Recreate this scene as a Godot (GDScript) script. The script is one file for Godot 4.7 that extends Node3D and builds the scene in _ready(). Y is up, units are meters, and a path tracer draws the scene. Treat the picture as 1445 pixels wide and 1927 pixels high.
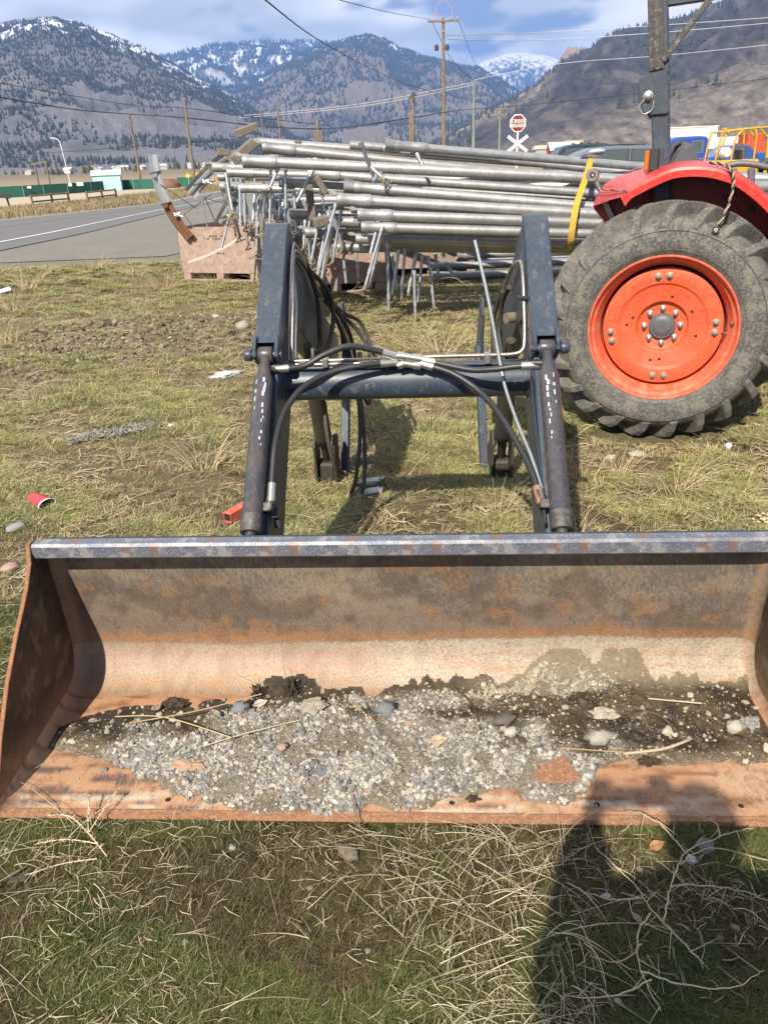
extends Node3D
# A detached front loader with its bucket of gravel, a tractor wheel and a stack of irrigation pipes in a mountain valley.

var M := {}
var taken := {}
var rng := RandomNumberGenerator.new()
var n_low := FastNoiseLite.new()
var n_mid := FastNoiseLite.new()
var n_fine := FastNoiseLite.new()
var n_speck := FastNoiseLite.new()
const LOADER_AT := Vector3(0.0125, 0, -1.422)
const LOADER_YAW := -0.0663
const TRACTOR_AT := Vector3(1.589, 0, -4.25)
const TRACTOR_YAW := -0.349

# ------------------------------------------------------------------ mesh collecting
class MB:
	var v := PackedVector3Array()
	var n := PackedVector3Array()
	var c := PackedColorArray()
	var col := Color(1, 1, 1)

	func t(a: Vector3, b: Vector3, d: Vector3, na: Vector3, nb: Vector3, nd: Vector3) -> void:
		v.append(a)
		n.append(na)
		if (b - a).cross(d - a).dot(na + nb + nd) > 0.0:
			v.append(d)
			v.append(b)
			n.append(nd)
			n.append(nb)
		else:
			v.append(b)
			v.append(d)
			n.append(nb)
			n.append(nd)
		c.append(col)
		c.append(col)
		c.append(col)

	func f(a: Vector3, b: Vector3, d: Vector3, out: Vector3) -> void:
		var m := (b - a).cross(d - a).normalized()
		if m.dot(out) < 0.0:
			m = -m
		t(a, b, d, m, m, m)

	func q(a: Vector3, b: Vector3, d: Vector3, e: Vector3, out: Vector3) -> void:
		f(a, b, d, out)
		f(a, d, e, out)

	func qs(a: Vector3, b: Vector3, d: Vector3, e: Vector3, na: Vector3, nb: Vector3, nd: Vector3, ne: Vector3) -> void:
		t(a, b, d, na, nb, nd)
		t(a, d, e, na, nd, ne)

	# a box with chamfered edges
	func box(x: Transform3D, s: Vector3, bev := 0.0) -> void:
		var h := s * 0.5
		var b := minf(bev, minf(h.x, minf(h.y, h.z)) * 0.9)
		var mid := x.origin
		for ax in 3:
			for sg in [-1.0, 1.0]:
				var u := (ax + 1) % 3
				var w := (ax + 2) % 3
				var p := []
				for k in [[-1, -1], [1, -1], [1, 1], [-1, 1]]:
					var o := Vector3()
					o[ax] = h[ax] * sg
					o[u] = (h[u] - b) * k[0]
					o[w] = (h[w] - b) * k[1]
					p.append(x * o)
				var nn := Vector3()
				nn[ax] = sg
				q(p[0], p[1], p[2], p[3], x.basis * nn)
		if b > 0.0:
			for ax in 3:
				var u := (ax + 1) % 3
				var w := (ax + 2) % 3
				for k in [[-1, -1], [1, -1], [1, 1], [-1, 1]]:
					var o := Vector3()
					o[u] = (h[u] - b) * k[0]
					o[w] = h[w] * k[1]
					var o2 := Vector3()
					o2[u] = h[u] * k[0]
					o2[w] = (h[w] - b) * k[1]
					var l := Vector3()
					l[ax] = h[ax] - b
					var nn := Vector3()
					nn[u] = k[0]
					nn[w] = k[1]
					q(x * (o - l), x * (o + l), x * (o2 + l), x * (o2 - l), x.basis * nn)
			for i in 8:
				var s3 := Vector3(1 if i & 1 else -1, 1 if i & 2 else -1, 1 if i & 4 else -1)
				var hb := h - Vector3(b, b, b)
				f(x * (s3 * Vector3(h.x, hb.y, hb.z)), x * (s3 * Vector3(hb.x, h.y, hb.z)), x * (s3 * Vector3(hb.x, hb.y, h.z)), x.basis * s3)

	# a bar of rectangular section from a to b; up tells which way its height points
	func bar(a: Vector3, b: Vector3, w: float, hh: float, bev := 0.0, up := Vector3.UP) -> void:
		var d := b - a
		var z := d.normalized()
		if absf(z.dot(up)) > 0.98:
			up = Vector3.FORWARD if absf(z.z) < 0.9 else Vector3.RIGHT
		var xx := up.cross(z).normalized()
		box(Transform3D(Basis(xx, z.cross(xx), z), (a + b) * 0.5), Vector3(w, hh, d.length()), bev)

	# a tube through points; r is one radius or one per point
	func tube(p: Array, r, sides := 10, cap := true) -> void:
		var m := p.size()
		var tan: Vector3 = (p[1] - p[0]).normalized()
		var side := tan.cross(Vector3.UP if absf(tan.y) < 0.9 else Vector3.RIGHT).normalized()
		var last := []
		var last_n := []
		for i in m:
			var t2: Vector3 = (p[mini(i + 1, m - 1)] - p[maxi(i - 1, 0)]).normalized()
			side = (side - t2 * side.dot(t2)).normalized()
			var up := t2.cross(side)
			var rr: float = r[i] if r is Array else r
			var ring := []
			var ring_n := []
			for k in sides:
				var an := TAU * k / sides
				var dn := side * cos(an) + up * sin(an)
				ring.append(p[i] + dn * rr)
				ring_n.append(dn)
			if i > 0:
				for k in sides:
					var j := (k + 1) % sides
					qs(last[k], last[j], ring[j], ring[k], last_n[k], last_n[j], ring_n[j], ring_n[k])
			if cap and (i == 0 or i == m - 1):
				for k in range(1, sides - 1):
					f(ring[0], ring[k], ring[k + 1], -t2 if i == 0 else t2)
			last = ring
			last_n = ring_n

	# a turned shape: profile of (radius, height along the y of x)
	func lathe(x: Transform3D, prof: Array, segs := 32, from := 0.0, to := TAU) -> void:
		for i in prof.size() - 1:
			var a: Vector2 = prof[i]
			var b: Vector2 = prof[i + 1]
			var e := b - a
			if e.length() < 1e-6:
				continue
			var pn := Vector2(e.y, -e.x).normalized()
			var na := pn
			var nb := pn
			if i > 0:
				var e0: Vector2 = a - prof[i - 1]
				var p0 := Vector2(e0.y, -e0.x).normalized()
				if p0.dot(pn) > 0.72:
					na = (p0 + pn).normalized()
			if i < prof.size() - 2:
				var e1: Vector2 = prof[i + 2] - b
				var p1 := Vector2(e1.y, -e1.x).normalized()
				if p1.dot(pn) > 0.72:
					nb = (p1 + pn).normalized()
			for k in segs:
				var t0 := from + (to - from) * k / segs
				var t1 := from + (to - from) * (k + 1) / segs
				var d0 := Vector3(cos(t0), 0, sin(t0))
				var d1 := Vector3(cos(t1), 0, sin(t1))
				var yy := Vector3.UP
				qs(x * (d0 * a.x + yy * a.y), x * (d1 * a.x + yy * a.y), x * (d1 * b.x + yy * b.y), x * (d0 * b.x + yy * b.y), x.basis * (d0 * na.x + yy * na.y), x.basis * (d1 * na.x + yy * na.y), x.basis * (d1 * nb.x + yy * nb.y), x.basis * (d0 * nb.x + yy * nb.y))

	# a flat outline (x, y) given thickness from z0 to z1 with chamfered rims
	func prism(x: Transform3D, poly: PackedVector2Array, z0: float, z1: float, bev := 0.0) -> void:
		var m := poly.size()
		var area := 0.0
		for i in m:
			area += poly[i].cross(poly[(i + 1) % m])
		var inner := poly.duplicate()
		if bev > 0.0:
			for i in m:
				var e0 := (poly[i] - poly[(i + m - 1) % m]).normalized()
				var e1 := (poly[(i + 1) % m] - poly[i]).normalized()
				var nn := (Vector2(-e0.y, e0.x) + Vector2(-e1.y, e1.x)) * signf(area)
				nn = nn / maxf(0.35, nn.length_squared() * 0.5)
				inner[i] = poly[i] + nn * bev
		var tri := Geometry2D.triangulate_polygon(inner)
		for zz in [[z0, -1.0], [z1, 1.0]]:
			for k in range(0, tri.size(), 3):
				f(x * Vector3(inner[tri[k]].x, inner[tri[k]].y, zz[0]), x * Vector3(inner[tri[k + 1]].x, inner[tri[k + 1]].y, zz[0]), x * Vector3(inner[tri[k + 2]].x, inner[tri[k + 2]].y, zz[0]), x.basis * Vector3(0, 0, zz[1]))
		var sg := signf(z1 - z0)
		for i in m:
			var j := (i + 1) % m
			var e := poly[j] - poly[i]
			var o := Vector3(e.y, -e.x, 0) * signf(area)
			var za := z0 + bev * sg
			var zb := z1 - bev * sg
			q(x * Vector3(poly[i].x, poly[i].y, za), x * Vector3(poly[j].x, poly[j].y, za), x * Vector3(poly[j].x, poly[j].y, zb), x * Vector3(poly[i].x, poly[i].y, zb), x.basis * o)
			if bev > 0.0:
				q(x * Vector3(inner[i].x, inner[i].y, z0), x * Vector3(inner[j].x, inner[j].y, z0), x * Vector3(poly[j].x, poly[j].y, za), x * Vector3(poly[i].x, poly[i].y, za), x.basis * (o.normalized() - Vector3(0, 0, sg)))
				q(x * Vector3(inner[i].x, inner[i].y, z1), x * Vector3(inner[j].x, inner[j].y, z1), x * Vector3(poly[j].x, poly[j].y, zb), x * Vector3(poly[i].x, poly[i].y, zb), x.basis * (o.normalized() + Vector3(0, 0, sg)))

	# an uneven lump: a subdivided octahedron pushed about by noise
	func lump(at: Vector3, size: Vector3, seed_n: int, rough := 0.25, detail := 2, smooth := false) -> void:
		var nz := FastNoiseLite.new()
		nz.seed = seed_n
		nz.frequency = 0.9
		nz.fractal_octaves = 3
		var faces := []
		for i in 8:
			var sx := 1.0 if i & 1 else -1.0
			var sy := 1.0 if i & 2 else -1.0
			var sz := 1.0 if i & 4 else -1.0
			faces.append([Vector3(sx, 0, 0), Vector3(0, sy, 0), Vector3(0, 0, sz)])
		for d in detail:
			var more := []
			for fc in faces:
				var a: Vector3 = ((fc[0] + fc[1]) * 0.5).normalized()
				var b: Vector3 = ((fc[1] + fc[2]) * 0.5).normalized()
				var e: Vector3 = ((fc[2] + fc[0]) * 0.5).normalized()
				more.append_array([[fc[0], a, e], [a, fc[1], b], [e, b, fc[2]], [a, b, e]])
			faces = more
		for fc in faces:
			var p := []
			for k in 3:
				var w: Vector3 = fc[k]
				p.append(at + w * size * (1.0 + rough * 1.6 * nz.get_noise_3dv(w * 1.3 + Vector3(seed_n * 3.7, 0, 0))))
			if smooth:
				t(p[0], p[1], p[2], (fc[0] / size).normalized(), (fc[1] / size).normalized(), (fc[2] / size).normalized())
			else:
				f(p[0], p[1], p[2], fc[0] + fc[1] + fc[2])

	func mesh() -> ArrayMesh:
		var a := []
		a.resize(Mesh.ARRAY_MAX)
		a[Mesh.ARRAY_VERTEX] = v
		a[Mesh.ARRAY_NORMAL] = n
		a[Mesh.ARRAY_COLOR] = c
		var m := ArrayMesh.new()
		m.add_surface_from_arrays(Mesh.PRIMITIVE_TRIANGLES, a)
		return m

# ------------------------------------------------------------------ naming and adding
func numbered(called: String) -> String:
	var k: int = taken.get(called, 0)
	taken[called] = k + 1
	return called if k == 0 else "%s_%03d" % [called, k]

func tag(o: Node3D, label: String, category: String, group := "") -> Node3D:
	o.set_meta("label", label)
	o.set_meta("category", category)
	if group:
		o.set_meta("group", group)
	return o

func thing(called: String, label: String, category: String, at := Vector3.ZERO, turn := 0.0, group := "") -> Node3D:
	var o := Node3D.new()
	o.name = numbered(called)
	add_child(o)
	o.position = at
	o.rotation.y = turn
	return tag(o, label, category, group)

func put(called: String, shape, material: Material, parent: Node3D = self) -> MeshInstance3D:
	var o := MeshInstance3D.new()
	o.mesh = shape.mesh() if shape is MB else shape
	o.material_override = material
	o.name = numbered(called) if parent == self else called
	parent.add_child(o, true)
	return o

func struct(called: String, shape, material: Material) -> MeshInstance3D:
	var o := put(called, shape, material)
	o.set_meta("kind", "structure")
	return o

func solo(called: String, label: String, category: String, shape, material: Material, at := Vector3.ZERO, turn := 0.0, group := "") -> MeshInstance3D:
	var o := put(called, shape, material)
	o.position = at
	o.rotation.y = turn
	tag(o, label, category, group)
	return o

func copy_of(o: Node3D, label: String, at: Vector3, turn: float, group := "") -> Node3D:
	var r: Node3D = o.duplicate()
	var base: String = String(o.name)
	if base.length() > 4 and base[base.length() - 4] == "_" and base.right(3).is_valid_int():
		base = base.left(base.length() - 4)
	r.name = numbered(base)
	add_child(r)
	r.position = at
	r.rotation.y = turn
	r.set_meta("label", label)
	if group:
		r.set_meta("group", group)
	return r

func scatter(called: String, shape, material: Material, where: Array, tints: Array, parent: Node3D = self) -> MultiMeshInstance3D:
	var m := MultiMesh.new()
	m.transform_format = MultiMesh.TRANSFORM_3D
	m.use_colors = true
	m.mesh = shape.mesh() if shape is MB else shape
	m.mesh.surface_set_material(0, material)
	m.instance_count = where.size()
	for i in where.size():
		m.set_instance_transform(i, where[i])
		m.set_instance_color(i, tints[i])
	var o := MultiMeshInstance3D.new()
	o.multimesh = m
	o.material_override = material
	o.name = numbered(called) if parent == self else called
	o.set_meta("kind", "stuff")
	parent.add_child(o, true)
	return o

func at(x: float, y: float, z: float) -> Transform3D:
	return Transform3D(Basis(), Vector3(x, y, z))

func turned(b: Vector3, p: Vector3) -> Transform3D:
	return Transform3D(Basis.from_euler(b), p)

func rnd(a: float, b: float) -> float:
	return rng.randf_range(a, b)

func spline(p: Array, steps := 6) -> Array:
	var c := Curve3D.new()
	c.bake_interval = 0.02
	for i in p.size():
		var d: Vector3 = (p[mini(i + 1, p.size() - 1)] - p[maxi(i - 1, 0)]) / 6.0
		c.add_point(p[i], -d, d)
	var r := []
	for i in p.size() - 1:
		for k in steps:
			r.append(c.sample(i, float(k) / steps))
	r.append(p[-1])
	return r

# ------------------------------------------------------------------ materials
func noise_bytes(size: int, seed_n: int, cells: float, octaves: int, ridged := false) -> PackedByteArray:
	var nz := FastNoiseLite.new()
	nz.seed = seed_n
	nz.noise_type = FastNoiseLite.TYPE_SIMPLEX_SMOOTH
	nz.fractal_type = FastNoiseLite.FRACTAL_RIDGED if ridged else FastNoiseLite.FRACTAL_FBM
	nz.frequency = cells / size
	nz.fractal_octaves = octaves
	nz.fractal_gain = 0.55
	var im := nz.get_seamless_image(size, size)
	im.convert(Image.FORMAT_L8)
	return im.get_data()

# base colour with layers of [cells per tile, octaves, from, to, colour, amount]; colours are linear
func picture(size: int, seed_n: int, base: Color, layers: Array) -> ImageTexture:
	var px := size * size
	var r := PackedFloat32Array()
	var g := PackedFloat32Array()
	var b := PackedFloat32Array()
	r.resize(px)
	g.resize(px)
	b.resize(px)
	r.fill(base.r)
	g.fill(base.g)
	b.fill(base.b)
	var k := 0
	for l in layers:
		var src := noise_bytes(size, seed_n + 17 * k, l[0], l[1], l.size() > 6)
		k += 1
		var lut := PackedFloat32Array()
		lut.resize(256)
		for i in 256:
			lut[i] = smoothstep(l[2], l[3], i / 255.0) * l[5]
		var c: Color = l[4]
		var cr := c.r
		var cg := c.g
		var cb := c.b
		for i in px:
			var m := lut[src[i]]
			if m > 0.003:
				r[i] += (cr - r[i]) * m
				g[i] += (cg - g[i]) * m
				b[i] += (cb - b[i]) * m
	var to := PackedByteArray()
	to.resize(1025)
	for i in 1025:
		to[i] = int(round(pow(i / 1024.0, 1.0 / 2.2) * 255.0))
	var out := PackedByteArray()
	out.resize(px * 3)
	for i in px:
		out[i * 3] = to[int(clampf(r[i], 0, 1) * 1024.0)]
		out[i * 3 + 1] = to[int(clampf(g[i], 0, 1) * 1024.0)]
		out[i * 3 + 2] = to[int(clampf(b[i], 0, 1) * 1024.0)]
	return ImageTexture.create_from_image(Image.create_from_data(size, size, false, Image.FORMAT_RGB8, out))

func relief(size: int, seed_n: int, cells: float, octaves: int) -> ImageTexture:
	return ImageTexture.create_from_image(Image.create_from_data(size, size, false, Image.FORMAT_L8, noise_bytes(size, seed_n, cells, octaves)))

func mat(called: String, color: Color, rough: float, metal := 0.0, tex: Texture2D = null, tile := 1.0, bump: Texture2D = null, bump_cm := 0.0, world := false) -> StandardMaterial3D:
	var m := StandardMaterial3D.new()
	m.resource_name = called
	m.albedo_color = color.linear_to_srgb()
	m.roughness = rough
	m.metallic = metal
	m.vertex_color_use_as_albedo = true
	m.uv1_triplanar = true
	m.uv1_world_triplanar = world
	m.uv1_scale = Vector3.ONE / tile
	m.albedo_texture = tex
	if bump:
		m.heightmap_enabled = true
		m.heightmap_texture = bump
		m.heightmap_scale = bump_cm
	M[called] = m
	return m

func make_materials() -> void:
	var W := Color(1, 1, 1)
	var fine := relief(512, 5, 60, 4)
	var coarse := relief(512, 6, 14, 5)
	var grit := relief(512, 9, 120, 3)
	mat("soil", W, 0.95, 0.0, picture(1024, 11, Color(0.62, 0.6, 0.55), [[9, 5, 0.5, 0.75, Color(1.0, 0.95, 0.8), 0.6], [26, 4, 0.52, 0.7, Color(0.28, 0.27, 0.22), 0.75], [90, 3, 0.58, 0.75, Color(1.5, 1.4, 1.15), 0.55], [160, 2, 0.55, 0.75, Color(0.2, 0.19, 0.15), 0.5]]), 0.9, grit, 0.6, true)
	mat("gravel_ground", W, 0.95, 0.0, picture(512, 21, Color(0.75, 0.75, 0.75), [[40, 3, 0.5, 0.8, Color(1.15, 1.1, 1.0), 0.7], [90, 3, 0.5, 0.75, Color(0.42, 0.41, 0.4), 0.7], [7, 4, 0.45, 0.75, Color(0.6, 0.57, 0.5), 0.5]]), 1.6, grit, 1.2, true)
	mat("asphalt", Color(0.135, 0.135, 0.14), 0.9, 0.0, picture(512, 31, Color(0.9, 0.9, 0.9), [[80, 3, 0.5, 0.75, Color(1.3, 1.3, 1.3), 0.5], [6, 5, 0.5, 0.7, Color(0.68, 0.68, 0.7), 0.6], [120, 2, 0.6, 0.75, Color(0.4, 0.4, 0.4), 0.6], [3, 4, 0.93, 0.965, Color(0.22, 0.22, 0.23), 0.85, 1]]), 6.0, grit, 0.4, true)
	mat("road_paint", Color(0.72, 0.72, 0.7), 0.8, 0.0, picture(256, 33, W, [[30, 4, 0.5, 0.7, Color(0.5, 0.5, 0.5), 0.8]]), 2.0, null, 0, true)
	mat("yellow_line", Color(0.30, 0.235, 0.12), 0.85)
	mat("dry_ground", W, 0.97, 0.0, picture(512, 41, Color(0.85, 0.85, 0.85), [[12, 5, 0.45, 0.75, Color(1.2, 1.15, 1.05), 0.6], [50, 4, 0.5, 0.75, Color(0.5, 0.48, 0.42), 0.6]]), 6.0, null, 0, true)
	mat("hill", W, 0.97, 0.0, picture(512, 43, Color(0.9, 0.9, 0.9), [[14, 5, 0.45, 0.7, Color(1.35, 1.3, 1.2), 0.7], [70, 4, 0.5, 0.66, Color(0.35, 0.36, 0.4), 0.8]]), 420.0, null, 0, true)
	mat("blade", W, 0.75)
	M["blade"].backlight_enabled = true
	M["blade"].backlight = Color(0.3, 0.34, 0.1)
	mat("straw", W, 0.8)
	mat("needle", W, 0.9)
	# the loader's slate blue paint, chipped down to rust
	mat("loader_paint", W, 0.42, 0.0, picture(1024, 51, Color(0.029, 0.043, 0.066), [[3, 4, 0.45, 0.8, Color(0.042, 0.057, 0.080), 0.8], [24, 4, 0.55, 0.8, Color(0.075, 0.10, 0.135), 0.4], [9, 6, 0.78, 0.86, Color(0.13, 0.085, 0.06), 0.6], [20, 2, 0.95, 0.985, Color(0.13, 0.14, 0.155), 0.5, 1], [7, 5, 0.72, 0.85, Color(0.2, 0.19, 0.16), 0.45]]), 0.55, fine, 0.03)
	mat("cylinder_paint", W, 0.36, 0.15, picture(1024, 57, Color(0.036, 0.044, 0.062), [[4, 5, 0.42, 0.68, Color(0.085, 0.066, 0.056), 0.75], [16, 5, 0.58, 0.75, Color(0.16, 0.10, 0.065), 0.7], [60, 4, 0.62, 0.75, Color(0.03, 0.03, 0.045), 0.7], [80, 3, 0.7, 0.8, Color(0.22, 0.2, 0.17), 0.5]]), 0.4, fine, 0.03)
	mat("hose", Color(0.022, 0.023, 0.027), 0.45, 0.0, null, 1, fine, 0.03)
	mat("muddy_hose", Color(0.05, 0.043, 0.034), 0.7, 0.0, picture(256, 60, W, [[12, 4, 0.4, 0.7, Color(0.35, 0.33, 0.3), 0.8]]), 0.2)
	mat("fitting", Color(0.55, 0.55, 0.52), 0.35, 0.85, picture(256, 61, W, [[20, 4, 0.5, 0.75, Color(0.55, 0.5, 0.42), 0.7]]), 0.1)
	mat("steel_line", Color(0.42, 0.38, 0.35), 0.35, 0.8, picture(256, 62, W, [[14, 5, 0.5, 0.75, Color(0.55, 0.42, 0.34), 0.7]]), 0.2)
	mat("grey_rod", Color(0.36, 0.41, 0.45), 0.4, 0.5, picture(256, 63, W, [[20, 4, 0.55, 0.75, Color(0.6, 0.55, 0.5), 0.6]]), 0.2)
	mat("shade_black", Color(0.012, 0.012, 0.014), 0.8)  # black standing in for shade in holes and gaps; link ball too
	mat("sticker", Color(0.42, 0.44, 0.47), 0.5)
	mat("weld", Color(0.05, 0.065, 0.085), 0.5, 0.2, null, 1, coarse, 0.25)
	# bucket: colour lies in the grid's own vertices, this adds the speckle
	mat("bucket_back", W, 0.66, 0.25, picture(1024, 71, Color(0.86, 0.84, 0.82), [[40, 5, 0.52, 0.68, Color(1.3, 1.24, 1.14), 0.75], [70, 4, 0.55, 0.68, Color(0.36, 0.36, 0.4), 0.75], [150, 3, 0.6, 0.74, Color(1.7, 1.55, 1.35), 0.55], [6, 5, 0.5, 0.75, Color(0.62, 0.6, 0.6), 0.6]]), 0.42, fine, 0.05)
	mat("bucket_floor", W, 0.72, 0.15, picture(1024, 73, Color(0.95, 0.95, 0.95), [[8, 6, 0.52, 0.72, Color(0.55, 0.52, 0.52), 0.65], [40, 5, 0.55, 0.72, Color(1.35, 1.25, 1.1), 0.6], [120, 3, 0.58, 0.74, Color(0.5, 0.47, 0.45), 0.6]]), 0.5, fine, 0.06)
	mat("rail_steel", W, 0.45, 0.4, picture(1024, 75, Color(0.27, 0.27, 0.29), [[3, 5, 0.46, 0.62, Color(0.10, 0.12, 0.17), 0.75], [9, 5, 0.50, 0.62, Color(0.11, 0.13, 0.18), 0.7], [50, 4, 0.62, 0.75, Color(0.5, 0.5, 0.5), 0.5], [5, 6, 0.60, 0.70, Color(0.24, 0.13, 0.08), 0.7]]), 0.4, fine, 0.05)
	mat("rust", W, 0.8, 0.2, picture(512, 77, Color(0.27, 0.13, 0.07), [[10, 5, 0.48, 0.7, Color(0.42, 0.21, 0.10), 0.7], [36, 4, 0.55, 0.72, Color(0.12, 0.07, 0.05), 0.7], [80, 3, 0.62, 0.75, Color(0.5, 0.36, 0.24), 0.5]]), 0.3, fine, 0.08)
	mat("mud", W, 0.72, 0.0, picture(1024, 81, Color(0.75, 0.74, 0.72), [[20, 5, 0.5, 0.72, Color(1.35, 1.3, 1.2), 0.6], [60, 4, 0.52, 0.7, Color(0.4, 0.38, 0.36), 0.75], [140, 3, 0.6, 0.74, Color(1.9, 1.8, 1.6), 0.6]]), 0.35, grit, 0.5)
	mat("wet_mud", W, 0.22, 0.0, M["mud"].albedo_texture, 0.35, grit, 0.35)
	mat("stone", W, 0.85, 0.0, picture(512, 83, Color(0.9, 0.9, 0.9), [[12, 5, 0.5, 0.72, Color(1.2, 1.17, 1.1), 0.6], [60, 4, 0.55, 0.75, Color(0.6, 0.58, 0.55), 0.6]]), 0.12, fine, 0.04)
	# tractor
	mat("tyre", W, 0.86, 0.0, picture(1024, 91, Color(0.066, 0.067, 0.072), [[5, 5, 0.42, 0.64, Color(0.18, 0.168, 0.14), 0.75], [24, 6, 0.50, 0.68, Color(0.22, 0.2, 0.16), 0.6], [46, 5, 0.58, 0.72, Color(0.032, 0.033, 0.036), 0.75], [26, 2, 0.90, 0.97, Color(0.33, 0.30, 0.23), 0.6, 1], [14, 2, 0.93, 0.98, Color(0.36, 0.33, 0.26), 0.6, 1]]), 0.55, fine, 0.12)
	mat("rim_paint", W, 0.45, 0.0, picture(512, 93, Color(0.72, 0.082, 0.024), [[5, 5, 0.5, 0.75, Color(0.60, 0.07, 0.026), 0.6], [26, 5, 0.62, 0.76, Color(0.46, 0.19, 0.11), 0.6], [90, 3, 0.68, 0.8, Color(0.3, 0.16, 0.1), 0.5], [4, 6, 0.5, 0.7, Color(0.55, 0.12, 0.06), 0.6], [24, 2, 0.95, 0.985, Color(0.8, 0.26, 0.16), 0.5, 1]]), 0.5, fine, 0.01)
	mat("rim_dusty", W, 0.6, 0.0, picture(512, 95, Color(0.68, 0.095, 0.04), [[6, 6, 0.45, 0.68, Color(0.52, 0.22, 0.13), 0.7], [40, 4, 0.6, 0.75, Color(0.3, 0.2, 0.14), 0.6]]), 0.4, fine, 0.02)
	mat("fender_paint", W, 0.4, 0.0, picture(512, 97, Color(0.50, 0.016, 0.012), [[4, 5, 0.5, 0.75, Color(0.40, 0.015, 0.012), 0.6], [40, 4, 0.68, 0.78, Color(0.4, 0.12, 0.09), 0.5], [7, 6, 0.48, 0.72, Color(0.38, 0.07, 0.05), 0.5], [30, 2, 0.95, 0.985, Color(0.5, 0.2, 0.16), 0.5, 1]]), 0.6)
	M["fender_paint"].clearcoat_enabled = true
	M["fender_paint"].clearcoat = 0.2
	mat("bolt_dusty", Color(0.32, 0.28, 0.23), 0.55, 0.5, picture(256, 98, W, [[20, 4, 0.5, 0.75, Color(0.5, 0.45, 0.4), 0.7]]), 0.06)
	mat("hub_grey", Color(0.10, 0.10, 0.115), 0.5, 0.1)
	mat("rops_paint", W, 0.42, 0.0, picture(512, 99, Color(0.035, 0.048, 0.07), [[6, 5, 0.5, 0.75, Color(0.055, 0.07, 0.09), 0.7], [50, 4, 0.68, 0.78, Color(0.12, 0.1, 0.08), 0.5]]), 0.5)
	mat("rops_rust", W, 0.6, 0.1, picture(512, 100, Color(0.06, 0.058, 0.056), [[5, 6, 0.46, 0.60, Color(0.03, 0.033, 0.04), 0.85], [20, 5, 0.62, 0.74, Color(0.14, 0.09, 0.06), 0.6], [9, 4, 0.64, 0.75, Color(0.24, 0.23, 0.2), 0.5]]), 0.4)
	mat("seat_vinyl", Color(0.075, 0.078, 0.09), 0.42, 0.0, null, 1, fine, 0.02)
	mat("black_plastic", Color(0.03, 0.03, 0.034), 0.45)
	mat("amber", Color(0.55, 0.12, 0.02), 0.3)
	# pipes
	mat("aluminium", W, 0.5, 0.6, picture(1024, 111, Color(0.315, 0.32, 0.335), [[3, 5, 0.42, 0.7, Color(0.40, 0.405, 0.41), 0.8], [14, 5, 0.55, 0.75, Color(0.21, 0.21, 0.215), 0.6], [60, 4, 0.62, 0.76, Color(0.62, 0.61, 0.58), 0.5], [8, 5, 0.68, 0.8, Color(0.30, 0.27, 0.22), 0.4]]), 0.7, fine, 0.02)
	mat("galvanised", W, 0.45, 0.65, picture(512, 113, Color(0.42, 0.45, 0.48), [[8, 5, 0.48, 0.7, Color(0.30, 0.33, 0.37), 0.7], [40, 4, 0.6, 0.75, Color(0.6, 0.62, 0.64), 0.6]]), 0.4)
	mat("brass_dirty", Color(0.26, 0.21, 0.15), 0.6, 0.4, picture(256, 114, W, [[20, 4, 0.5, 0.75, Color(0.5, 0.45, 0.4), 0.7]]), 0.1)
	mat("old_wood", W, 0.9, 0.0, picture(512, 115, Color(0.14, 0.122, 0.098), [[5, 5, 0.48, 0.7, Color(0.20, 0.18, 0.15), 0.7], [40, 4, 0.55, 0.72, Color(0.14, 0.11, 0.08), 0.6]]), 0.4, fine, 0.15)
	mat("bin_wood", W, 0.92, 0.0, picture(1024, 117, Color(0.30, 0.215, 0.18), [[4, 5, 0.45, 0.7, Color(0.36, 0.29, 0.245), 0.7], [9, 6, 0.58, 0.72, Color(0.25, 0.125, 0.10), 0.6], [60, 4, 0.6, 0.75, Color(0.5, 0.42, 0.36), 0.6]]), 0.8, fine, 0.12)
	mat("pole_wood", W, 0.92, 0.0, picture(256, 119, Color(0.16, 0.12, 0.09), [[6, 5, 0.45, 0.7, Color(0.24, 0.19, 0.14), 0.7]]), 1.5)
	mat("strap", Color(0.46, 0.30, 0.03), 0.75, 0.0, null, 1, grit, 0.1)
	mat("white_paint", Color(0.74, 0.74, 0.72), 0.6)
	mat("sign_red", Color(0.17, 0.018, 0.02), 0.55)
	mat("plain", W, 0.75)
	mat("shiny", W, 0.3)
	M["shiny"].clearcoat_enabled = true
	M["shiny"].clearcoat = 0.6
	mat("chrome", Color(0.6, 0.6, 0.6), 0.18, 1.0)
	var gl := StandardMaterial3D.new()
	gl.resource_name = "car_glass"
	gl.albedo_color = Color(0.03, 0.04, 0.05, 0.75)
	gl.transparency = BaseMaterial3D.TRANSPARENCY_ALPHA
	gl.roughness = 0.05
	M["car_glass"] = gl
	mat("hay", Color(0.5, 0.33, 0.12), 0.95, 0.0, picture(256, 121, W, [[30, 4, 0.45, 0.7, Color(0.6, 0.55, 0.5), 0.7]]), 1.5)
	mat("mesh_green", Color(0.018, 0.11, 0.075), 0.85, 0.0, picture(256, 123, W, [[5, 4, 0.45, 0.7, Color(0.75, 0.8, 0.78), 0.7]]), 4.0)
	mat("plastic_bag", Color(0.5, 0.5, 0.49), 0.4)
	M["plastic_bag"].backlight_enabled = true
	M["plastic_bag"].backlight = Color(0.5, 0.5, 0.5)

# ------------------------------------------------------------------ the lie of the land
func drop(x: float, z: float) -> float:
	var d := -z
	var w := 1.0 - 0.85 * smoothstep(0.0, 0.15, x / maxf(d, 1.0))
	return -0.02 * clampf(d - 14.0, 0.0, 46.0) * w

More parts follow.
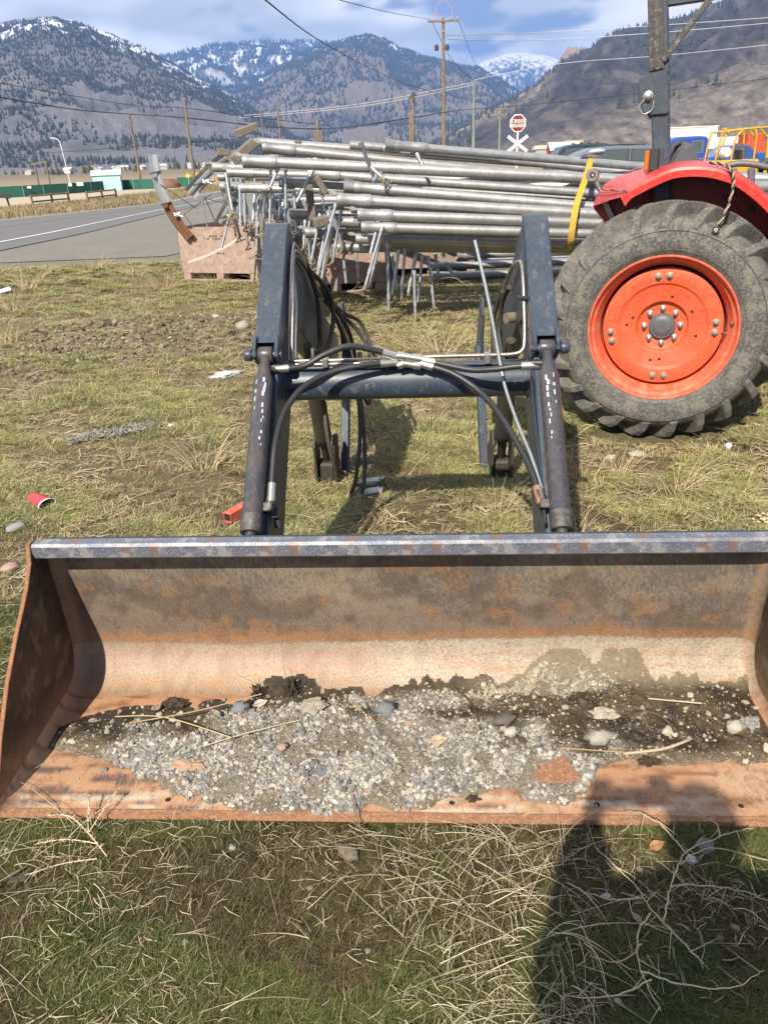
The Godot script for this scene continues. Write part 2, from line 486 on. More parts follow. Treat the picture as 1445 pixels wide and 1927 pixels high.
func clod(x: float, z: float) -> float:
	# the dug-over strip of soil to the left, in front of the wooden bin
	var e := Vector2((x + 2.1) / 2.1, (z + 7.7) / 1.25).length()
	var e2 := Vector2((x + 3.4) / 0.9, (z + 6.4) / 0.5).length()
	return maxf(1.0 - smoothstep(0.55, 1.05, e), 0.8 * (1.0 - smoothstep(0.4, 1.0, e2)))

func lie(x: float, z: float) -> float:
	var y := drop(x, z)
	var d := -z
	if d > 14.6 or d < -3.0:
		return y
	var k := clod(x, z)
	y += 0.022 * n_low.get_noise_2d(x * 1.3, z * 1.3) + 0.012 * n_mid.get_noise_2d(x * 2.2, z * 2.2)
	y += k * (0.025 + 0.06 * n_mid.get_noise_2d(x * 5.0, z * 5.0) + 0.05 * n_fine.get_noise_2d(x * 6.0, z * 6.0))
	if d > 9.5:
		y += 0.05 * smoothstep(9.5, 12.0, d) * (n_mid.get_noise_2d(x * 3.0, z * 3.0) + 0.3) * smoothstep(14.5, 13.4, d)
	# the tyre has pressed the ground down
	y -= 0.03 * smoothstep(0.7, 0.2, Vector2((x - 1.65) * 0.9, (z + 4.35) * 1.6).length())
	return y

func dryness(x: float, z: float) -> float:
	return clampf(0.5 + 1.1 * n_low.get_noise_2d(x * 1.9 + 40.0, z * 1.9) + 0.55 * n_mid.get_noise_2d(x * 1.8, z * 1.8 + 9.0), 0.0, 1.0)

func soil_tint(x: float, z: float) -> Color:
	var d := -z
	var a := dryness(x, z)
	var c := Color(0.040, 0.044, 0.020).lerp(Color(0.075, 0.054, 0.032), smoothstep(0.3, 0.75, a))
	c = c.lerp(Color(0.17, 0.14, 0.09), 0.6 * smoothstep(0.1, 0.45, n_mid.get_noise_2d(x * 1.1 + 70.0, z * 1.1)))
	c = c.lerp(Color(0.15, 0.125, 0.085), 0.5 * clod(x, z))
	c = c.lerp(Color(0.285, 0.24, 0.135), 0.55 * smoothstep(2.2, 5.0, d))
	return c

func land_tint(x: float, z: float) -> Color:
	var d := -z
	if d < 13.6:
		return soil_tint(x, z)
	var edge := 14.3 + 0.5 * n_mid.get_noise_2d(x * 0.9, 3.0)
	var g := soil_tint(x, z).lerp(Color(0.24, 0.225, 0.195), smoothstep(edge - 0.25, edge + 0.25, d))
	if d > 24.0:
		g = g.lerp(Color(0.36, 0.30, 0.215), smoothstep(24.0, 45.0, d))
	if d > 130.0:
		var m := n_low.get_noise_2d(x * 0.02, z * 0.02)
		g = g.lerp(Color(0.27, 0.225, 0.15).lerp(Color(0.2, 0.17, 0.13), 0.5 + 0.5 * m), smoothstep(130.0, 400.0, d))
	return g

# a grid of rows; each row is an array of points, each point has a colour
func sheet(rows: Array, tints: Array, toward := Vector3.UP) -> ArrayMesh:
	var w: int = rows[0].size()
	var h := rows.size()
	var v := PackedVector3Array()
	var n := PackedVector3Array()
	var c := PackedColorArray()
	var ix := PackedInt32Array()
	for j in h:
		for i in w:
			v.append(rows[j][i])
			c.append(tints[j][i])
			var du: Vector3 = rows[j][mini(i + 1, w - 1)] - rows[j][maxi(i - 1, 0)]
			var dv: Vector3 = rows[mini(j + 1, h - 1)][i] - rows[maxi(j - 1, 0)][i]
			var m := du.cross(dv).normalized()
			n.append(m if m.dot(toward) >= 0.0 else -m)
	for j in h - 1:
		for i in w - 1:
			var a := j * w + i
			var tri := [a, a + 1, a + w, a + 1, a + w + 1, a + w]
			for k in [0, 3]:
				var p := v[tri[k]]
				if (v[tri[k + 1]] - p).cross(v[tri[k + 2]] - p).dot(n[tri[k]]) > 0.0:
					ix.append_array([tri[k], tri[k + 2], tri[k + 1]])
				else:
					ix.append_array([tri[k], tri[k + 1], tri[k + 2]])
	var a := []
	a.resize(Mesh.ARRAY_MAX)
	a[Mesh.ARRAY_VERTEX] = v
	a[Mesh.ARRAY_NORMAL] = n
	a[Mesh.ARRAY_COLOR] = c
	a[Mesh.ARRAY_INDEX] = ix
	var m := ArrayMesh.new()
	m.add_surface_from_arrays(Mesh.PRIMITIVE_TRIANGLES, a)
	return m

func make_ground() -> void:
	var ds := []
	var d := -8.0
	while d < 14.8:
		ds.append(d)
		d += 1.0 if d < 0.0 else 0.03 if d < 3.0 else 0.045 if d < 9.0 else 0.08
	for far in [15.2, 16, 17, 18.5, 20, 23, 26, 30, 34, 40, 46, 52, 60, 66, 80, 100, 130, 170, 230, 320, 450, 700, 1200, 2200, 4500, 9000, 16000]:
		ds.append(far)
	var rows := []
	var tints := []
	for dd in ds:
		var row := []
		var tint := []
		var half: float = 2.6 + 0.62 * maxf(dd, 0.0) if dd < 60.0 else 0.95 * dd
		for i in 241:
			var s := (i / 240.0) * 2.0 - 1.0
			var x: float = half * s
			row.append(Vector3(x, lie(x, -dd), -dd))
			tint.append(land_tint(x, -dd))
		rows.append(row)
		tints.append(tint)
	struct("ground", sheet(rows, tints), M.soil)

# a strip between two edge lines, draped over the land
func strip(a: Array, b: Array, lift: float, across: int, along: int, tint: Callable) -> ArrayMesh:
	var ca := Curve3D.new()
	var cb := Curve3D.new()
	for k in a.size():
		var i0 := maxi(k - 1, 0)
		var i1 := mini(k + 1, a.size() - 1)
		var da := Vector3(a[i1].x - a[i0].x, 0, a[i1].y - a[i0].y) / 6.0
		var db := Vector3(b[i1].x - b[i0].x, 0, b[i1].y - b[i0].y) / 6.0
		ca.add_point(Vector3(a[k].x, 0, a[k].y), -da, da)
		cb.add_point(Vector3(b[k].x, 0, b[k].y), -db, db)
	var rows := []
	var tints := []
	for k in a.size() - 1:
		for j in along + (1 if k == a.size() - 2 else 0):
			var pa := ca.sample(k, float(j) / along)
			var pb := cb.sample(k, float(j) / along)
			var row := []
			var tn := []
			for i in across + 1:
				var p := pa.lerp(pb, float(i) / across)
				p.y = drop(p.x, p.z) + lift
				row.append(p)
				tn.append((tint as Callable).call(p.x, p.z))
			rows.append(row)
			tints.append(tn)
	return sheet(rows, tints)

func white(_x: float, _z: float) -> Color:
	return Color(1, 1, 1)

func make_road() -> void:
	var near := [Vector2(-9.3, -6), Vector2(-9.7, -14), Vector2(-9.85, -19), Vector2(-10.0, -25), Vector2(-10.6, -33), Vector2(-11.5, -46.5), Vector2(-12.0, -60), Vector2(-11.5, -74), Vector2(-8, -105), Vector2(2, -160), Vector2(20, -260)]
	var far := [Vector2(-18.2, -6), Vector2(-18.0, -14), Vector2(-17.8, -20), Vector2(-17.6, -28), Vector2(-17.1, -38), Vector2(-15.9, -50), Vector2(-15.2, -62), Vector2(-15.0, -76), Vector2(-12.5, -110), Vector2(-3.5, -166), Vector2(14.5, -268)]
	var shoulder := func(x: float, z: float) -> Color:
		var m := 0.5 + 0.5 * n_mid.get_noise_2d(x * 0.8, z * 0.8)
		return Color(0.27, 0.255, 0.225).lerp(Color(0.20, 0.195, 0.18), m)
	var in_near := []
	for p in near:
		in_near.append(p + Vector2(6.5, 0) if p.y < -14.0 else p + Vector2(2.2, 0))
	struct("gravel_shoulder", strip([Vector2(-4.0, -15.4)] + in_near.slice(2), [Vector2(-9.5, -15.4)] + near.slice(2), 0.012, 24, 8, shoulder), M.gravel_ground)
	struct("road", strip(near.map(func(p): return p + Vector2(1.3, 0)), far.map(func(p): return p + Vector2(-0.5, 0)), 0.03, 20, 10, white), M.asphalt)
	var line := func(called: String, t: float, w: float, m: Material) -> void:
		var a := []
		var b := []
		for i in near.size():
			var dirn: Vector2 = (far[i] - near[i])
			a.append(near[i] + dirn * t - dirn.normalized() * w * 0.5)
			b.append(near[i] + dirn * t + dirn.normalized() * w * 0.5)
		struct(called, strip(a, b, 0.042, 1, 10, white), m)
	(line as Callable).call("road_marking", 0.0, 0.14, M.road_paint)
	(line as Callable).call("road_marking", 0.50, 0.12, M.yellow_line)
	(line as Callable).call("road_marking", 0.56, 0.12, M.yellow_line)
	(line as Callable).call("road_marking", 0.985, 0.14, M.road_paint)
	var tan := func(x: float, z: float) -> Color:
		var m := 0.5 + 0.5 * n_mid.get_noise_2d(x * 0.7, z * 0.7)
		return Color(0.33, 0.27, 0.165).lerp(Color(0.24, 0.2, 0.125), m)
	var verge_a := [Vector2(-18.5, -24), Vector2(-18.1, -30), Vector2(-17.6, -38), Vector2(-16.4, -50), Vector2(-15.7, -62), Vector2(-15.5, -76), Vector2(-13.5, -110)]
	var verge_b := [Vector2(-31, -24), Vector2(-30, -32), Vector2(-28.5, -44), Vector2(-27.5, -58), Vector2(-25.6, -64), Vector2(-22.8, -76), Vector2(-20.5, -112)]
	struct("verge", strip(verge_a, verge_b, 0.02, 14, 6, tan), M.dry_ground)
	var sand := func(x: float, z: float) -> Color:
		var m := 0.5 + 0.5 * n_mid.get_noise_2d(x * 0.4, z * 0.4)
		return Color(0.47, 0.4, 0.30).lerp(Color(0.38, 0.33, 0.25), m)
	struct("sandy_lot", strip([Vector2(-28.8, -44), Vector2(-27.5, -58), Vector2(-25.6, -64), Vector2(-22.8, -76), Vector2(-20.5, -112)], [Vector2(-46, -60), Vector2(-44, -72), Vector2(-43, -84), Vector2(-43, -96), Vector2(-30, -125)], 0.012, 14, 6, sand), M.dry_ground)
	# dry grass standing along the far side of the road
	var where := []
	var tints := []
	for i in 16000:
		var u := rng.randf()
		var k := u * (verge_a.size() - 1)
		var i0 := int(k)
		var a: Vector2 = verge_a[i0].lerp(verge_a[mini(i0 + 1, 6)], k - i0)
		var b: Vector2 = verge_b[i0].lerp(verge_b[mini(i0 + 1, 6)], k - i0)
		var p := a.lerp(b, pow(rng.randf(), 0.8) * 0.98)
		var s := rnd(0.5, 1.3) * (0.7 + 0.6 * clampf(0.5 + n_mid.get_noise_2d(p.x * 0.8, p.y * 0.8), 0, 1))
		where.append(Transform3D(Basis(Vector3.UP, rnd(0, TAU)).scaled(Vector3(s, s, s)), Vector3(p.x, drop(p.x, p.y) + 0.02, p.y)))
		tints.append(Color(0.40, 0.32, 0.18).lerp(Color(0.27, 0.22, 0.13), rng.randf()))
	scatter("dry_verge_grass", tuft_mesh(9, 0.34, 0.16, 0.02, 31), M.straw, where, tints)

func sky_picture() -> ImageTexture:
	var w := 2048
	var h := 1024
	var a := FastNoiseLite.new()
	a.seed = 4
	a.frequency = 0.55
	a.fractal_octaves = 6
	a.fractal_gain = 0.5
	var b := FastNoiseLite.new()
	b.seed = 77
	b.frequency = 0.9
	b.fractal_octaves = 4
	var data := PackedFloat32Array()
	data.resize(w * h * 3)
	for j in h:
		var el := (0.5 - (j + 0.5) / h) * PI
		for i in w:
			var o := (j * w + i) * 3
			if el < -0.02:
				data[o] = 0.24
				data[o + 1] = 0.22
				data[o + 2] = 0.19
				continue
			if el > 0.6 and (i & 3):
				data[o] = data[o - 3]
				data[o + 1] = data[o - 2]
				data[o + 2] = data[o - 1]
				continue
			var az := ((i + 0.5) / w - 0.5) * TAU
			var s := maxf(sin(el), 0.0)
			var k := cos(el) / (s + 0.16)
			var p := Vector3(sin(az) * k, -cos(az) * k, 0.0)
			var cov := a.get_noise_3dv(p) + 0.25 * b.get_noise_3dv(p * 2.0)
			var cover := smoothstep(-0.08, 0.05, cov + 0.12 * exp(-s * 4.0))
			var thick := clampf(0.42 + 1.5 * b.get_noise_3dv(p * 1.3 + Vector3(9, 4, 2)), 0.0, 1.0)
			var sky := Color(0.075, 0.22, 0.66).lerp(Color(0.22, 0.44, 0.85), exp(-s * 4.5))
			var cloud := Color(3.2, 3.12, 3.05).lerp(Color(1.6, 1.66, 1.74), thick)
			var c := sky.lerp(cloud, cover * 0.96)
			data[o] = c.r
			data[o + 1] = c.g
			data[o + 2] = c.b
	return ImageTexture.create_from_image(Image.create_from_data(w, h, false, Image.FORMAT_RGBF, data.to_byte_array()))

# a mountain: its skyline as bearings and heights in degrees from the road side, its ridge and foot at their distances
func mountain(called: String, line: Array, ridge: float, foot: float, step: float, rows_n: int, rough: float, seed_n: int, power: float, tint: Callable) -> Array:
	var nz := FastNoiseLite.new()
	nz.seed = seed_n
	nz.frequency = 1.0 / (ridge * 0.16)
	nz.fractal_octaves = 6
	nz.fractal_type = FastNoiseLite.FRACTAL_RIDGED
	var nf := FastNoiseLite.new()
	nf.seed = seed_n + 1
	nf.frequency = 1.0 / (ridge * 0.035)
	nf.fractal_octaves = 4
	var az0: float = line[0].x
	var az1: float = line[-1].x
	var cols := int((az1 - az0) / step) + 1
	var rows := []
	var tints := []
	for j in rows_n + 7:
		var t := float(j) / rows_n
		rows.append([])
		tints.append([])
		for i in cols:
			var az := az0 + i * step
			var k := 0
			while k < line.size() - 2 and az > line[k + 1].x:
				k += 1
			var el := lerpf(line[k].y, line[k + 1].y, smoothstep(0.0, 1.0, clampf((az - line[k].x) / (line[k + 1].x - line[k].x), 0, 1)) * 0.4 + 0.6 * clampf((az - line[k].x) / (line[k + 1].x - line[k].x), 0, 1))
			var r := foot + (ridge - foot) * t
			var top := tan(deg_to_rad(el)) * ridge
			var dx := sin(deg_to_rad(az)) * r
			var dz := -cos(deg_to_rad(az)) * r
			var g := nz.get_noise_2d(dx, dz)
			var g2 := nf.get_noise_2d(dx, dz)
			var shape := pow(minf(t, 1.0), power)
			if t > 1.0:
				shape = 1.0 - (t - 1.0) * 2.5
			var bulge := sin(PI * clampf(t, 0, 1))
			var y := top * (shape + bulge * rough * (g - 0.1) + 0.10 * rough * g2 * minf(1.0, t * 3.0))
			rows[j].append(Vector3(dx, maxf(y, 0.0) - 1.5 + 3.0 * minf(t * 4.0, 0.5), dz))
			tints[j].append((tint as Callable).call(t, y, g, g2, az, Vector2(dx, dz)))
	struct(called, sheet(rows, tints), M.hill)
	return [rows, tints]

func conifer_mesh() -> MB:
	var m := MB.new()
	var base := 0.0
	for k in 3:
		var y0 := 0.08 + 0.27 * k
		var y1: float = [0.55, 0.80, 1.0][k]
		var r: float = [0.23, 0.17, 0.10][k]
		for i in 6:
			var a := TAU * i / 6 + k * 0.5
			var b := TAU * (i + 1) / 6 + k * 0.5
			var rr := r * (0.75 if i & 1 else 1.1)
			var r2 := r * (1.1 if i & 1 else 0.75)
			m.f(Vector3(0, y1, 0), Vector3(cos(a) * rr, y0, sin(a) * rr), Vector3(cos(b) * r2, y0, sin(b) * r2), Vector3(cos(a + 0.5), 0.5, sin(a + 0.5)))
		base = y0
	return m

func forest_on(called: String, land: Array, count: int, size: float, seed_n: int, from: float, to: float, dense_low: float, dense_high: float) -> void:
	var where := []
	var tints := []
	var nz := FastNoiseLite.new()
	nz.seed = seed_n
	nz.frequency = 1.0 / 420.0
	nz.fractal_octaves = 4
	var rows: Array = land[0]
	var h: int = rows.size() - 8
	var w: int = rows[0].size() - 1
	var tries := 0
	while where.size() < count and tries < count * 6:
		tries += 1
		var t := rnd(from, to)
		var fj := t * h
		var fi := rng.randf() * w
		var j := int(fj)
		var i := int(fi)
		var p: Vector3 = rows[j][i].lerp(rows[j + 1][i], fj - j).lerp(rows[j][mini(i + 1, w)].lerp(rows[j + 1][mini(i + 1, w)], fj - j), fi - i)
		var chance := lerpf(dense_low, dense_high, smoothstep(0.15, 0.85, t)) + 0.7 * nz.get_noise_2d(p.x, p.z)
		var under: Color = land[1][j][i]
		if rng.randf() > chance or (under.b > 0.38 and rng.randf() < 0.93):
			continue
		var s := size * rnd(0.6, 1.25)
		where.append(Transform3D(Basis(Vector3.UP, rnd(0, TAU)).scaled(Vector3(s * 1.25, s, s * 1.25)), p - Vector3(0, s * 0.06, 0)))
		tints.append(Color(0.026, 0.038, 0.038).lerp(Color(0.045, 0.055, 0.046), rng.randf()))  # needle green tinged blue to stand in for distance haze
	scatter(called, conifer_mesh(), M.needle, where, tints)

func make_mountains() -> void:
	var V := func(a: Array) -> Array: return a
	# the big slope on the left: bare ground below greyed blue for haze, forest above, snow in the open places near the top
	var left_line := [Vector2(-52, 6.0), Vector2(-44, 8.4), Vector2(-36, 7.6), Vector2(-29, 8.3), Vector2(-21.98, 7.97), Vector2(-20.77, 8.18), Vector2(-18.98, 8.29), Vector2(-17.52, 8.04), Vector2(-16.06, 7.61), Vector2(-14.3, 6.86), Vector2(-12.5, 5.99), Vector2(-10.66, 4.94), Vector2(-9.06, 4.16), Vector2(-7.93, 3.52), Vector2(-6.47, 2.55), Vector2(-4.81, 1.5), Vector2(-2.4, 0.7), Vector2(0.0, 0.25)]
	var t_left := func(t: float, y: float, g: float, g2: float, az: float, p: Vector2) -> Color:
		var c := Color(0.18, 0.168, 0.168).lerp(Color(0.135, 0.133, 0.145), 0.5 + 0.5 * n_low.get_noise_2d(p.x * 0.004, p.y * 0.004))  # distance haze put partly into these bluish greys
		c = c.lerp(Color(0.075, 0.08, 0.07), clampf(smoothstep(0.35, 0.8, t) * 0.85 + 0.5 * g2, 0, 1))
		c = c.lerp(Color(0.055, 0.06, 0.055), 0.6 * smoothstep(0.25, -0.35, g))
		var s := smoothstep(-0.06, 0.14, n_mid.get_noise_2d(p.x * 0.006, p.y * 0.003) + 0.7 * n_fine.get_noise_2d(p.x * 0.012, p.y * 0.004) + 0.16 * smoothstep(0.8, 0.95, t)) * smoothstep(0.60, 0.80, t) * smoothstep(-6.0, -11.0, az) * smoothstep(1.0, 0.975, t)
		s = maxf(s, 0.9 * smoothstep(0.3, 0.5, g2 + 0.3 * g) * smoothstep(0.62, 0.75, t))
		return c.lerp(Color(0.82, 0.84, 0.88), s)
	var left := mountain("mountain", left_line, 4600.0, 1500.0, 0.085, 150, 0.16, 3, 1.15, t_left)
	forest_on("forest", left, 75000, 11.0, 8, 0.02, 0.99, 0.02, 0.95)
	var far_line := [Vector2(-24, 5.0), Vector2(-18, 5.4), Vector2(-14.76, 6.02), Vector2(-12.77, 6.34), Vector2(-9.73, 6.85), Vector2(-8.39, 6.94), Vector2(-6.37, 6.96), Vector2(-4.33, 6.97), Vector2(-2.29, 6.8), Vector2(-0.95, 6.32), Vector2(1.08, 5.22), Vector2(4, 4.0)]
	var t_far := func(t: float, y: float, g: float, g2: float, az: float, p: Vector2) -> Color:
		var c := Color(0.055, 0.065, 0.065).lerp(Color(0.13, 0.12, 0.105), clampf(0.4 * g + 0.4 * g2 + 0.2, 0, 1))
		var s := smoothstep(0.02, 0.3, n_mid.get_noise_2d(p.x * 0.006, p.y * 0.003) + 0.5 * n_fine.get_noise_2d(p.x * 0.008, p.y * 0.005)) * smoothstep(0.35, 0.7, t)
		s = maxf(s, smoothstep(0.955, 0.985, t) * smoothstep(0.0, 0.3, n_low.get_noise_2d(p.x * 0.004, 3.0) + 0.15))
		return c.lerp(Color(0.85, 0.87, 0.9), s)
	var farm := mountain("mountain", far_line, 10500.0, 5600.0, 0.085, 90, 0.14, 21, 1.0, t_far)
	forest_on("forest", farm, 9000, 42.0, 9, 0.3, 1.0, 0.5, 0.6)
	var mid_line := [Vector2(-13.5, 2.0), Vector2(-10.82, 3.75), Vector2(-9.05, 4.25), Vector2(-7.27, 4.87), Vector2(-5.83, 5.49), Vector2(-4.4, 6.13), Vector2(-3.0, 6.59), Vector2(-1.6, 6.93), Vector2(-0.74, 7.07), Vector2(0.12, 7.1), Vector2(1.14, 6.92), Vector2(2.49, 6.29), Vector2(3.86, 5.85), Vector2(5.58, 5.4), Vector2(7.3, 5.02), Vector2(8.69, 4.3), Vector2(9.56, 3.81), Vector2(10.79, 2.99), Vector2(12.21, 1.85), Vector2(14.5, 0.6)]
	var t_mid := func(t: float, y: float, g: float, g2: float, az: float, p: Vector2) -> Color:
		var grassy := clampf(smoothstep(0.75, 0.3, t) + 0.9 * g + 0.35 * n_low.get_noise_2d(p.x * 0.003, p.y * 0.003), 0, 1)
		var c := Color(0.040, 0.048, 0.052).lerp(Color(0.21, 0.175, 0.14), grassy * 0.8)
		c = c.lerp(Color(0.05, 0.06, 0.06), 0.75 * smoothstep(0.15, -0.3, g + 0.4 * g2))  # dark forest colour also stands in for cloud shade
		var s := smoothstep(0.16, 0.36, n_mid.get_noise_2d(p.x * 0.008, p.y * 0.004) + 0.6 * n_fine.get_noise_2d(p.x * 0.01, p.y * 0.006)) * smoothstep(0.68, 0.86, t)
		return c.lerp(Color(0.82, 0.85, 0.9), s)
	var mid := mountain("mountain", mid_line, 8000.0, 3300.0, 0.07, 130, 0.22, 34, 1.1, t_mid)
	forest_on("forest", mid, 36000, 22.0, 10, 0.04, 1.0, 0.1, 0.95)
	var snow_line := [Vector2(2, 3.0), Vector2(4.54, 3.87), Vector2(5.93, 4.66), Vector2(6.62, 4.99), Vector2(7.98, 5.46), Vector2(9.16, 5.7), Vector2(10.33, 5.78), Vector2(11.34, 5.55), Vector2(12.35, 5.3), Vector2(13.39, 4.51), Vector2(15.5, 3.6), Vector2(19, 3.0)]
	var t_snow := func(t: float, y: float, g: float, g2: float, az: float, p: Vector2) -> Color:
		var c := Color(0.06, 0.07, 0.075)
		var s := smoothstep(-0.15, 0.15, 0.7 * g + 0.8 * n_fine.get_noise_2d(p.x * 0.004, p.y * 0.004) + (t - 0.86) * 1.4)
		return c.lerp(Color(0.86, 0.88, 0.9), s)
	mountain("mountain", snow_line, 14500.0, 9000.0, 0.06, 70, 0.2, 55, 0.9, t_snow)
	# the bare hill on the right: cloud shade painted dark, its lit crest painted tan
	var right_line := [Vector2(3.43, 0.35), Vector2(5.23, 1.05), Vector2(6.65, 1.8), Vector2(8.04, 2.6), Vector2(9.41, 3.1), Vector2(10.75, 3.75), Vector2(12.05, 4.79), Vector2(12.69, 5.22), Vector2(13.97, 5.64), Vector2(15.21, 6.27), Vector2(16.13, 6.62), Vector2(17.99, 6.8), Vector2(20.09, 7.1), Vector2(21.53, 7.6), Vector2(22.89, 8.3), Vector2(24.4, 9.0), Vector2(30, 11.5), Vector2(38, 12.5), Vector2(46, 10.5), Vector2(54, 7)]
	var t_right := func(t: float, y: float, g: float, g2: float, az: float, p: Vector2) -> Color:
		var c := Color(0.026, 0.025, 0.031).lerp(Color(0.050, 0.047, 0.050), clampf(0.5 + 0.8 * g2, 0, 1))  # scrub colour with the cloud shade put into it
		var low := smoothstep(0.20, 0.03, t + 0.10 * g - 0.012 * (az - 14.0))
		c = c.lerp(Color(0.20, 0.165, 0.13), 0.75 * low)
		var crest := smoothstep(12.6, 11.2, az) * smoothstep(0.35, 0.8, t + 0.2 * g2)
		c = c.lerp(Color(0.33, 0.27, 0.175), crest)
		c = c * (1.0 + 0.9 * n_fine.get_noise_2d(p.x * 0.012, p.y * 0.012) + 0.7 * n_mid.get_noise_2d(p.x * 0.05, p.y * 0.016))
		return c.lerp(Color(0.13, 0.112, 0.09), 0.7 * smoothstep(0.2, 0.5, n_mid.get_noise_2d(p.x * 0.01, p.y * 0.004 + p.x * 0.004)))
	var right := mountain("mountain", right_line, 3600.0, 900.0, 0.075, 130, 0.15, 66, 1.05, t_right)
	forest_on("forest", right, 2300, 16.0, 12, 0.15, 1.0, -0.1, 0.25)
	var out_line := [Vector2(12.35, 4.9), Vector2(12.75, 5.55), Vector2(13.0, 5.85), Vector2(13.4, 5.8), Vector2(13.75, 5.72), Vector2(14.1, 5.3)]
	var t_out := func(t: float, y: float, g: float, g2: float, az: float, p: Vector2) -> Color:
		return Color(0.36, 0.24, 0.165).lerp(Color(0.24, 0.165, 0.12), clampf(0.5 + g2, 0, 1))
	mountain("rock_outcrop", out_line, 4300.0, 3900.0, 0.04, 24, 0.3, 71, 0.3, t_out)

# ------------------------------------------------------------------ grass
func tuft_mesh(blades: int, tall: float, spread: float, wide: float, seed_n: int) -> MB:
	var r := RandomNumberGenerator.new()
	r.seed = seed_n
	var m := MB.new()
	for i in blades:
		var a := r.randf() * TAU
		var dir := Vector3(cos(a), 0, sin(a))
		var side := Vector3(-dir.z, 0, dir.x)
		var root := dir * spread * 0.35 * r.randf() + side * (r.randf() - 0.5) * spread * 0.5
		var hh := tall * r.randf_range(0.45, 1.0)
		var lean := spread * r.randf_range(0.2, 1.1)
		var w := wide * r.randf_range(0.6, 1.1)
		var k := r.randf_range(0.75, 1.2)
		m.col = Color(k, k, k)
		var p0 := root
		var p1 := root + dir * lean * 0.35 + Vector3.UP * hh * 0.65
		var p2 := root + dir * lean + Vector3.UP * hh * r.randf_range(0.75, 1.0)
		var nn := (Vector3.UP * 0.7 + side * 0.2 - dir * 0.5).normalized()
		m.t(p0 - side * w * 0.5, p0 + side * w * 0.5, p1 + side * w * 0.4, nn, nn, nn)
		m.t(p0 - side * w * 0.5, p1 + side * w * 0.4, p1 - side * w * 0.4, nn, nn, nn)
		m.t(p1 - side * w * 0.4, p1 + side * w * 0.4, p2, nn, nn, nn)
	return m

func straw_mesh(seed_n: int, long: float, arch: float, wide: float) -> MB:
	var r := RandomNumberGenerator.new()
	r.seed = seed_n
	var p := []
	var rr := []
	var bend := r.randf_range(-0.28, 0.28)
	var dir := 0.0
	var pos := Vector3.ZERO
	for i in 7:
		p.append(pos + Vector3.UP * arch * sin(PI * (0.12 + 0.88 * i / 6.0)))
		rr.append(wide * (1.0 - 0.75 * i / 6.0))
		dir += bend / 6.0 + r.randf_range(-0.07, 0.07)
		pos += Vector3(cos(dir), 0, sin(dir)) * long / 6.0
	var m := MB.new()
	m.tube(p, rr, 3, false)
	return m

func clear_of_things(x: float, z: float) -> bool:
	# the ground under the bucket floor stays bare
	var q := Vector3(x, 0, z) - LOADER_AT
	q = q.rotated(Vector3.UP, -LOADER_YAW)
	if absf(q.x) < 1.09 and q.z < -0.012 and q.z > -0.62:
		return false
	return Vector2((x - 1.68) * 1.1, (z + 4.38) * 2.6).length() > 0.48

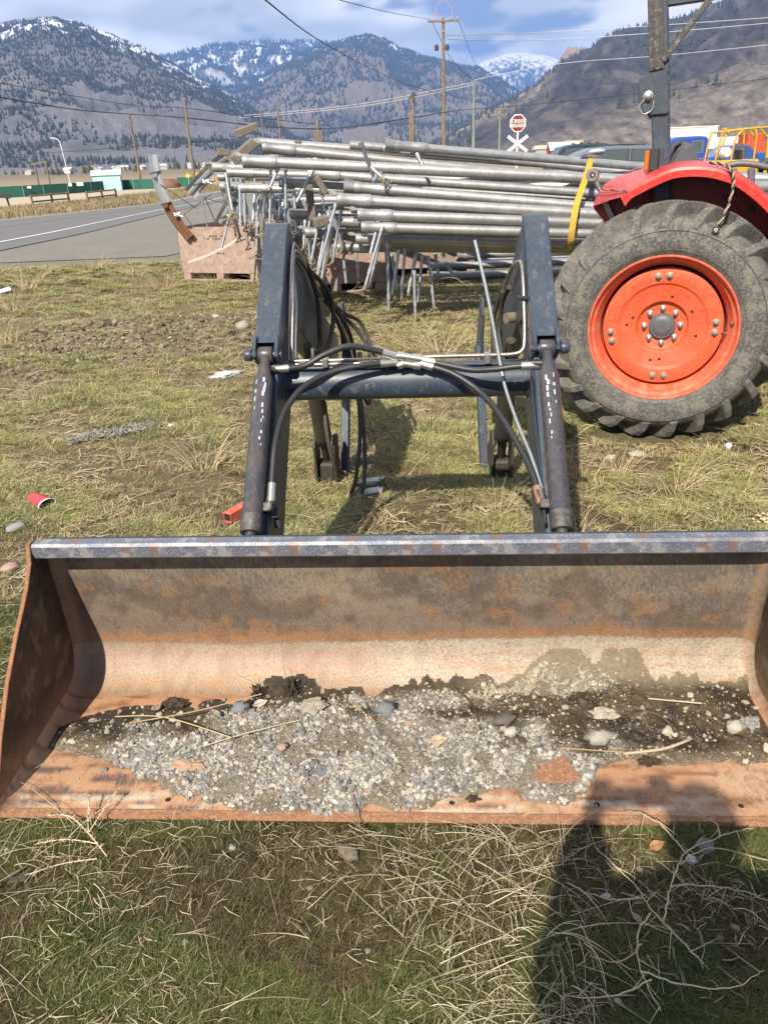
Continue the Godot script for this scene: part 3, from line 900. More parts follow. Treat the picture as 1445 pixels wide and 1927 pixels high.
func make_grass() -> void:
	var greens := [tuft_mesh(13, 0.019, 0.024, 0.0015, 1), tuft_mesh(15, 0.013, 0.022, 0.0014, 2), tuft_mesh(10, 0.034, 0.036, 0.0016, 3)]
	var wide_greens := [tuft_mesh(16, 0.026, 0.06, 0.0034, 4), tuft_mesh(16, 0.020, 0.065, 0.0034, 5), tuft_mesh(12, 0.048, 0.07, 0.0034, 6)]
	var where := [[], [], [], [], [], []]
	var tints := [[], [], [], [], [], []]
	for i in 580000:
		var far := i >= 300000
		var d: float = 0.62 + 2.3 * pow(rng.randf(), 0.8) if not far else 2.6 + 11.7 * pow(rng.randf(), 1.5)
		var x := rnd(-1.0, 1.0) * (0.42 + 0.60 * d) + 0.02 * d
		var z := -d
		if i % 6 == 0:
			x += signf(x) * (0.42 + 0.60 * d) * 0.5 + signf(x) * rnd(0.0, 1.3)
			z += rnd(-0.3, 1.0)
		if not clear_of_things(x, z) or clod(x, z) > rng.randf() * 1.25:
			continue
		var a := dryness(x, z)
		if rng.randf() < smoothstep(0.15, 0.7, a) * (0.93 if far else 0.72):
			continue
		var k := (3 if far else 0) + (2 if rng.randf() < 0.12 else rng.randi() % 2)
		var s := rnd(0.6, 1.25) * (1.0 if not far else 0.8 + 0.06 * d)
		var b := Basis(Vector3.UP, rnd(0, TAU)).scaled(Vector3(s, s * rnd(0.7, 1.2), s))
		where[k].append(Transform3D(b, Vector3(x, lie(x, z) - 0.004, z)))
		var green := Color(0.055, 0.098, 0.012).lerp(Color(0.135, 0.15, 0.028), rng.randf()).lerp(Color(0.025, 0.075, 0.012), 0.8 * smoothstep(0.1, 0.5, n_low.get_noise_2d(x * 3.0, z * 3.0 + 50.0)))
		var moss := Color(0.060, 0.044, 0.018).lerp(Color(0.115, 0.062, 0.028), rng.randf())
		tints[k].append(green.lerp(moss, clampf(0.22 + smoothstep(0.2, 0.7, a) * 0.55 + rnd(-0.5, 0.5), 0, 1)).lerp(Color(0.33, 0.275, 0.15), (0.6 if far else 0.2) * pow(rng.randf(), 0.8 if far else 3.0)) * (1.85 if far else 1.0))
	for k in 6:
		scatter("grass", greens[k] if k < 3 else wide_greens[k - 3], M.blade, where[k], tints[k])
	# straw lying about, thicker in swathes
	var straws := []
	for k in 8:
		straws.append(straw_mesh(20 + k, [0.05, 0.09, 0.14, 0.20, 0.07, 0.12, 0.04, 0.26][k], [0.008, 0.013, 0.012, 0.016, 0.018, 0.009, 0.010, 0.018][k], 0.0009))
	var sw := [[], [], [], [], [], [], [], []]
	var st := [[], [], [], [], [], [], [], []]
	for i in 28000:
		var d: float = 0.62 + 2.2 * rng.randf() if i < 12000 else 2.6 + 11.6 * pow(rng.randf(), 1.3)
		var x := rnd(-1.0, 1.0) * (0.42 + 0.60 * d)
		var z := -d
		if i % 7 == 0:
			x += signf(x) * (0.42 + 0.60 * d) * 0.5 + signf(x) * rnd(0.0, 1.2)
			z += rnd(-0.3, 0.9)
		if not clear_of_things(x, z):
			continue
		var m := 0.30 + 1.0 * n_low.get_noise_2d(x * 2.4 + 11.0, z * 2.4) + 0.5 * n_mid.get_noise_2d(x * 1.4, z * 1.4)
		m += 0.5 * exp(-pow((x - 0.14) / 0.2, 2.0)) * smoothstep(1.6, 1.3, d) + 0.35 * exp(-pow((x + 0.25) / 0.25, 2.0) - pow((d - 1.18) / 0.09, 2.0))
		m -= 0.75 * smoothstep(0.28, 0.45, x) * smoothstep(1.7, 1.4, d)
		m -= 0.25 * smoothstep(-0.45, -0.7, x) * smoothstep(1.7, 1.4, d)
		if rng.randf() > m + 0.1:
			continue
		var k := rng.randi() % 8
		if d < 1.5 and (k == 3 or k == 7) and rng.randf() < 0.5:
			k = 6
		var s := rnd(0.7, 1.3)
		var thick: float = rnd(0.6, 1.25) * (1.0 if d < 2.6 else minf(0.9 + 0.22 * (d - 2.0), 2.6))
		var lean := Basis.from_euler(Vector3(rnd(-0.25, 0.25), rnd(0, TAU), rnd(-0.05, 0.30)))
		sw[k].append(Transform3D(lean * Basis.from_scale(Vector3(s, s * thick, thick * s)), Vector3(x, lie(x, z) + rnd(0.0, 0.018), z)))
		st[k].append(Color(0.68, 0.60, 0.41).lerp(Color(0.42, 0.34, 0.22), rng.randf()).lerp(Color(0.42, 0.38, 0.30), 0.5 * rng.randf()))
	for k in 8:
		scatter("straw", straws[k], M.straw, sw[k], st[k])
	# short litter between the blades
	var lw := []
	var lt := []
	var chip := MB.new()
	chip.tube([Vector3(-0.016, 0.000, 0), Vector3(-0.004, 0.003, 0.002), Vector3(0.016, 0.001, -0.002)], [0.0007, 0.0009, 0.0004], 3, false)
	for i in 60000:
		var d: float = 0.62 + 2.2 * rng.randf() if i < 27000 else 2.6 + 8.0 * rng.randf()
		var x := rnd(-1.0, 1.0) * (0.42 + 0.60 * d)
		if not clear_of_things(x, -d):
			continue
		var s := rnd(0.5, 1.6) * (1.0 if d < 2.6 else 2.4)
		if rng.randf() > 0.40 + 1.2 * n_low.get_noise_2d(x * 3.0 + 21.0, -d * 3.0):
			continue
		lw.append(Transform3D(Basis.from_euler(Vector3(rnd(-0.4, 0.4), rnd(0, TAU), rnd(-0.4, 0.4))).scaled(Vector3(s, s, s)), Vector3(x, lie(x, -d) + rnd(0.0, 0.014), -d)))
		lt.append(Color(0.50, 0.43, 0.28).lerp(Color(0.22, 0.165, 0.10), rng.randf()))
	scatter("plant_litter", chip, M.straw, lw, lt)
	# dry bunches that stand up out of the turf, where the photograph has them
	var bunch := [[-0.98, -4.02, 1.0], [-1.5, -4.25, 0.7], [0.56, -6.6, 1.5], [0.35, -6.75, 1.2], [1.02, -3.62, 0.85], [1.42, -3.42, 1.0], [1.25, -3.75, 0.8], [0.78, -3.85, 0.8], [2.25, -3.95, 0.9], [-1.35, -10.6, 1.5], [-2.9, -10.9, 1.5], [-2.2, -10.9, 1.2], [-3.6, -7.6, 1.2], [0.55, -3.3, 0.7], [-0.45, -3.6, 0.6], [-2.2, -3.5, 0.8], [0.3, -4.6, 0.7], [0.85, -3.0, 0.7], [1.75, -3.1, 0.6], [-0.7, -5.2, 0.6], [-2.6, -5.6, 0.7], [0.1, -7.3, 0.9], [1.0, -7.0, 1.0], [-4.4, -9.6, 1.5], [-5.0, -11.5, 1.6], [-6.0, -12.6, 1.6], [-3.7, -12.4, 1.4], [-4.6, -13.4, 1.4]]
	var bw := []
	var bt := []
	for b in bunch:
		for k in int(44 * b[2]):
			var a := rng.randf() * TAU
			var rr: float = sqrt(rng.randf()) * 0.10 * b[2]
			var tilt := rnd(0.15, 1.25)
			var bs := Basis(Vector3.UP, a + rnd(-0.6, 0.6)) * Basis(Vector3(0, 0, 1), tilt * 0.9)
			var s: float = rnd(0.55, 1.15) * b[2]
			var x: float = b[0] + cos(a) * rr
			var z: float = b[1] + sin(a) * rr
			bw.append(Transform3D(bs * Basis.from_scale(Vector3(s, s, s * 1.3)), Vector3(x, lie(x, z) - 0.01, z)))
			bt.append(Color(0.55, 0.45, 0.26).lerp(Color(0.36, 0.28, 0.17), rng.randf()))
	scatter("dry_grass_bunch", straw_mesh(41, 0.26, 0.03, 0.0022), M.straw, bw, bt)

func make_stones() -> void:
	# stones and clods turned up in the dug strip, and pebbles in the turf
	var shapes := []
	for k in 4:
		var m := MB.new()
		m.lump(Vector3.ZERO, Vector3(1, 0.62, 0.8), 300 + k, 0.22, 2, true)
		shapes.append(m)
	var where := [[], [], [], []]
	var tints := [[], [], [], []]
	for i in 2600:
		var x := rnd(-4.4, 0.2)
		var z := rnd(-9.0, -5.8)
		if i > 2000:
			var d := 0.7 + 6.0 * rng.randf()
			z = -d
			x = rnd(-1, 1) * (0.4 + 0.6 * d)
		elif clod(x, z) < rng.randf() * 0.8 + 0.1:
			continue
		if not clear_of_things(x, z):
			continue
		var s := rnd(0.006, 0.02) * (1.0 + 1.4 * pow(rng.randf(), 6.0))
		if i > 2000:
			s *= 0.45
		var k := rng.randi() % 4
		where[k].append(Transform3D(Basis.from_euler(Vector3(rnd(-0.5, 0.5), rnd(0, TAU), rnd(-0.5, 0.5))).scaled(Vector3(s, s, s)), Vector3(x, lie(x, z) + s * 0.2, z)))
		tints[k].append(Color(0.24, 0.21, 0.165).lerp(Color(0.13, 0.10, 0.072), rng.randf()).lerp(Color(0.42, 0.4, 0.36), 0.5 * pow(rng.randf(), 2.0)))
	for k in 4:
		scatter("loose_stones", shapes[k], M.stone, where[k], tints[k])
	var clods := MB.new()
	clods.lump(Vector3.ZERO, Vector3(1, 0.6, 0.9), 401, 0.5, 2)
	var cw := []
	var ct := []
	for i in 5200:
		var x := rnd(-4.4, 0.2)
		var z := rnd(-9.0, -5.8)
		if clod(x, z) < rng.randf() * 0.7:
			continue
		var s := rnd(0.008, 0.028)
		cw.append(Transform3D(Basis.from_euler(Vector3(rnd(-1, 1), rnd(0, TAU), rnd(-1, 1))).scaled(Vector3(s, s, s)), Vector3(x, lie(x, z) + s * 0.15, z)))
		ct.append(Color(0.20, 0.165, 0.12).lerp(Color(0.12, 0.095, 0.066), rng.randf()))
	scatter("soil_clods", clods, M.dry_ground, cw, ct)

# ------------------------------------------------------------------ the loader; its own axes: x across, z back towards the lip, the lip at z = 0
const SIDE := Basis(Vector3(0, 0, 1), Vector3(0, 1, 0), Vector3(1, 0, 0))
const FLOOR_END := 34
const BACK_END := 150

func shell_points() -> Array:
	# the inner face of the bucket in side view, from the lip over the floor and the two bends up to the rail
	var key := [Vector2(0, 0.024), Vector2(-0.15, 0.030), Vector2(-0.30, 0.037), Vector2(-0.445, 0.046), Vector2(-0.487, 0.055), Vector2(-0.525, 0.083), Vector2(-0.553, 0.125), Vector2(-0.566, 0.175), Vector2(-0.565, 0.25), Vector2(-0.556, 0.38), Vector2(-0.537, 0.560)]
	var c := Curve2D.new()
	for k in key.size():
		var d: Vector2 = (key[mini(k + 1, key.size() - 1)] - key[maxi(k - 1, 0)]) / 7.0
		c.add_point(key[k], -d, d)
	var out := []
	for i in BACK_END + 1:
		var t := (3.0 * i / FLOOR_END) if i <= FLOOR_END else 3.0 + 7.0 * (i - FLOOR_END) / float(BACK_END - FLOOR_END)
		var k := mini(int(t), 9)
		out.append(c.sample(k, t - k))
	return out

func shell_height(z: float) -> float:
	if z > -0.445:
		return lerpf(0.024, 0.046, -z / 0.445)
	return 0.046 + 0.9 * pow(maxf(0.0, -z - 0.445), 1.0) * clampf((-z - 0.445) * 9.0, 0.0, 1.35)

func shell_tint(x: float, i: int, p: Vector2) -> Color:
	var n1 := n_mid.get_noise_2d(x * 2.0, p.y * 6.0 + p.x * 4.0)
	var n2 := 0.3 * n_fine.get_noise_2d(x * 3.0, (p.y - p.x) * 3.0) + 0.9 * n_speck.get_noise_2d(x * 3.2, (p.y - p.x) * 3.2)
	var n3 := n_fine.get_noise_2d(x * 1.2 + 30.0, (p.y - p.x) * 9.0)
	if i <= FLOOR_END + 2:
		var c := Color(0.40, 0.215, 0.12).lerp(Color(0.48, 0.30, 0.18), clampf(0.5 + 0.6 * n1, 0, 1))
		c = c.lerp(Color(0.24, 0.115, 0.06), smoothstep(0.05, 0.45, n3))
		c = c.lerp(Color(0.10, 0.09, 0.09), 0.85 * smoothstep(0.22, 0.42, n3 + 0.6 * n2) * smoothstep(-0.28, -0.12, p.x) * smoothstep(0.2, -0.3, x))
		c = c.lerp(Color(0.55, 0.47, 0.36), 0.85 * smoothstep(0.05, 0.3, n_fine.get_noise_2d(x * 1.5, p.x * 14.0) + 0.3 * n1) * smoothstep(0.04, 0.02, absf(p.x + 0.045)))
		c = c.lerp(Color(0.42, 0.35, 0.28), 0.6 * smoothstep(0.2, 0.45, n2 + 0.4 * n1) * smoothstep(0.0, 0.5, x))
		return c.lerp(Color(0.36, 0.17, 0.085), smoothstep(-0.022, -0.01, p.x))
	var up := smoothstep(0.16, 0.5, p.y)
	var c2 := Color(0.275, 0.225, 0.17).lerp(Color(0.205, 0.168, 0.132), clampf(0.5 + 0.7 * n1, 0, 1))
	c2 = c2.lerp(Color(0.19, 0.135, 0.11), 0.6 * smoothstep(0.36, 0.24, p.y) * smoothstep(0.15, 0.22, p.y))
	c2 = c2.lerp(Color(0.13, 0.098, 0.075), 0.75 * smoothstep(-0.05, 0.35, n_mid.get_noise_2d(x * 2.6 + 9.0, p.y * 4.0) + 0.5 * n_fine.get_noise_2d(x * 3.0, p.y * 3.0)))
	c2 = c2.lerp(Color(0.30, 0.165, 0.085), 0.6 * smoothstep(0.18, 0.42, n_fine.get_noise_2d(x * 1.6 + 4.0, p.y * 2.2) + 0.3 * n1))
	# old blue paint left near the top and to the right
	var paint := smoothstep(0.10, 0.30, n2 * 0.95 + 0.35 * n1 + 0.42 * (up - 0.62) + 0.16 * smoothstep(0.3, 0.9, x))
	c2 = c2.lerp(Color(0.07, 0.078, 0.092), 0.5 * paint)
	c2 = c2.lerp(Color(0.06, 0.055, 0.055), 0.55 * smoothstep(0.47, 0.54, p.y + 0.03 * n1))
	# a rust line where the bends begin, and a dried tide of pale dust below it
	var edge := 0.178 + 0.012 * n1 + 0.012 * sin(x * 3.0)
	c2 = c2.lerp(Color(0.34, 0.165, 0.07), 0.75 * smoothstep(0.03, 0.0, absf(p.y - edge - 0.018)) * smoothstep(-0.25, 0.2, n2 + 0.2))
	var dust := smoothstep(edge + 0.006, edge - 0.006, p.y + 0.008 * n2)
	var pale := Color(0.37, 0.30, 0.22).lerp(Color(0.29, 0.215, 0.16), clampf(0.5 + 0.8 * n1, 0, 1))
	pale = pale.lerp(Color(0.42, 0.375, 0.30), smoothstep(-0.35, 0.0, x + 0.2 * n1) * 0.9)
	pale = pale.lerp(Color(0.30, 0.215, 0.16), 0.8 * smoothstep(0.0, 0.35, n2 + 0.25 * n3))
	pale = pale.lerp(Color(0.40, 0.22, 0.12), 0.5 * smoothstep(0.12, 0.4, n3 + 0.5 * n2) * smoothstep(0.185, 0.15, p.y))
	pale = pale.lerp(Color(0.42, 0.26, 0.15), 0.7 * smoothstep(0.0, 0.3, n2 - 0.1 + 0.35 * smoothstep(0.0, -0.5, x)) * smoothstep(0.09, 0.05, p.y))
	pale = pale.lerp(Color(0.36, 0.25, 0.22), 0.5 * smoothstep(0.035, 0.02, absf(p.y - 0.115)) * smoothstep(0.2, -0.3, x))
	return c2.lerp(pale, dust)

func make_bucket(loader: Node3D) -> void:
	var bucket := Node3D.new()
	bucket.name = "bucket"
	loader.add_child(bucket)
	var prof := shell_points()
	var xs := []
	for k in 7:
		xs.append(-1.055 + 0.035 * (1.0 - cos(k / 6.0 * PI / 2)))
	for k in range(1, 500):
		xs.append(-1.02 + 2.04 * k / 500.0)
	for k in 7:
		xs.append(1.02 + 0.035 * sin(k / 6.0 * PI / 2))
	var make_grid := func(i0: int, i1: int) -> ArrayMesh:
		var rows := []
		var tints := []
		for i in range(i0, i1 + 1):
			var p: Vector2 = prof[i]
			var tn: Vector2 = (prof[mini(i + 1, BACK_END)] - prof[maxi(i - 1, 0)]).normalized()
			var nn := Vector2(tn.y, -tn.x)
			if nn.x < 0.0 and nn.y < 0.0:
				nn = -nn
			var row := []
			var tint := []
			for x in xs:
				var e := clampf((absf(x) - 1.02) / 0.035, 0.0, 1.0)
				var lift := 0.035 * (1.0 - sqrt(maxf(0.0, 1.0 - e * e)))
				var dent: float = 0.003 * n_low.get_noise_2d(x * 2.0, (p.y - p.x) * 3.0)
				var w: Vector2 = p + nn * (lift + dent)
				row.append(Vector3(x, w.y, w.x))
				var c: Color = shell_tint(x, i, p)
				if e > 0.0:
					c = c.lerp(Color(0.30, 0.19, 0.12), 0.6 * sin(e * PI))
				tint.append(c)
			rows.append(row)
			tints.append(tint)
		return sheet(rows, tints, Vector3(0, 0.6, 0.8))
	put("floor_plate", (make_grid as Callable).call(0, FLOOR_END), M.bucket_floor, bucket)
	put("back_plate", (make_grid as Callable).call(FLOOR_END, BACK_END), M.bucket_back, bucket)
	# outer skin, 9 mm behind the inner one
	var skin := MB.new()
	skin.col = Color(0.05, 0.075, 0.11)
	for i in BACK_END:
		var a: Vector2 = prof[i]
		var b: Vector2 = prof[i + 1]
		var tn := (b - a).normalized()
		var o := Vector2(-tn.y, tn.x) * 0.009
		if o.y > 0.0 and i < FLOOR_END or o.x > 0.0:
			o = -o
		skin.q(Vector3(-1.06, a.y + o.y, a.x + o.x), Vector3(1.06, a.y + o.y, a.x + o.x), Vector3(1.06, b.y + o.y, b.x + o.x), Vector3(-1.06, b.y + o.y, b.x + o.x), Vector3(0, o.y, o.x))
	put("outer_skin", skin, M.plain, bucket)
	var edge := MB.new()
	edge.col = Color(1.25, 1.15, 1.05)
	edge.prism(Transform3D(SIDE, Vector3.ZERO), PackedVector2Array([Vector2(0.0, 0.010), Vector2(0.004, 0.016), Vector2(0.001, 0.0285), Vector2(-0.016, 0.0290), Vector2(-0.03, 0.018), Vector2(-0.03, 0.010)]), -1.075, 1.075, 0.002)
	put("cutting_edge", edge, M.rust, bucket)
	for x in [-0.62, 0.13, 0.5, 0.86]:
		var painted_hole := MB.new()
		painted_hole.lathe(at(x, 0.0275, -0.052), [Vector2(0.0, 0.0), Vector2(0.004, 0.0), Vector2(0.006, 0.001), Vector2(0.0075, 0.0)], 12)  # black disc painted for the shade inside a bolt hole
		put("dark_bolt_hole", painted_hole, M.shade_black, bucket)
	# end plates
	var outline := PackedVector2Array([Vector2(0.002, 0.02), Vector2(-0.03, 0.085), Vector2(-0.10, 0.19), Vector2(-0.19, 0.30), Vector2(-0.29, 0.395), Vector2(-0.385, 0.475), Vector2(-0.435, 0.535), Vector2(-0.450, 0.587), Vector2(-0.47, 0.589), Vector2(-0.548, 0.556), Vector2(-0.565, 0.40), Vector2(-0.578, 0.18), Vector2(-0.562, 0.11), Vector2(-0.50, 0.045), Vector2(-0.45, 0.032), Vector2(-0.2, 0.02)])
	for s in [-1.0, 1.0]:
		var rows := []
		var tints := []
		# the inner face as a grid so that its wear and its painted shade can be coloured
		for j in 41:
			var v := j / 40.0
			var row := []
			var tint := []
			for i in 41:
				var u := i / 40.0
				var z0 := lerpf(-0.578, -0.54, v)
				var yy := lerpf(0.03, 0.556, v)
				var zf := -0.02
				for k in 7:
					var a: Vector2 = outline[k]
					var b: Vector2 = outline[k + 1]
					if yy >= a.y - 0.001 and yy <= b.y + 0.001:
						zf = lerpf(a.x, b.x, (yy - a.y) / (b.y - a.y))
				var p := Vector3(s * (1.0545 + 0.0), yy, lerpf(zf, z0, u))
				row.append(p)
				var nz := n_mid.get_noise_2d(p.z * 5.0 + s * 7.0, p.y * 5.0)
				var nf := n_fine.get_noise_2d(p.z * 4.0, p.y * 4.0 + s)
				var c := Color(0.055, 0.036, 0.024).lerp(Color(0.105, 0.064, 0.038), clampf(0.5 + nz, 0, 1))
				c = c.lerp(Color(0.02, 0.022, 0.028), smoothstep(0.0, 0.22, 0.6 * nf + 0.5 * n_speck.get_noise_2d(p.z, p.y) + 0.9 * (p.y - 0.40)))
				c = c.lerp(Color(0.24, 0.165, 0.11), 0.6 * smoothstep(0.2, 0.4, nf + 0.4 * nz))
				tint.append(c.lerp(Color(0.28, 0.17, 0.10), 0.8 * smoothstep(0.14, 0.05, p.y - 0.02)))
			rows.append(row)
			tints.append(tint)
		var side := MB.new()
		side.col = Color(0.9, 0.8, 0.7)
		side.prism(Transform3D(SIDE, Vector3.ZERO), outline, s * 1.0575, s * 1.070, 0.002)
		put("side_plate", side, M.rust, bucket)
		put("inner_face", sheet(rows, tints, Vector3(-s, 0, 0)), M.bucket_back, bucket)
	# the top rail, a rolled bar with worn paint
	var rail := MB.new()
	var rp := []
	for k in 16:
		var a := TAU * (k + 0.5) / 16
		rp.append(Vector2(clampf(cos(a) * 1.25, -1, 1) * 0.024 - 0.474, clampf(sin(a) * 1.25, -1, 1) * 0.024 + 0.560))
	rail.prism(Transform3D(SIDE, Vector3.ZERO), PackedVector2Array(rp), -1.058, 1.058, 0.003)
	put("top_rail", rail, M.rail_steel, bucket)
	var lip := MB.new()
	lip.col = Color(0.34, 0.30, 0.38)
	lip.bar(Vector3(-1.057, 0.5565, -0.520), Vector3(1.057, 0.5565, -0.520), 0.044, 0.012, 0.004, Vector3(0, 0.93, -0.36))
	put("rail_back_strip", lip, M.rust, bucket)
	for s in [-0.5, 0.5]:
		for e in [-0.055, 0.055]:
			var ear := MB.new()
			ear.prism(Transform3D(SIDE, Vector3.ZERO), PackedVector2Array([Vector2(-0.552, 0.56), Vector2(-0.62, 0.52), Vector2(-0.72, 0.46), Vector2(-0.76, 0.40), Vector2(-0.74, 0.20), Vector2(-0.70, 0.12), Vector2(-0.60, 0.10), Vector2(-0.583, 0.18), Vector2(-0.578, 0.30)]), s + e - 0.006, s + e + 0.006, 0.001)
			put("hitch_ear", ear, M.loader_paint, bucket)

func make_loader() -> Node3D:
	var t := thing("front_loader", "slate blue tractor front loader parked on the grass with its rusty bucket in front", "loader", LOADER_AT, LOADER_YAW)
	make_bucket(t)
	for s in [-1.0, 1.0]:
		var arm := MB.new()
		var poly := PackedVector2Array([Vector2(-0.68, 0.17), Vector2(-0.73, 0.33), Vector2(-1.27, 0.885), Vector2(-1.34, 0.97), Vector2(-1.66, 1.29), Vector2(-1.685, 1.318), Vector2(-1.75, 1.322), Vector2(-1.80, 1.285), Vector2(-2.24, 1.02), Vector2(-2.56, 0.83), Vector2(-3.12, 0.60), Vector2(-3.16, 0.54), Vector2(-3.12, 0.48), Vector2(-2.95, 0.46), Vector2(-2.5, 0.56), Vector2(-2.15, 0.72), Vector2(-1.82, 0.90), Vector2(-1.62, 0.86), Vector2(-1.42, 0.66), Vector2(-0.88, 0.11), Vector2(-0.76, 0.10)])
		arm.prism(Transform3D(SIDE, Vector3.ZERO), poly, s * 0.456, s * 0.532, 0.004)
		var a := put("arm", arm, M.loader_paint, t)
		# the boxed front of the arm with the two lugs that hold the cylinder
		var box := MB.new()
		var front := PackedVector2Array([Vector2(-1.275, 0.965), Vector2(-1.30, 0.985), Vector2(-1.655, 1.315), Vector2(-1.68, 1.332), Vector2(-1.735, 1.332), Vector2(-1.70, 1.26), Vector2(-1.38, 0.965)])
		box.prism(Transform3D(SIDE, Vector3.ZERO), front, s * 0.4485, s * 0.5395, 0.004)
		put("arm_box", box, M.loader_paint, a)
		for e in [0.4495, 0.5385]:
			var seam := MB.new()
			seam.tube([Vector3(s * e, 0.968, -1.385), Vector3(s * e, 1.26, -1.70)], 0.0042, 6)
			put("weld_bead", seam, M.weld, a)
		var shade_block := MB.new()
		shade_block.prism(Transform3D(SIDE, Vector3.ZERO), PackedVector2Array([Vector2(-1.292, 0.956), Vector2(-1.31, 0.962), Vector2(-1.40, 0.962), Vector2(-1.35, 0.90)]), s * 0.462, s * 0.526)  # black block stands in for the shade between the lugs
		put("clevis_shade_block", shade_block, M.shade_black, a)
		for e in [0.4545, 0.5335]:
			var lug := MB.new()
			lug.prism(Transform3D(SIDE, Vector3.ZERO), PackedVector2Array([Vector2(-1.262, 0.90), Vector2(-1.235, 0.925), Vector2(-1.24, 0.955), Vector2(-1.272, 0.985), Vector2(-1.42, 0.985), Vector2(-1.42, 0.86), Vector2(-1.30, 0.875)]), s * e - 0.0065, s * e + 0.0065, 0.0015)
			put("clevis_lug", lug, M.loader_paint, a)
		var pin := MB.new()
		var px := Transform3D(Basis(Vector3(0, 1, 0), Vector3(s, 0, 0), Vector3(0, 0, 1)), Vector3(s * 0.44, 0.925, -1.262))
		pin.lathe(px, [Vector2(0.0, 0.0), Vector2(0.014, 0.0), Vector2(0.014, 0.105), Vector2(0.020, 0.107), Vector2(0.022, 0.112), Vector2(0.022, 0.128), Vector2(0.019, 0.134), Vector2(0.0, 0.136)], 20)
		put("pivot_pin", pin, M.loader_paint, a)
		# inner stiffener plate
		var stiff := MB.new()
		stiff.prism(Transform3D(SIDE, Vector3.ZERO), PackedVector2Array([Vector2(-1.50, 0.99), Vector2(-1.72, 1.20), Vector2(-2.05, 1.05), Vector2(-2.05, 0.90), Vector2(-1.70, 0.92)]), s * 0.444, s * 0.4555, 0.002)
		put("stiffener_plate", stiff, M.loader_paint, a)
		# bucket cylinder
		var lo := Vector3(s * 0.497, 0.445, -0.735)
		var hi := Vector3(s * 0.497, 0.915, -1.25)
		var ax := (hi - lo).normalized()
		var sd := Vector3(1, 0, 0)
		var cx := Transform3D(Basis(sd, ax, sd.cross(ax)), lo)
		var cyl := MB.new()
		cyl.lathe(cx, [Vector2(0.0, 0.0), Vector2(0.018, 0.0), Vector2(0.018, 0.028), Vector2(0.033, 0.029), Vector2(0.0355, 0.034), Vector2(0.0355, 0.085), Vector2(0.034, 0.088), Vector2(0.034, 0.60), Vector2(0.032, 0.606), Vector2(0.022, 0.64), Vector2(0.019, 0.66), Vector2(0.019, 0.69), Vector2(0.0, 0.70)], 32)
		var cn := put("bucket_cylinder", cyl, M.cylinder_paint, t)
		var gland := MB.new()
		gland.lathe(cx, [Vector2(0.0345, 0.086), Vector2(0.036, 0.0865), Vector2(0.036, 0.032), Vector2(0.034, 0.0275), Vector2(0.017, 0.0265)], 32)
		put("gland", gland, M.rops_rust, cn)
		var rod := MB.new()
		rod.lathe(cx, [Vector2(0.0, -0.16), Vector2(0.015, -0.16), Vector2(0.015, 0.027)], 20)
		put("piston_rod", rod, M.chrome, cn)
		var eye := MB.new()
		eye.lathe(Transform3D(Basis(Vector3(0, 1, 0), Vector3(1, 0, 0), Vector3(0, 0, 1)), Vector3(s * 0.497 - 0.026, 0.925, -1.262)), [Vector2(0.0, 0.0), Vector2(0.026, 0.0), Vector2(0.029, 0.004), Vector2(0.029, 0.048), Vector2(0.026, 0.052), Vector2(0.0, 0.052)], 24)
		put("cylinder_eye", eye, M.cylinder_paint, cn)
		# what is left of a white sticker: broken flakes curved to the barrel
		for k in 13:
			if (k * 7 + int(s)) % 5 == 0:
				continue
			var h := 0.335 + 0.0205 * k + 0.004 * sin(k * 5.1 + s)
			var w: float = [0.30, 0.28, 0.30, 0.31, 0.28, 0.26, 0.2, 0.16, 0.14, 0.2, 0.24, 0.2, 0.12][12 - k]
			var hl: float = [0.018, 0.02, 0.019, 0.02, 0.019, 0.018, 0.016, 0.010, 0.014, 0.018, 0.012, 0.012, 0.008][12 - k]
			var flake := MB.new()
			var a0 := (1.10 if s < 0 else 1.85) + 0.09 * sin(k * 2.3 + s)
			flake.lathe(cx * Transform3D(Basis(), Vector3(0, h, 0)), [Vector2(0.0343, 0.0), Vector2(0.0346, 0.0006), Vector2(0.0346, hl - 0.0006), Vector2(0.0343, hl)], 5, a0, a0 + w * 0.75)
			put("sticker_flake", flake, M.sticker, cn)
		for k in 4:
			var flake := MB.new()
			var a0 := (2.0 if s < 0 else 1.20) + 0.04 * (k % 2)
			flake.lathe(cx * Transform3D(Basis(), Vector3(0, 0.47 + 0.034 * k, 0)), [Vector2(0.0343, 0.0), Vector2(0.0346, 0.0006), Vector2(0.0346, 0.011 + 0.006 * (k % 2)), Vector2(0.0343, 0.0125 + 0.006 * (k % 2))], 3, a0, a0 + 0.10 + 0.06 * (k % 3))
			put("sticker_flake", flake, M.sticker, cn)
		# rear bracket, lift cylinder, parking stand
		var br := MB.new()
		br.prism(Transform3D(SIDE, Vector3.ZERO), PackedVector2Array([Vector2(-2.55, 0.80), Vector2(-2.62, 0.87), Vector2(-2.72, 0.86), Vector2(-2.95, 0.60), Vector2(-2.95, 0.40), Vector2(-2.80, 0.36), Vector2(-2.6, 0.55)]), s * 0.36, s * 0.375, 0.002)
		put("mount_bracket", br, M.loader_paint, t)
		var stand := MB.new()
		stand.bar(Vector3(s * 0.378, 0.0, -2.43), Vector3(s * 0.355, 0.62, -2.66), 0.042, 0.05, 0.004)
		put("parking_stand", stand, M.loader_paint, t)
		var lc := MB.new()
		var l0 := Vector3(s * 0.455, 0.14, -2.30)
		var l1 := Vector3(s * 0.43, 0.83, -1.80)
		var la := (l1 - l0).normalized()
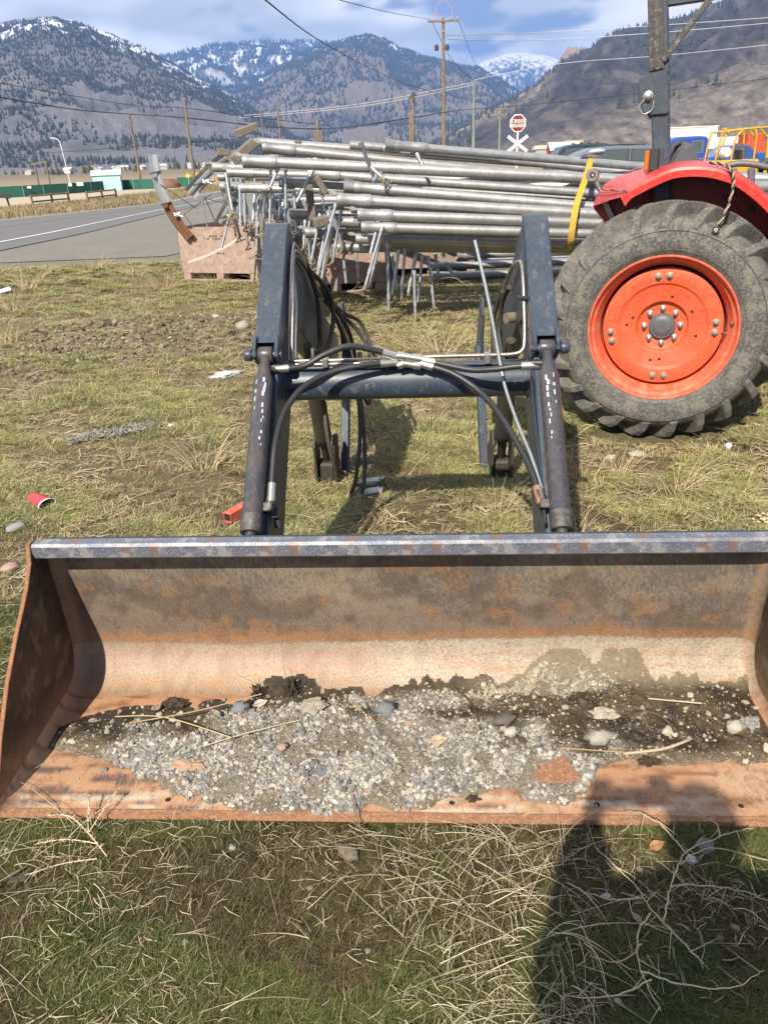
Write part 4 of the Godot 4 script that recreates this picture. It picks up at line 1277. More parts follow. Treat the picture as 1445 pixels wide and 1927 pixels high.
		lc.lathe(Transform3D(Basis(Vector3(1, 0, 0), la, Vector3(1, 0, 0).cross(la)), l0), [Vector2(0.0, -0.03), Vector2(0.022, -0.03), Vector2(0.024, 0.10), Vector2(0.026, 0.13), Vector2(0.041, 0.15), Vector2(0.044, 0.20), Vector2(0.042, 0.22), Vector2(0.042, 0.62), Vector2(0.03, 0.66), Vector2(0.02, 0.86), Vector2(0.0, 0.86)], 24)
		var lcn := put("lift_cylinder", lc, M.muddy_hose, t)
		for e in [-0.05, 0.05]:
			var pl := MB.new()
			pl.prism(Transform3D(SIDE, Vector3.ZERO), PackedVector2Array([Vector2(-2.26, 0.27), Vector2(-2.21, 0.22), Vector2(-2.24, 0.02), Vector2(-2.34, 0.0), Vector2(-2.40, 0.05), Vector2(-2.38, 0.24)]), s * 0.455 + e - 0.006, s * 0.455 + e + 0.006, 0.001)
			put("foot_plate", pl, M.muddy_hose, lcn)
		var ft := MB.new()
		ft.box(turned(Vector3(0.1, 0, 0), Vector3(s * 0.455, 0.055, -2.31)), Vector3(0.088, 0.12, 0.09), 0.012)
		put("foot_block", ft, M.muddy_hose, lcn)
	# cross tube
	var tube := MB.new()
	var tx := Transform3D(Basis(Vector3(0, 1, 0), Vector3(1, 0, 0), Vector3(0, 0, 1)), Vector3(-0.456, 0.775, -1.42))
	tube.lathe(tx, [Vector2(0.066, 0.0), Vector2(0.0665, 0.1), Vector2(0.0665, 0.8), Vector2(0.066, 0.912)], 40)
	var tn := put("cross_tube", tube, M.loader_paint, t)
	for x in [-0.4545, 0.4545]:
		var bead := MB.new()
		var ring := []
		for k in 25:
			ring.append(Vector3(x, 0.775 + 0.068 * sin(TAU * k / 24), -1.42 + 0.068 * cos(TAU * k / 24)))
		bead.tube(ring, 0.006, 6, false)
		put("weld_bead", bead, M.weld, tn)
	var shelf := MB.new()
	shelf.bar(Vector3(-0.455, 0.842, -1.405), Vector3(0.455, 0.842, -1.405), 0.06, 0.006, 0.002)
	put("line_shelf", shelf, M.loader_paint, tn)
	for x in [-0.30, -0.02, 0.30]:
		var clamp_ := MB.new()
		clamp_.box(at(x, 0.866, -1.378), Vector3(0.022, 0.036, 0.05), 0.003)
		put("line_clamp", clamp_, M.fitting, tn)
	for x in [-0.355, 0.30]:
		var bolt := MB.new()
		bolt.lathe(at(x, 0.845, -1.43), [Vector2(0.0, 0.06), Vector2(0.006, 0.06), Vector2(0.006, 0.022), Vector2(0.012, 0.022), Vector2(0.012, 0.0)], 6)
		put("clamp_bolt", bolt, M.fitting, tn)
	# pressed steel lines along the left arm, over the tube and up the right arm
	for k in 3:
		var o := 0.014 * k
		var ln := MB.new()
		ln.tube(spline([Vector3(-0.425, 0.99 - o, -2.28), Vector3(-0.436, 1.225 - o * 1.2, -1.80), Vector3(-0.438, 1.235 - o * 2.4, -1.66), Vector3(-0.438 + o, 1.06, -1.49), Vector3(-0.438 + o, 0.90, -1.385), Vector3(-0.428 + o, 0.874 - o * 0.7, -1.376), Vector3(-0.39, 0.872 - o, -1.374), Vector3(-0.2, 0.872 - o, -1.374), Vector3(0.02 - 3 * o, 0.872 - o, -1.374)], 5), 0.0065, 8)
		put("steel_line", ln, M.loader_paint if k == 2 else M.steel_line, t)
	var lr := MB.new()
	lr.tube(spline([Vector3(0.05, 0.876, -1.376), Vector3(0.3, 0.876, -1.376), Vector3(0.395, 0.878, -1.376), Vector3(0.428, 0.892, -1.38), Vector3(0.436, 0.93, -1.40), Vector3(0.436, 1.05, -1.455), Vector3(0.434, 1.16, -1.53), Vector3(0.428, 1.175, -1.60), Vector3(0.42, 1.12, -1.8), Vector3(0.41, 1.0, -2.0)], 6), 0.0075, 8)
	put("steel_line", lr, M.steel_line, t)
	var brk := MB.new()
	brk.bar(Vector3(0.412, 1.068, -1.452), Vector3(0.452, 1.064, -1.456), 0.03, 0.014, 0.004)
	put("line_bracket", brk, M.black_plastic, t)
	# hoses and their couplings
	var hoses := [
		[Vector3(-0.052, 0.894, -1.34), Vector3(-0.121, 0.918, -1.33), Vector3(-0.205, 0.936, -1.31), Vector3(-0.29, 0.914, -1.285), Vector3(-0.357, 0.882, -1.265), Vector3(-0.412, 0.877, -1.25), Vector3(-0.45, 0.877, -1.245)],
		[Vector3(-0.06, 0.866, -1.335), Vector3(-0.161, 0.865, -1.31), Vector3(-0.275, 0.848, -1.28), Vector3(-0.367, 0.812, -1.22), Vector3(-0.422, 0.755, -1.12), Vector3(-0.437, 0.69, -1.0), Vector3(-0.441, 0.621, -0.93), Vector3(-0.441, 0.555, -0.868)],
		[Vector3(0.078, 0.870, -1.34), Vector3(0.168, 0.855, -1.31), Vector3(0.243, 0.846, -1.285), Vector3(0.317, 0.853, -1.262), Vector3(0.381, 0.863, -1.25), Vector3(0.445, 0.868, -1.245)],
		[Vector3(0.07, 0.856, -1.335), Vector3(0.168, 0.832, -1.30), Vector3(0.261, 0.779, -1.25), Vector3(0.33, 0.72, -1.15), Vector3(0.386, 0.645, -1.03), Vector3(0.421, 0.588, -0.93), Vector3(0.437, 0.535, -0.862)]]
	for h in hoses:
		var hm := MB.new()
		hm.tube(spline(h, 7), 0.0115, 12)
		var hn := put("hose", hm, M.hose, t)
		for e in [[0, 1], [-1, -2]]:
			var a: Vector3 = h[e[0]]
			var d: Vector3 = (h[e[1]] - a).normalized()
			var f := MB.new()
			f.tube([a - d * 0.012, a + d * 0.034], 0.0145, 12)
			f.tube([a - d * 0.030, a - d * 0.012], 0.016, 6)
			put("crimp", f, M.rust if h == hoses[3] and e[0] == -1 else M.fitting, hn)
	for k in 2:
		var f := MB.new()
		var y := 0.886 - 0.026 * k
		f.tube([Vector3(-0.03, y + 0.006 - k * 0.012, -1.34), Vector3(-0.005, y + 0.002, -1.34)], 0.0165, 6)
		f.tube([Vector3(-0.005, y + 0.002, -1.34), Vector3(0.028, y - 0.004, -1.34)], 0.013, 14)
		f.tube([Vector3(0.028, y - 0.004, -1.34), Vector3(0.055, y - 0.008, -1.34)], 0.0175, 6)
		put("hose_coupling", f, M.fitting, t)
	for s in [-1.0, 1.0]:
		var f := MB.new()
		f.box(turned(Vector3(0.83, 0, 0), Vector3(s * 0.452, 0.515, -0.838)), Vector3(0.034, 0.04, 0.03), 0.004)
		f.tube([Vector3(s * 0.441, 0.555, -0.868), Vector3(s * 0.445, 0.525, -0.845)], 0.014, 12)
		put("port_elbow", f, M.rops_rust, t)
		var f2 := MB.new()
		f2.tube([Vector3(s * 0.448, 0.875, -1.245), Vector3(s * 0.485, 0.878, -1.235)], 0.013, 12)
		put("port_elbow", f2, M.hose, t)
	var rod := MB.new()
	rod.tube(spline([Vector3(0.253, 1.272, -1.45), Vector3(0.30, 1.079, -1.40), Vector3(0.344, 0.859, -1.345), Vector3(0.362, 0.773, -1.29), Vector3(0.396, 0.68, -1.15), Vector3(0.426, 0.617, -1.0), Vector3(0.447, 0.55, -0.885)], 6), 0.0062, 10)
	put("level_rod", rod, M.grey_rod, t)
	var strap := MB.new()
	strap.bar(Vector3(0.452, 0.80, -1.30), Vector3(0.452, 0.46, -0.80), 0.004, 0.03, 0.001)
	put("guide_strip", strap, M.loader_paint, t)
	# hoses hanging loose at the back, and those along the inside of the arms
	var loose := [
		[Vector3(-0.40, 1.02, -2.15), Vector3(-0.375, 0.83, -2.42), Vector3(-0.345, 0.70, -2.5), Vector3(-0.30, 0.55, -2.45), Vector3(-0.27, 0.30, -2.30), Vector3(-0.29, 0.08, -2.12), Vector3(-0.325, 0.015, -2.05)],
		[Vector3(-0.39, 1.0, -2.2), Vector3(-0.36, 0.82, -2.5), Vector3(-0.325, 0.70, -2.6), Vector3(-0.29, 0.5, -2.55), Vector3(-0.25, 0.25, -2.28), Vector3(-0.245, 0.08, -2.10), Vector3(-0.27, 0.018, -2.04)],
		[Vector3(-0.40, 0.94, -2.25), Vector3(-0.36, 0.80, -2.62), Vector3(-0.31, 0.72, -2.72), Vector3(-0.24, 0.6, -2.7), Vector3(-0.22, 0.44, -2.6), Vector3(-0.24, 0.36, -2.5), Vector3(-0.27, 0.46, -2.5), Vector3(-0.28, 0.6, -2.6)],
		[Vector3(-0.40, 0.95, -2.3), Vector3(-0.36, 0.80, -2.7), Vector3(-0.29, 0.72, -2.85), Vector3(-0.22, 0.56, -2.8), Vector3(-0.15, 0.46, -2.7), Vector3(-0.17, 0.42, -2.65), Vector3(-0.23, 0.52, -2.7)],
		[Vector3(-0.43, 1.15, -1.95), Vector3(-0.41, 1.0, -2.05), Vector3(-0.40, 0.86, -2.0), Vector3(-0.405, 0.78, -1.95), Vector3(-0.42, 0.80, -1.85)],
		[Vector3(-0.43, 1.12, -2.0), Vector3(-0.38, 1.0, -2.2), Vector3(-0.36, 0.88, -2.2), Vector3(-0.38, 0.76, -2.05), Vector3(-0.42, 0.74, -1.9)],
		[Vector3(0.41, 1.06, -1.75), Vector3(0.395, 0.98, -1.86), Vector3(0.39, 0.86, -1.9), Vector3(0.40, 0.76, -1.82), Vector3(0.43, 0.74, -1.74)],
		[Vector3(0.40, 1.02, -1.9), Vector3(0.375, 0.9, -2.0), Vector3(0.375, 0.78, -1.98), Vector3(0.40, 0.70, -1.9)],
		[Vector3(-0.415, 0.46, -2.06), Vector3(-0.40, 0.35, -2.0), Vector3(-0.375, 0.2, -2.0), Vector3(-0.34, 0.12, -2.1)]]
	for h in loose:
		var hm := MB.new()
		hm.tube(spline(h, 6), 0.0105, 10)
		var hn := put("loose_hose", hm, M.muddy_hose, t)
		var e := MB.new()
		var d: Vector3 = (h[-1] - h[-2]).normalized()
		e.tube([h[-1] - d * 0.02, h[-1] + d * 0.012], 0.013, 8)
		put("hose_end", e, M.brass_dirty, hn)
	var peg := MB.new()
	peg.tube([Vector3(0.44, 0.93, -1.80), Vector3(0.405, 0.93, -1.78)], 0.022, 16)
	put("grease_boss", peg, M.brass_dirty, t)
	var hook := MB.new()
	hook.prism(Transform3D(SIDE, Vector3.ZERO), PackedVector2Array([Vector2(-0.93, 0.44), Vector2(-0.90, 0.50), Vector2(-0.87, 0.50), Vector2(-0.86, 0.47), Vector2(-0.885, 0.46), Vector2(-0.88, 0.42)]), -0.428, -0.446)
	put("hose_hook", hook, M.loader_paint, t)
	return t

# ------------------------------------------------------------------ what lies in the bucket
func along(a: Array, x: float) -> float:
	for k in a.size() - 1:
		if x <= a[k + 1].x:
			return lerpf(a[k].y, a[k + 1].y, clampf((x - a[k].x) / maxf(a[k + 1].x - a[k].x, 0.001), 0, 1))
	return a[-1].y

const FRONT_EDGE := [Vector2(-1.05, -0.25), Vector2(-0.85, -0.21), Vector2(-0.81, -0.17), Vector2(-0.60, -0.065), Vector2(-0.43, -0.022), Vector2(-0.26, -0.012), Vector2(-0.07, -0.02), Vector2(0.06, -0.05), Vector2(0.16, -0.07), Vector2(0.28, -0.08), Vector2(0.42, -0.07), Vector2(0.49, -0.11), Vector2(0.53, -0.17), Vector2(0.64, -0.22), Vector2(0.76, -0.19), Vector2(0.85, -0.20), Vector2(1.05, -0.19)]
const BACK_EDGE := [Vector2(-1.05, -0.30), Vector2(-0.98, -0.37), Vector2(-0.90, -0.395), Vector2(-0.79, -0.44), Vector2(-0.65, -0.41), Vector2(-0.54, -0.42), Vector2(-0.47, -0.46), Vector2(-0.34, -0.49), Vector2(-0.24, -0.475), Vector2(-0.10, -0.465), Vector2(0.13, -0.49), Vector2(0.29, -0.475), Vector2(0.34, -0.51), Vector2(0.42, -0.535), Vector2(0.50, -0.542), Vector2(0.59, -0.535), Vector2(0.70, -0.53), Vector2(0.76, -0.49), Vector2(0.88, -0.48), Vector2(1.05, -0.50)]

func pile_depth(x: float, z: float) -> float:
	var w := 0.03 * n_mid.get_noise_2d(x * 5.0, z * 5.0) + 0.028 * n_fine.get_noise_2d(x * 3.0, z * 3.0)
	var e := minf(along(FRONT_EDGE, x) - z + w, z - along(BACK_EDGE, x) + w)
	e = minf(e, (1.035 - absf(x)) * 1.5)
	if e < 0.0:
		return maxf(e * 0.25, -0.006)
	var hump := 0.024 * smoothstep(0.0, 0.16, e) + 0.006 * smoothstep(0.0, 0.025, e)
	hump *= 1.0 - 0.55 * smoothstep(0.30, 0.55, x) * smoothstep(-0.48, -0.42, z)
	return 0.002 + hump + 0.008 * smoothstep(0.0, 0.05, e) * n_fine.get_noise_2d(x * 4.0, z * 4.0) + 0.014 * smoothstep(0.02, 0.1, e) * n_mid.get_noise_2d(x * 6.0, z * 6.0)

func gravelly(x: float, z: float) -> float:
	# how much of the washed pale gravel lies on top
	var e := Vector2((x + 0.20) / 0.68, (z + 0.165) / 0.20).length()
	var a := smoothstep(1.12, 0.7, e + 0.6 * n_mid.get_noise_2d(x * 4.0, z * 4.0))
	var b := smoothstep(1.1, 0.6, Vector2((x - 0.36) / 0.24, (z + 0.13) / 0.11).length())
	var c := 0.9 * smoothstep(1.1, 0.5, Vector2((x - 0.42) / 0.26, (z + 0.49) / 0.055).length())
	var d := 0.75 * smoothstep(1.1, 0.5, Vector2((x - 0.05) / 0.30, (z + 0.42) / 0.06).length())
	return maxf(maxf(a, b), maxf(c, d))

func pile_tint(x: float, z: float) -> Color:
	var g := gravelly(x, z)
	var n1 := n_mid.get_noise_2d(x * 3.0 + 5.0, z * 3.0)
	var n2 := n_fine.get_noise_2d(x * 3.0, z * 3.0)
	var c := Color(0.050, 0.037, 0.024).lerp(Color(0.112, 0.084, 0.053), clampf(0.45 + 0.9 * n1, 0, 1))
	c = c.lerp(Color(0.15, 0.118, 0.075), 0.4 * smoothstep(0.2, 0.7, x) * smoothstep(-0.1, 0.3, n1 + 0.2))
	c = c.lerp(Color(0.035, 0.026, 0.018), 0.75 * smoothstep(0.1, 0.4, n2 + 0.3 * smoothstep(0.0, -0.6, x)))
	c = c.lerp(Color(0.235, 0.20, 0.15), g * 0.8)
	c = c.lerp(Color(0.22, 0.175, 0.12), 0.6 * smoothstep(0.06, 0.0, along(FRONT_EDGE, x) - z))
	c = c.lerp(Color(0.26, 0.22, 0.15), 0.8 * smoothstep(-0.47, -0.52, z) * smoothstep(0.25, 0.4, x))
	return c

func in_loader(p: Vector3) -> Vector3:
	return LOADER_AT + p.rotated(Vector3.UP, LOADER_YAW)

func make_load() -> void:
	# soil in two finishes: dry and wet
	for wet in 2:
		var m := MB.new()
		var nx := 420
		var nz := 120
		for i in nx:
			for j in nz:
				var x0 := -1.045 + 2.09 * i / nx
				var x1 := -1.045 + 2.09 * (i + 1) / nx
				var z0 := -0.56 * j / nz
				var z1 := -0.56 * (j + 1) / nz
				var xm := (x0 + x1) * 0.5
				var zm := (z0 + z1) * 0.5
				if zm > along(FRONT_EDGE, xm) + 0.04 or zm < along(BACK_EDGE, xm) - 0.04:
					continue
				var soak := smoothstep(0.30, 0.0, gravelly(xm, zm)) * smoothstep(-0.5, -0.44, zm)
				soak *= smoothstep(-0.25, 0.15, n_mid.get_noise_2d(xm * 2.5, zm * 4.0) + 0.35 * smoothstep(0.1, 0.7, xm) + 0.2 * smoothstep(-0.4, -0.8, xm))
				if (soak > 0.5) != (wet == 1):
					continue
				var p := []
				var ok := true
				var tint := []
				for k in [[x0, z0], [x1, z0], [x1, z1], [x0, z1]]:
					var dd := pile_depth(k[0], k[1])
					p.append(Vector3(k[0], shell_height(k[1]) + dd, k[1]))
					tint.append(pile_tint(k[0], k[1]))
				if p[0].y < shell_height(z0) - 0.004 and p[2].y < shell_height(z1) - 0.004:
					continue
				m.col = tint[0]
				m.q(p[0], p[1], p[2], p[3], Vector3.UP)
		var o := put("mud" if wet else "soil", m, M.wet_mud if wet else M.mud)
		o.position = LOADER_AT
		o.rotation.y = LOADER_YAW
		o.set_meta("kind", "stuff")
	var shapes := []
	for k in 5:
		var m := MB.new()
		m.lump(Vector3.ZERO, [Vector3(1, 0.7, 0.8), Vector3(1.15, 0.6, 0.75), Vector3(0.95, 0.75, 0.9), Vector3(1.3, 0.55, 0.7), Vector3(0.9, 0.8, 0.85)][k], 500 + k, 0.42, 2, false)
		shapes.append(m)
	var where := [[], [], [], [], []]
	var tints := [[], [], [], [], []]
	var n := 0
	for i in 160000:
		if n > 17000:
			break
		var x := rnd(-1.03, 1.03)
		var z := rnd(-0.555, -0.005)
		var dd := pile_depth(x, z)
		if dd < 0.0:
			if rng.randf() > 0.008 or z < -0.5:
				continue
			dd = 0.0
		var g := gravelly(x, z)
		if rng.randf() > 0.011 + 0.8 * g * g * smoothstep(-0.35, 0.25, n_mid.get_noise_2d(x * 7.0, z * 7.0)):
			continue
		n += 1
		var s := rnd(0.0014, 0.0038) * (1.0 + 1.9 * pow(rng.randf(), 5.0))
		if g < 0.3:
			s *= rnd(0.8, 1.5)
		var p := in_loader(Vector3(x, shell_height(z) + dd + s * rnd(0.05, 0.5), z))
		var k := rng.randi() % 5
		where[k].append(Transform3D(Basis.from_euler(Vector3(rnd(-0.6, 0.6), rnd(0, TAU), rnd(-0.6, 0.6))).scaled(Vector3(s, s, s)), p))
		var u := rng.randf()
		var c := Color(0.35, 0.335, 0.31)
		if u < 0.28:
			c = Color(0.26, 0.255, 0.245)
		elif u < 0.5:
			c = Color(0.50, 0.46, 0.385)
		elif u < 0.58:
			c = Color(0.40, 0.29, 0.22)
		elif u < 0.66:
			c = Color(0.15, 0.15, 0.15)
		elif u < 0.76:
			c = Color(0.58, 0.56, 0.50)
		if x > 0.2 and z < -0.35 or g < 0.3:
			c = c.lerp(Color(0.50, 0.44, 0.31), 0.55)
		tints[k].append(c * rnd(0.6, 1.0))
	for k in 5:
		scatter("gravel", shapes[k], M.stone, where[k], tints[k])
	# fine grit between
	var gw := []
	var gt := []
	for i in 40000:
		if gw.size() > 15000:
			break
		var x := rnd(-1.0, 1.0)
		var z := rnd(-0.55, -0.005)
		var dd := pile_depth(x, z)
		if dd < 0.0 or rng.randf() > 0.04 + 0.96 * gravelly(x, z):
			continue
		var s := rnd(0.0010, 0.0026)
		gw.append(Transform3D(Basis.from_euler(Vector3(rnd(-1, 1), rnd(0, TAU), 0)).scaled(Vector3(s, s, s)), in_loader(Vector3(x, shell_height(z) + dd + s * 0.3, z))))
		gt.append(Color(0.36, 0.33, 0.27) * rnd(0.3, 1.0))
	scatter("grit", shapes[2], M.stone, gw, gt)
	# single stones one can point at: place, size, colour, name
	var big := [
		[-0.053, -0.361, Vector3(0.030, 0.022, 0.024), Color(0.20, 0.21, 0.225), "dark blue-grey stone, largest on the gravel near the bucket's middle"],
		[-0.27, -0.37, Vector3(0.042, 0.014, 0.030), Color(0.38, 0.34, 0.28), "flat pale tan stone half sunk in mud at the back of the gravel"],
		[-0.49, -0.37, Vector3(0.027, 0.018, 0.020), Color(0.22, 0.235, 0.25), "grey stone beside the pale dead leaves in the bucket"],
		[-0.59, -0.145, Vector3(0.042, 0.009, 0.018), Color(0.47, 0.31, 0.21), "flat orange-tan stone chip at the gravel's left end"],
		[0.55, -0.275, Vector3(0.036, 0.022, 0.024), Color(0.40, 0.38, 0.33), "rounded light grey stone alone in the wet mud, right of the gravel"],
		[0.585, -0.372, Vector3(0.038, 0.012, 0.024), Color(0.45, 0.40, 0.32), "flat cream stone behind the rounded grey stone in the mud"],
		[0.935, -0.315, Vector3(0.022, 0.018, 0.020), Color(0.48, 0.44, 0.37), "pale roundish stone near the bucket's right end plate"],
		[0.985, -0.336, Vector3(0.024, 0.014, 0.020), Color(0.30, 0.30, 0.29), "wet grey and white stone tucked against the right end plate"],
		[-0.335, -0.205, Vector3(0.015, 0.011, 0.014), Color(0.42, 0.30, 0.235), "pinkish brown pebble among the grey gravel"],
		[-0.215, -0.125, Vector3(0.019, 0.012, 0.013), Color(0.17, 0.175, 0.19), "dark slate pebble lying on the light gravel near the lip"],
		[0.30, -0.255, Vector3(0.020, 0.013, 0.015), Color(0.50, 0.47, 0.40), "cream pebble at the edge where gravel meets mud"],
		[0.745, -0.30, Vector3(0.016, 0.012, 0.013), Color(0.52, 0.48, 0.38), "small yellowish pebble in the mud behind the curved stick"],
		[0.29, -0.31, Vector3(0.034, 0.014, 0.020), Color(0.14, 0.125, 0.105), "dark wet flat stone at the middle of the mud"]]
	var k2 := 0
	for b in big:
		var m := MB.new()
		m.col = b[3] * 0.8
		m.lump(Vector3.ZERO, b[2], 600 + k2, 0.42, 3, k2 % 2 == 0)
		var p := in_loader(Vector3(b[0], shell_height(b[1]) + maxf(pile_depth(b[0], b[1]), 0.0) + b[2].y * 0.45, b[1]))
		solo("stone", b[4], "stone", m, M.stone, p, rnd(-0.5, 0.5), "larger stones in the bucket")
		k2 += 1
	# dead leaves
	var leaves := [[-0.432, -0.385, 0.030, 0.5, Color(0.42, 0.36, 0.31), "pale curled dead leaf standing up in the bucket mud"], [-0.565, -0.34, 0.036, 2.3, Color(0.42, 0.36, 0.3), "grey dead leaf lying across dry stalks in the bucket"], [-0.745, -0.37, 0.022, 1.2, Color(0.30, 0.25, 0.18), "small folded tan leaf in the dark mud by the left corner"], [0.10, -0.22, 0.034, 0.2, Color(0.38, 0.28, 0.2), "brown curled leaf at the right edge of the gravel"]]
	for l in leaves:
		var m := leaf(l[2], l[4], 0.5)
		var o := solo("dead_leaf", l[5], "leaf", m, M.plain, in_loader(Vector3(l[0], shell_height(l[1]) + maxf(pile_depth(l[0], l[1]), 0.0) + 0.014, l[1])), l[3], "dead leaves in the bucket")
		o.rotation.x = 0.45
	# stalks and twigs
	var sticks := [[[Vector3(-0.86, 0.07, -0.33), Vector3(-0.7, 0.085, -0.31), Vector3(-0.48, 0.09, -0.22)], 0.0018, Color(0.40, 0.32, 0.2), "long straw stalk across the mud at the bucket's left"], [[Vector3(-0.80, 0.08, -0.29), Vector3(-0.60, 0.095, -0.33), Vector3(-0.43, 0.10, -0.40)], 0.0017, Color(0.35, 0.27, 0.17), "straw stalk leaning over the gravel towards the back plate"], [[Vector3(-0.56, 0.075, -0.20), Vector3(-0.44, 0.09, -0.24), Vector3(-0.30, 0.085, -0.30)], 0.0016, Color(0.45, 0.37, 0.24), "fine pale stalk on top of the grey gravel"], [[Vector3(0.60, 0.06, -0.20), Vector3(0.70, 0.072, -0.205), Vector3(0.76, 0.078, -0.225), Vector3(0.79, 0.068, -0.25)], 0.0042, Color(0.36, 0.29, 0.21), "short curved bare stick in the mud at the bucket's right"], [[Vector3(0.66, 0.07, -0.38), Vector3(0.73, 0.08, -0.33), Vector3(0.755, 0.075, -0.27)], 0.003, Color(0.09, 0.065, 0.04), "dark wet twig bending round beside the curved stick"], [[Vector3(0.72, 0.07, -0.42), Vector3(0.86, 0.085, -0.38)], 0.0022, Color(0.45, 0.38, 0.28), "pale straight twig near the back right of the mud"], [[Vector3(0.15, 0.07, -0.47), Vector3(0.20, 0.08, -0.38), Vector3(0.22, 0.072, -0.26)], 0.0028, Color(0.06, 0.045, 0.03), "dark crooked root through the middle of the mud"], [[Vector3(0.43, 0.065, -0.215), Vector3(0.66, 0.06, -0.20)], 0.0016, Color(0.36, 0.24, 0.14), "long reddish stalk along the mud's front edge"], [[Vector3(-0.13, 0.055, -0.05), Vector3(-0.115, 0.05, 0.0), Vector3(-0.10, 0.03, 0.04)], 0.0018, Color(0.16, 0.12, 0.08), "dark thin twig hanging over the cutting edge"]]
	for s in sticks:
		var m := MB.new()
		m.col = s[2]
		var mid: Vector3 = s[0][0]
		var pp := []
		for q in s[0]:
			pp.append((q - mid))
		m.tube(spline(pp, 5), s[1], 6)
		solo("twig", s[3], "twig", m, M.plain, in_loader(mid), LOADER_YAW, "stalks and twigs in the bucket")
	# fibrous dark clumps of root that stick up at the back
	var cl := [[-0.355, -0.455, 0.05, "tall dark spike of roots and soil stuck against the back plate"], [-0.455, -0.445, 0.042, "shorter dark tuft of roots beside the pale leaf"], [-0.70, -0.405, 0.024, "low dark clod of soil at the back left of the load"], [0.50, -0.33, 0.022, "ragged dark clump of wet roots in the middle of the mud"], [0.665, -0.195, 0.02, "dark wet tuft on the bare rusty floor's edge"], [0.185, -0.065, 0.012, "small black lump on the soil near the lip"]]
	k2 = 0
	for c in cl:
		var m := MB.new()
		m.col = Color(0.055, 0.04, 0.025)
		m.lump(Vector3(0, c[2] * 0.4, 0), Vector3(c[2] * 0.35, c[2] * 0.75, c[2] * 0.3) if k2 < 2 else Vector3(c[2] * 1.3, c[2] * 0.5, c[2] * 0.8), 700 + k2, 0.6, 3)
		for q in 26:
			var a := rng.randf() * TAU
			var r0: float = c[2] * rnd(0.2, 0.5)
			var b0 := Vector3(cos(a) * r0, c[2] * rnd(0.0, 0.5), sin(a) * r0)
			m.col = Color(0.09, 0.065, 0.04) * rnd(0.5, 1.4)
			m.tube([b0, b0 * 1.4 + Vector3(0, c[2] * rnd(0.1, 0.5), 0), b0 * rnd(1.5, 2.4) + Vector3(0, c[2] * rnd(-0.1, 0.6), 0)], [0.0012, 0.001, 0.0005], 3, false)
		solo("root_clump", c[3], "clump", m, M.mud, in_loader(Vector3(c[0], shell_height(c[1]) + maxf(pile_depth(c[0], c[1]), 0.0) - 0.004, c[1])), 0.0, "dark clumps in the bucket")
		k2 += 1
	var flake := MB.new()
	flake.col = Color(1.1, 1.1, 1.1)
	flake.prism(turned(Vector3(-PI / 2 + 0.05, 0, 0), Vector3.ZERO), PackedVector2Array([Vector2(-0.075, -0.015), Vector2(-0.03, 0.04), Vector2(0.035, 0.068), Vector2(0.06, -0.022), Vector2(0.0, -0.03)]), -0.002, 0.003, 0.001)
	solo("rust_scale", "orange flake of rusty plate showing between gravel and mud", "flake", flake, M.rust, in_loader(Vector3(0.41, shell_height(-0.10) + 0.022, -0.13)), 0.0)

func leaf(size: float, c: Color, curl: float) -> MB:
	var m := MB.new()
	var nx := 10
	for i in nx:
		for j in [-1, 1]:
			var k := c * rnd(0.85, 1.12)
			m.col = k
			var u0 := float(i) / nx
			var u1 := float(i + 1) / nx
			var w0: float = sin(PI * pow(u0, 0.75)) * 0.42 * size * j
			var w1: float = sin(PI * pow(u1, 0.75)) * 0.42 * size * j
			var f := func(u: float, w: float) -> Vector3:
				return Vector3((u - 0.5) * size * 1.5, curl * (absf(w) * 0.6 + size * 0.5 * pow(u - 0.4, 2.0)) + 0.02 * size * sin(u * 14.0 + w * 90.0), w)
			m.q((f as Callable).call(u0, 0.0), (f as Callable).call(u1, 0.0), (f as Callable).call(u1, w1), (f as Callable).call(u0, w0), Vector3.UP)
	m.col = c * 0.7
	m.tube([Vector3(-0.95 * size, 0.01, 0), Vector3(-0.6 * size, curl * size * 0.35, 0), Vector3(0.0, 0.002 + curl * size * 0.08, 0), Vector3(0.7 * size, curl * size * 0.05, 0)], size * 0.02, 4)
	return m

# ------------------------------------------------------------------ the tractor; its own axes: x forward (to the right), z out of the near wheel's face
const WHEEL_FACE := Basis(Vector3(1, 0, 0), Vector3(0, 0, 1), Vector3(0, -1, 0))

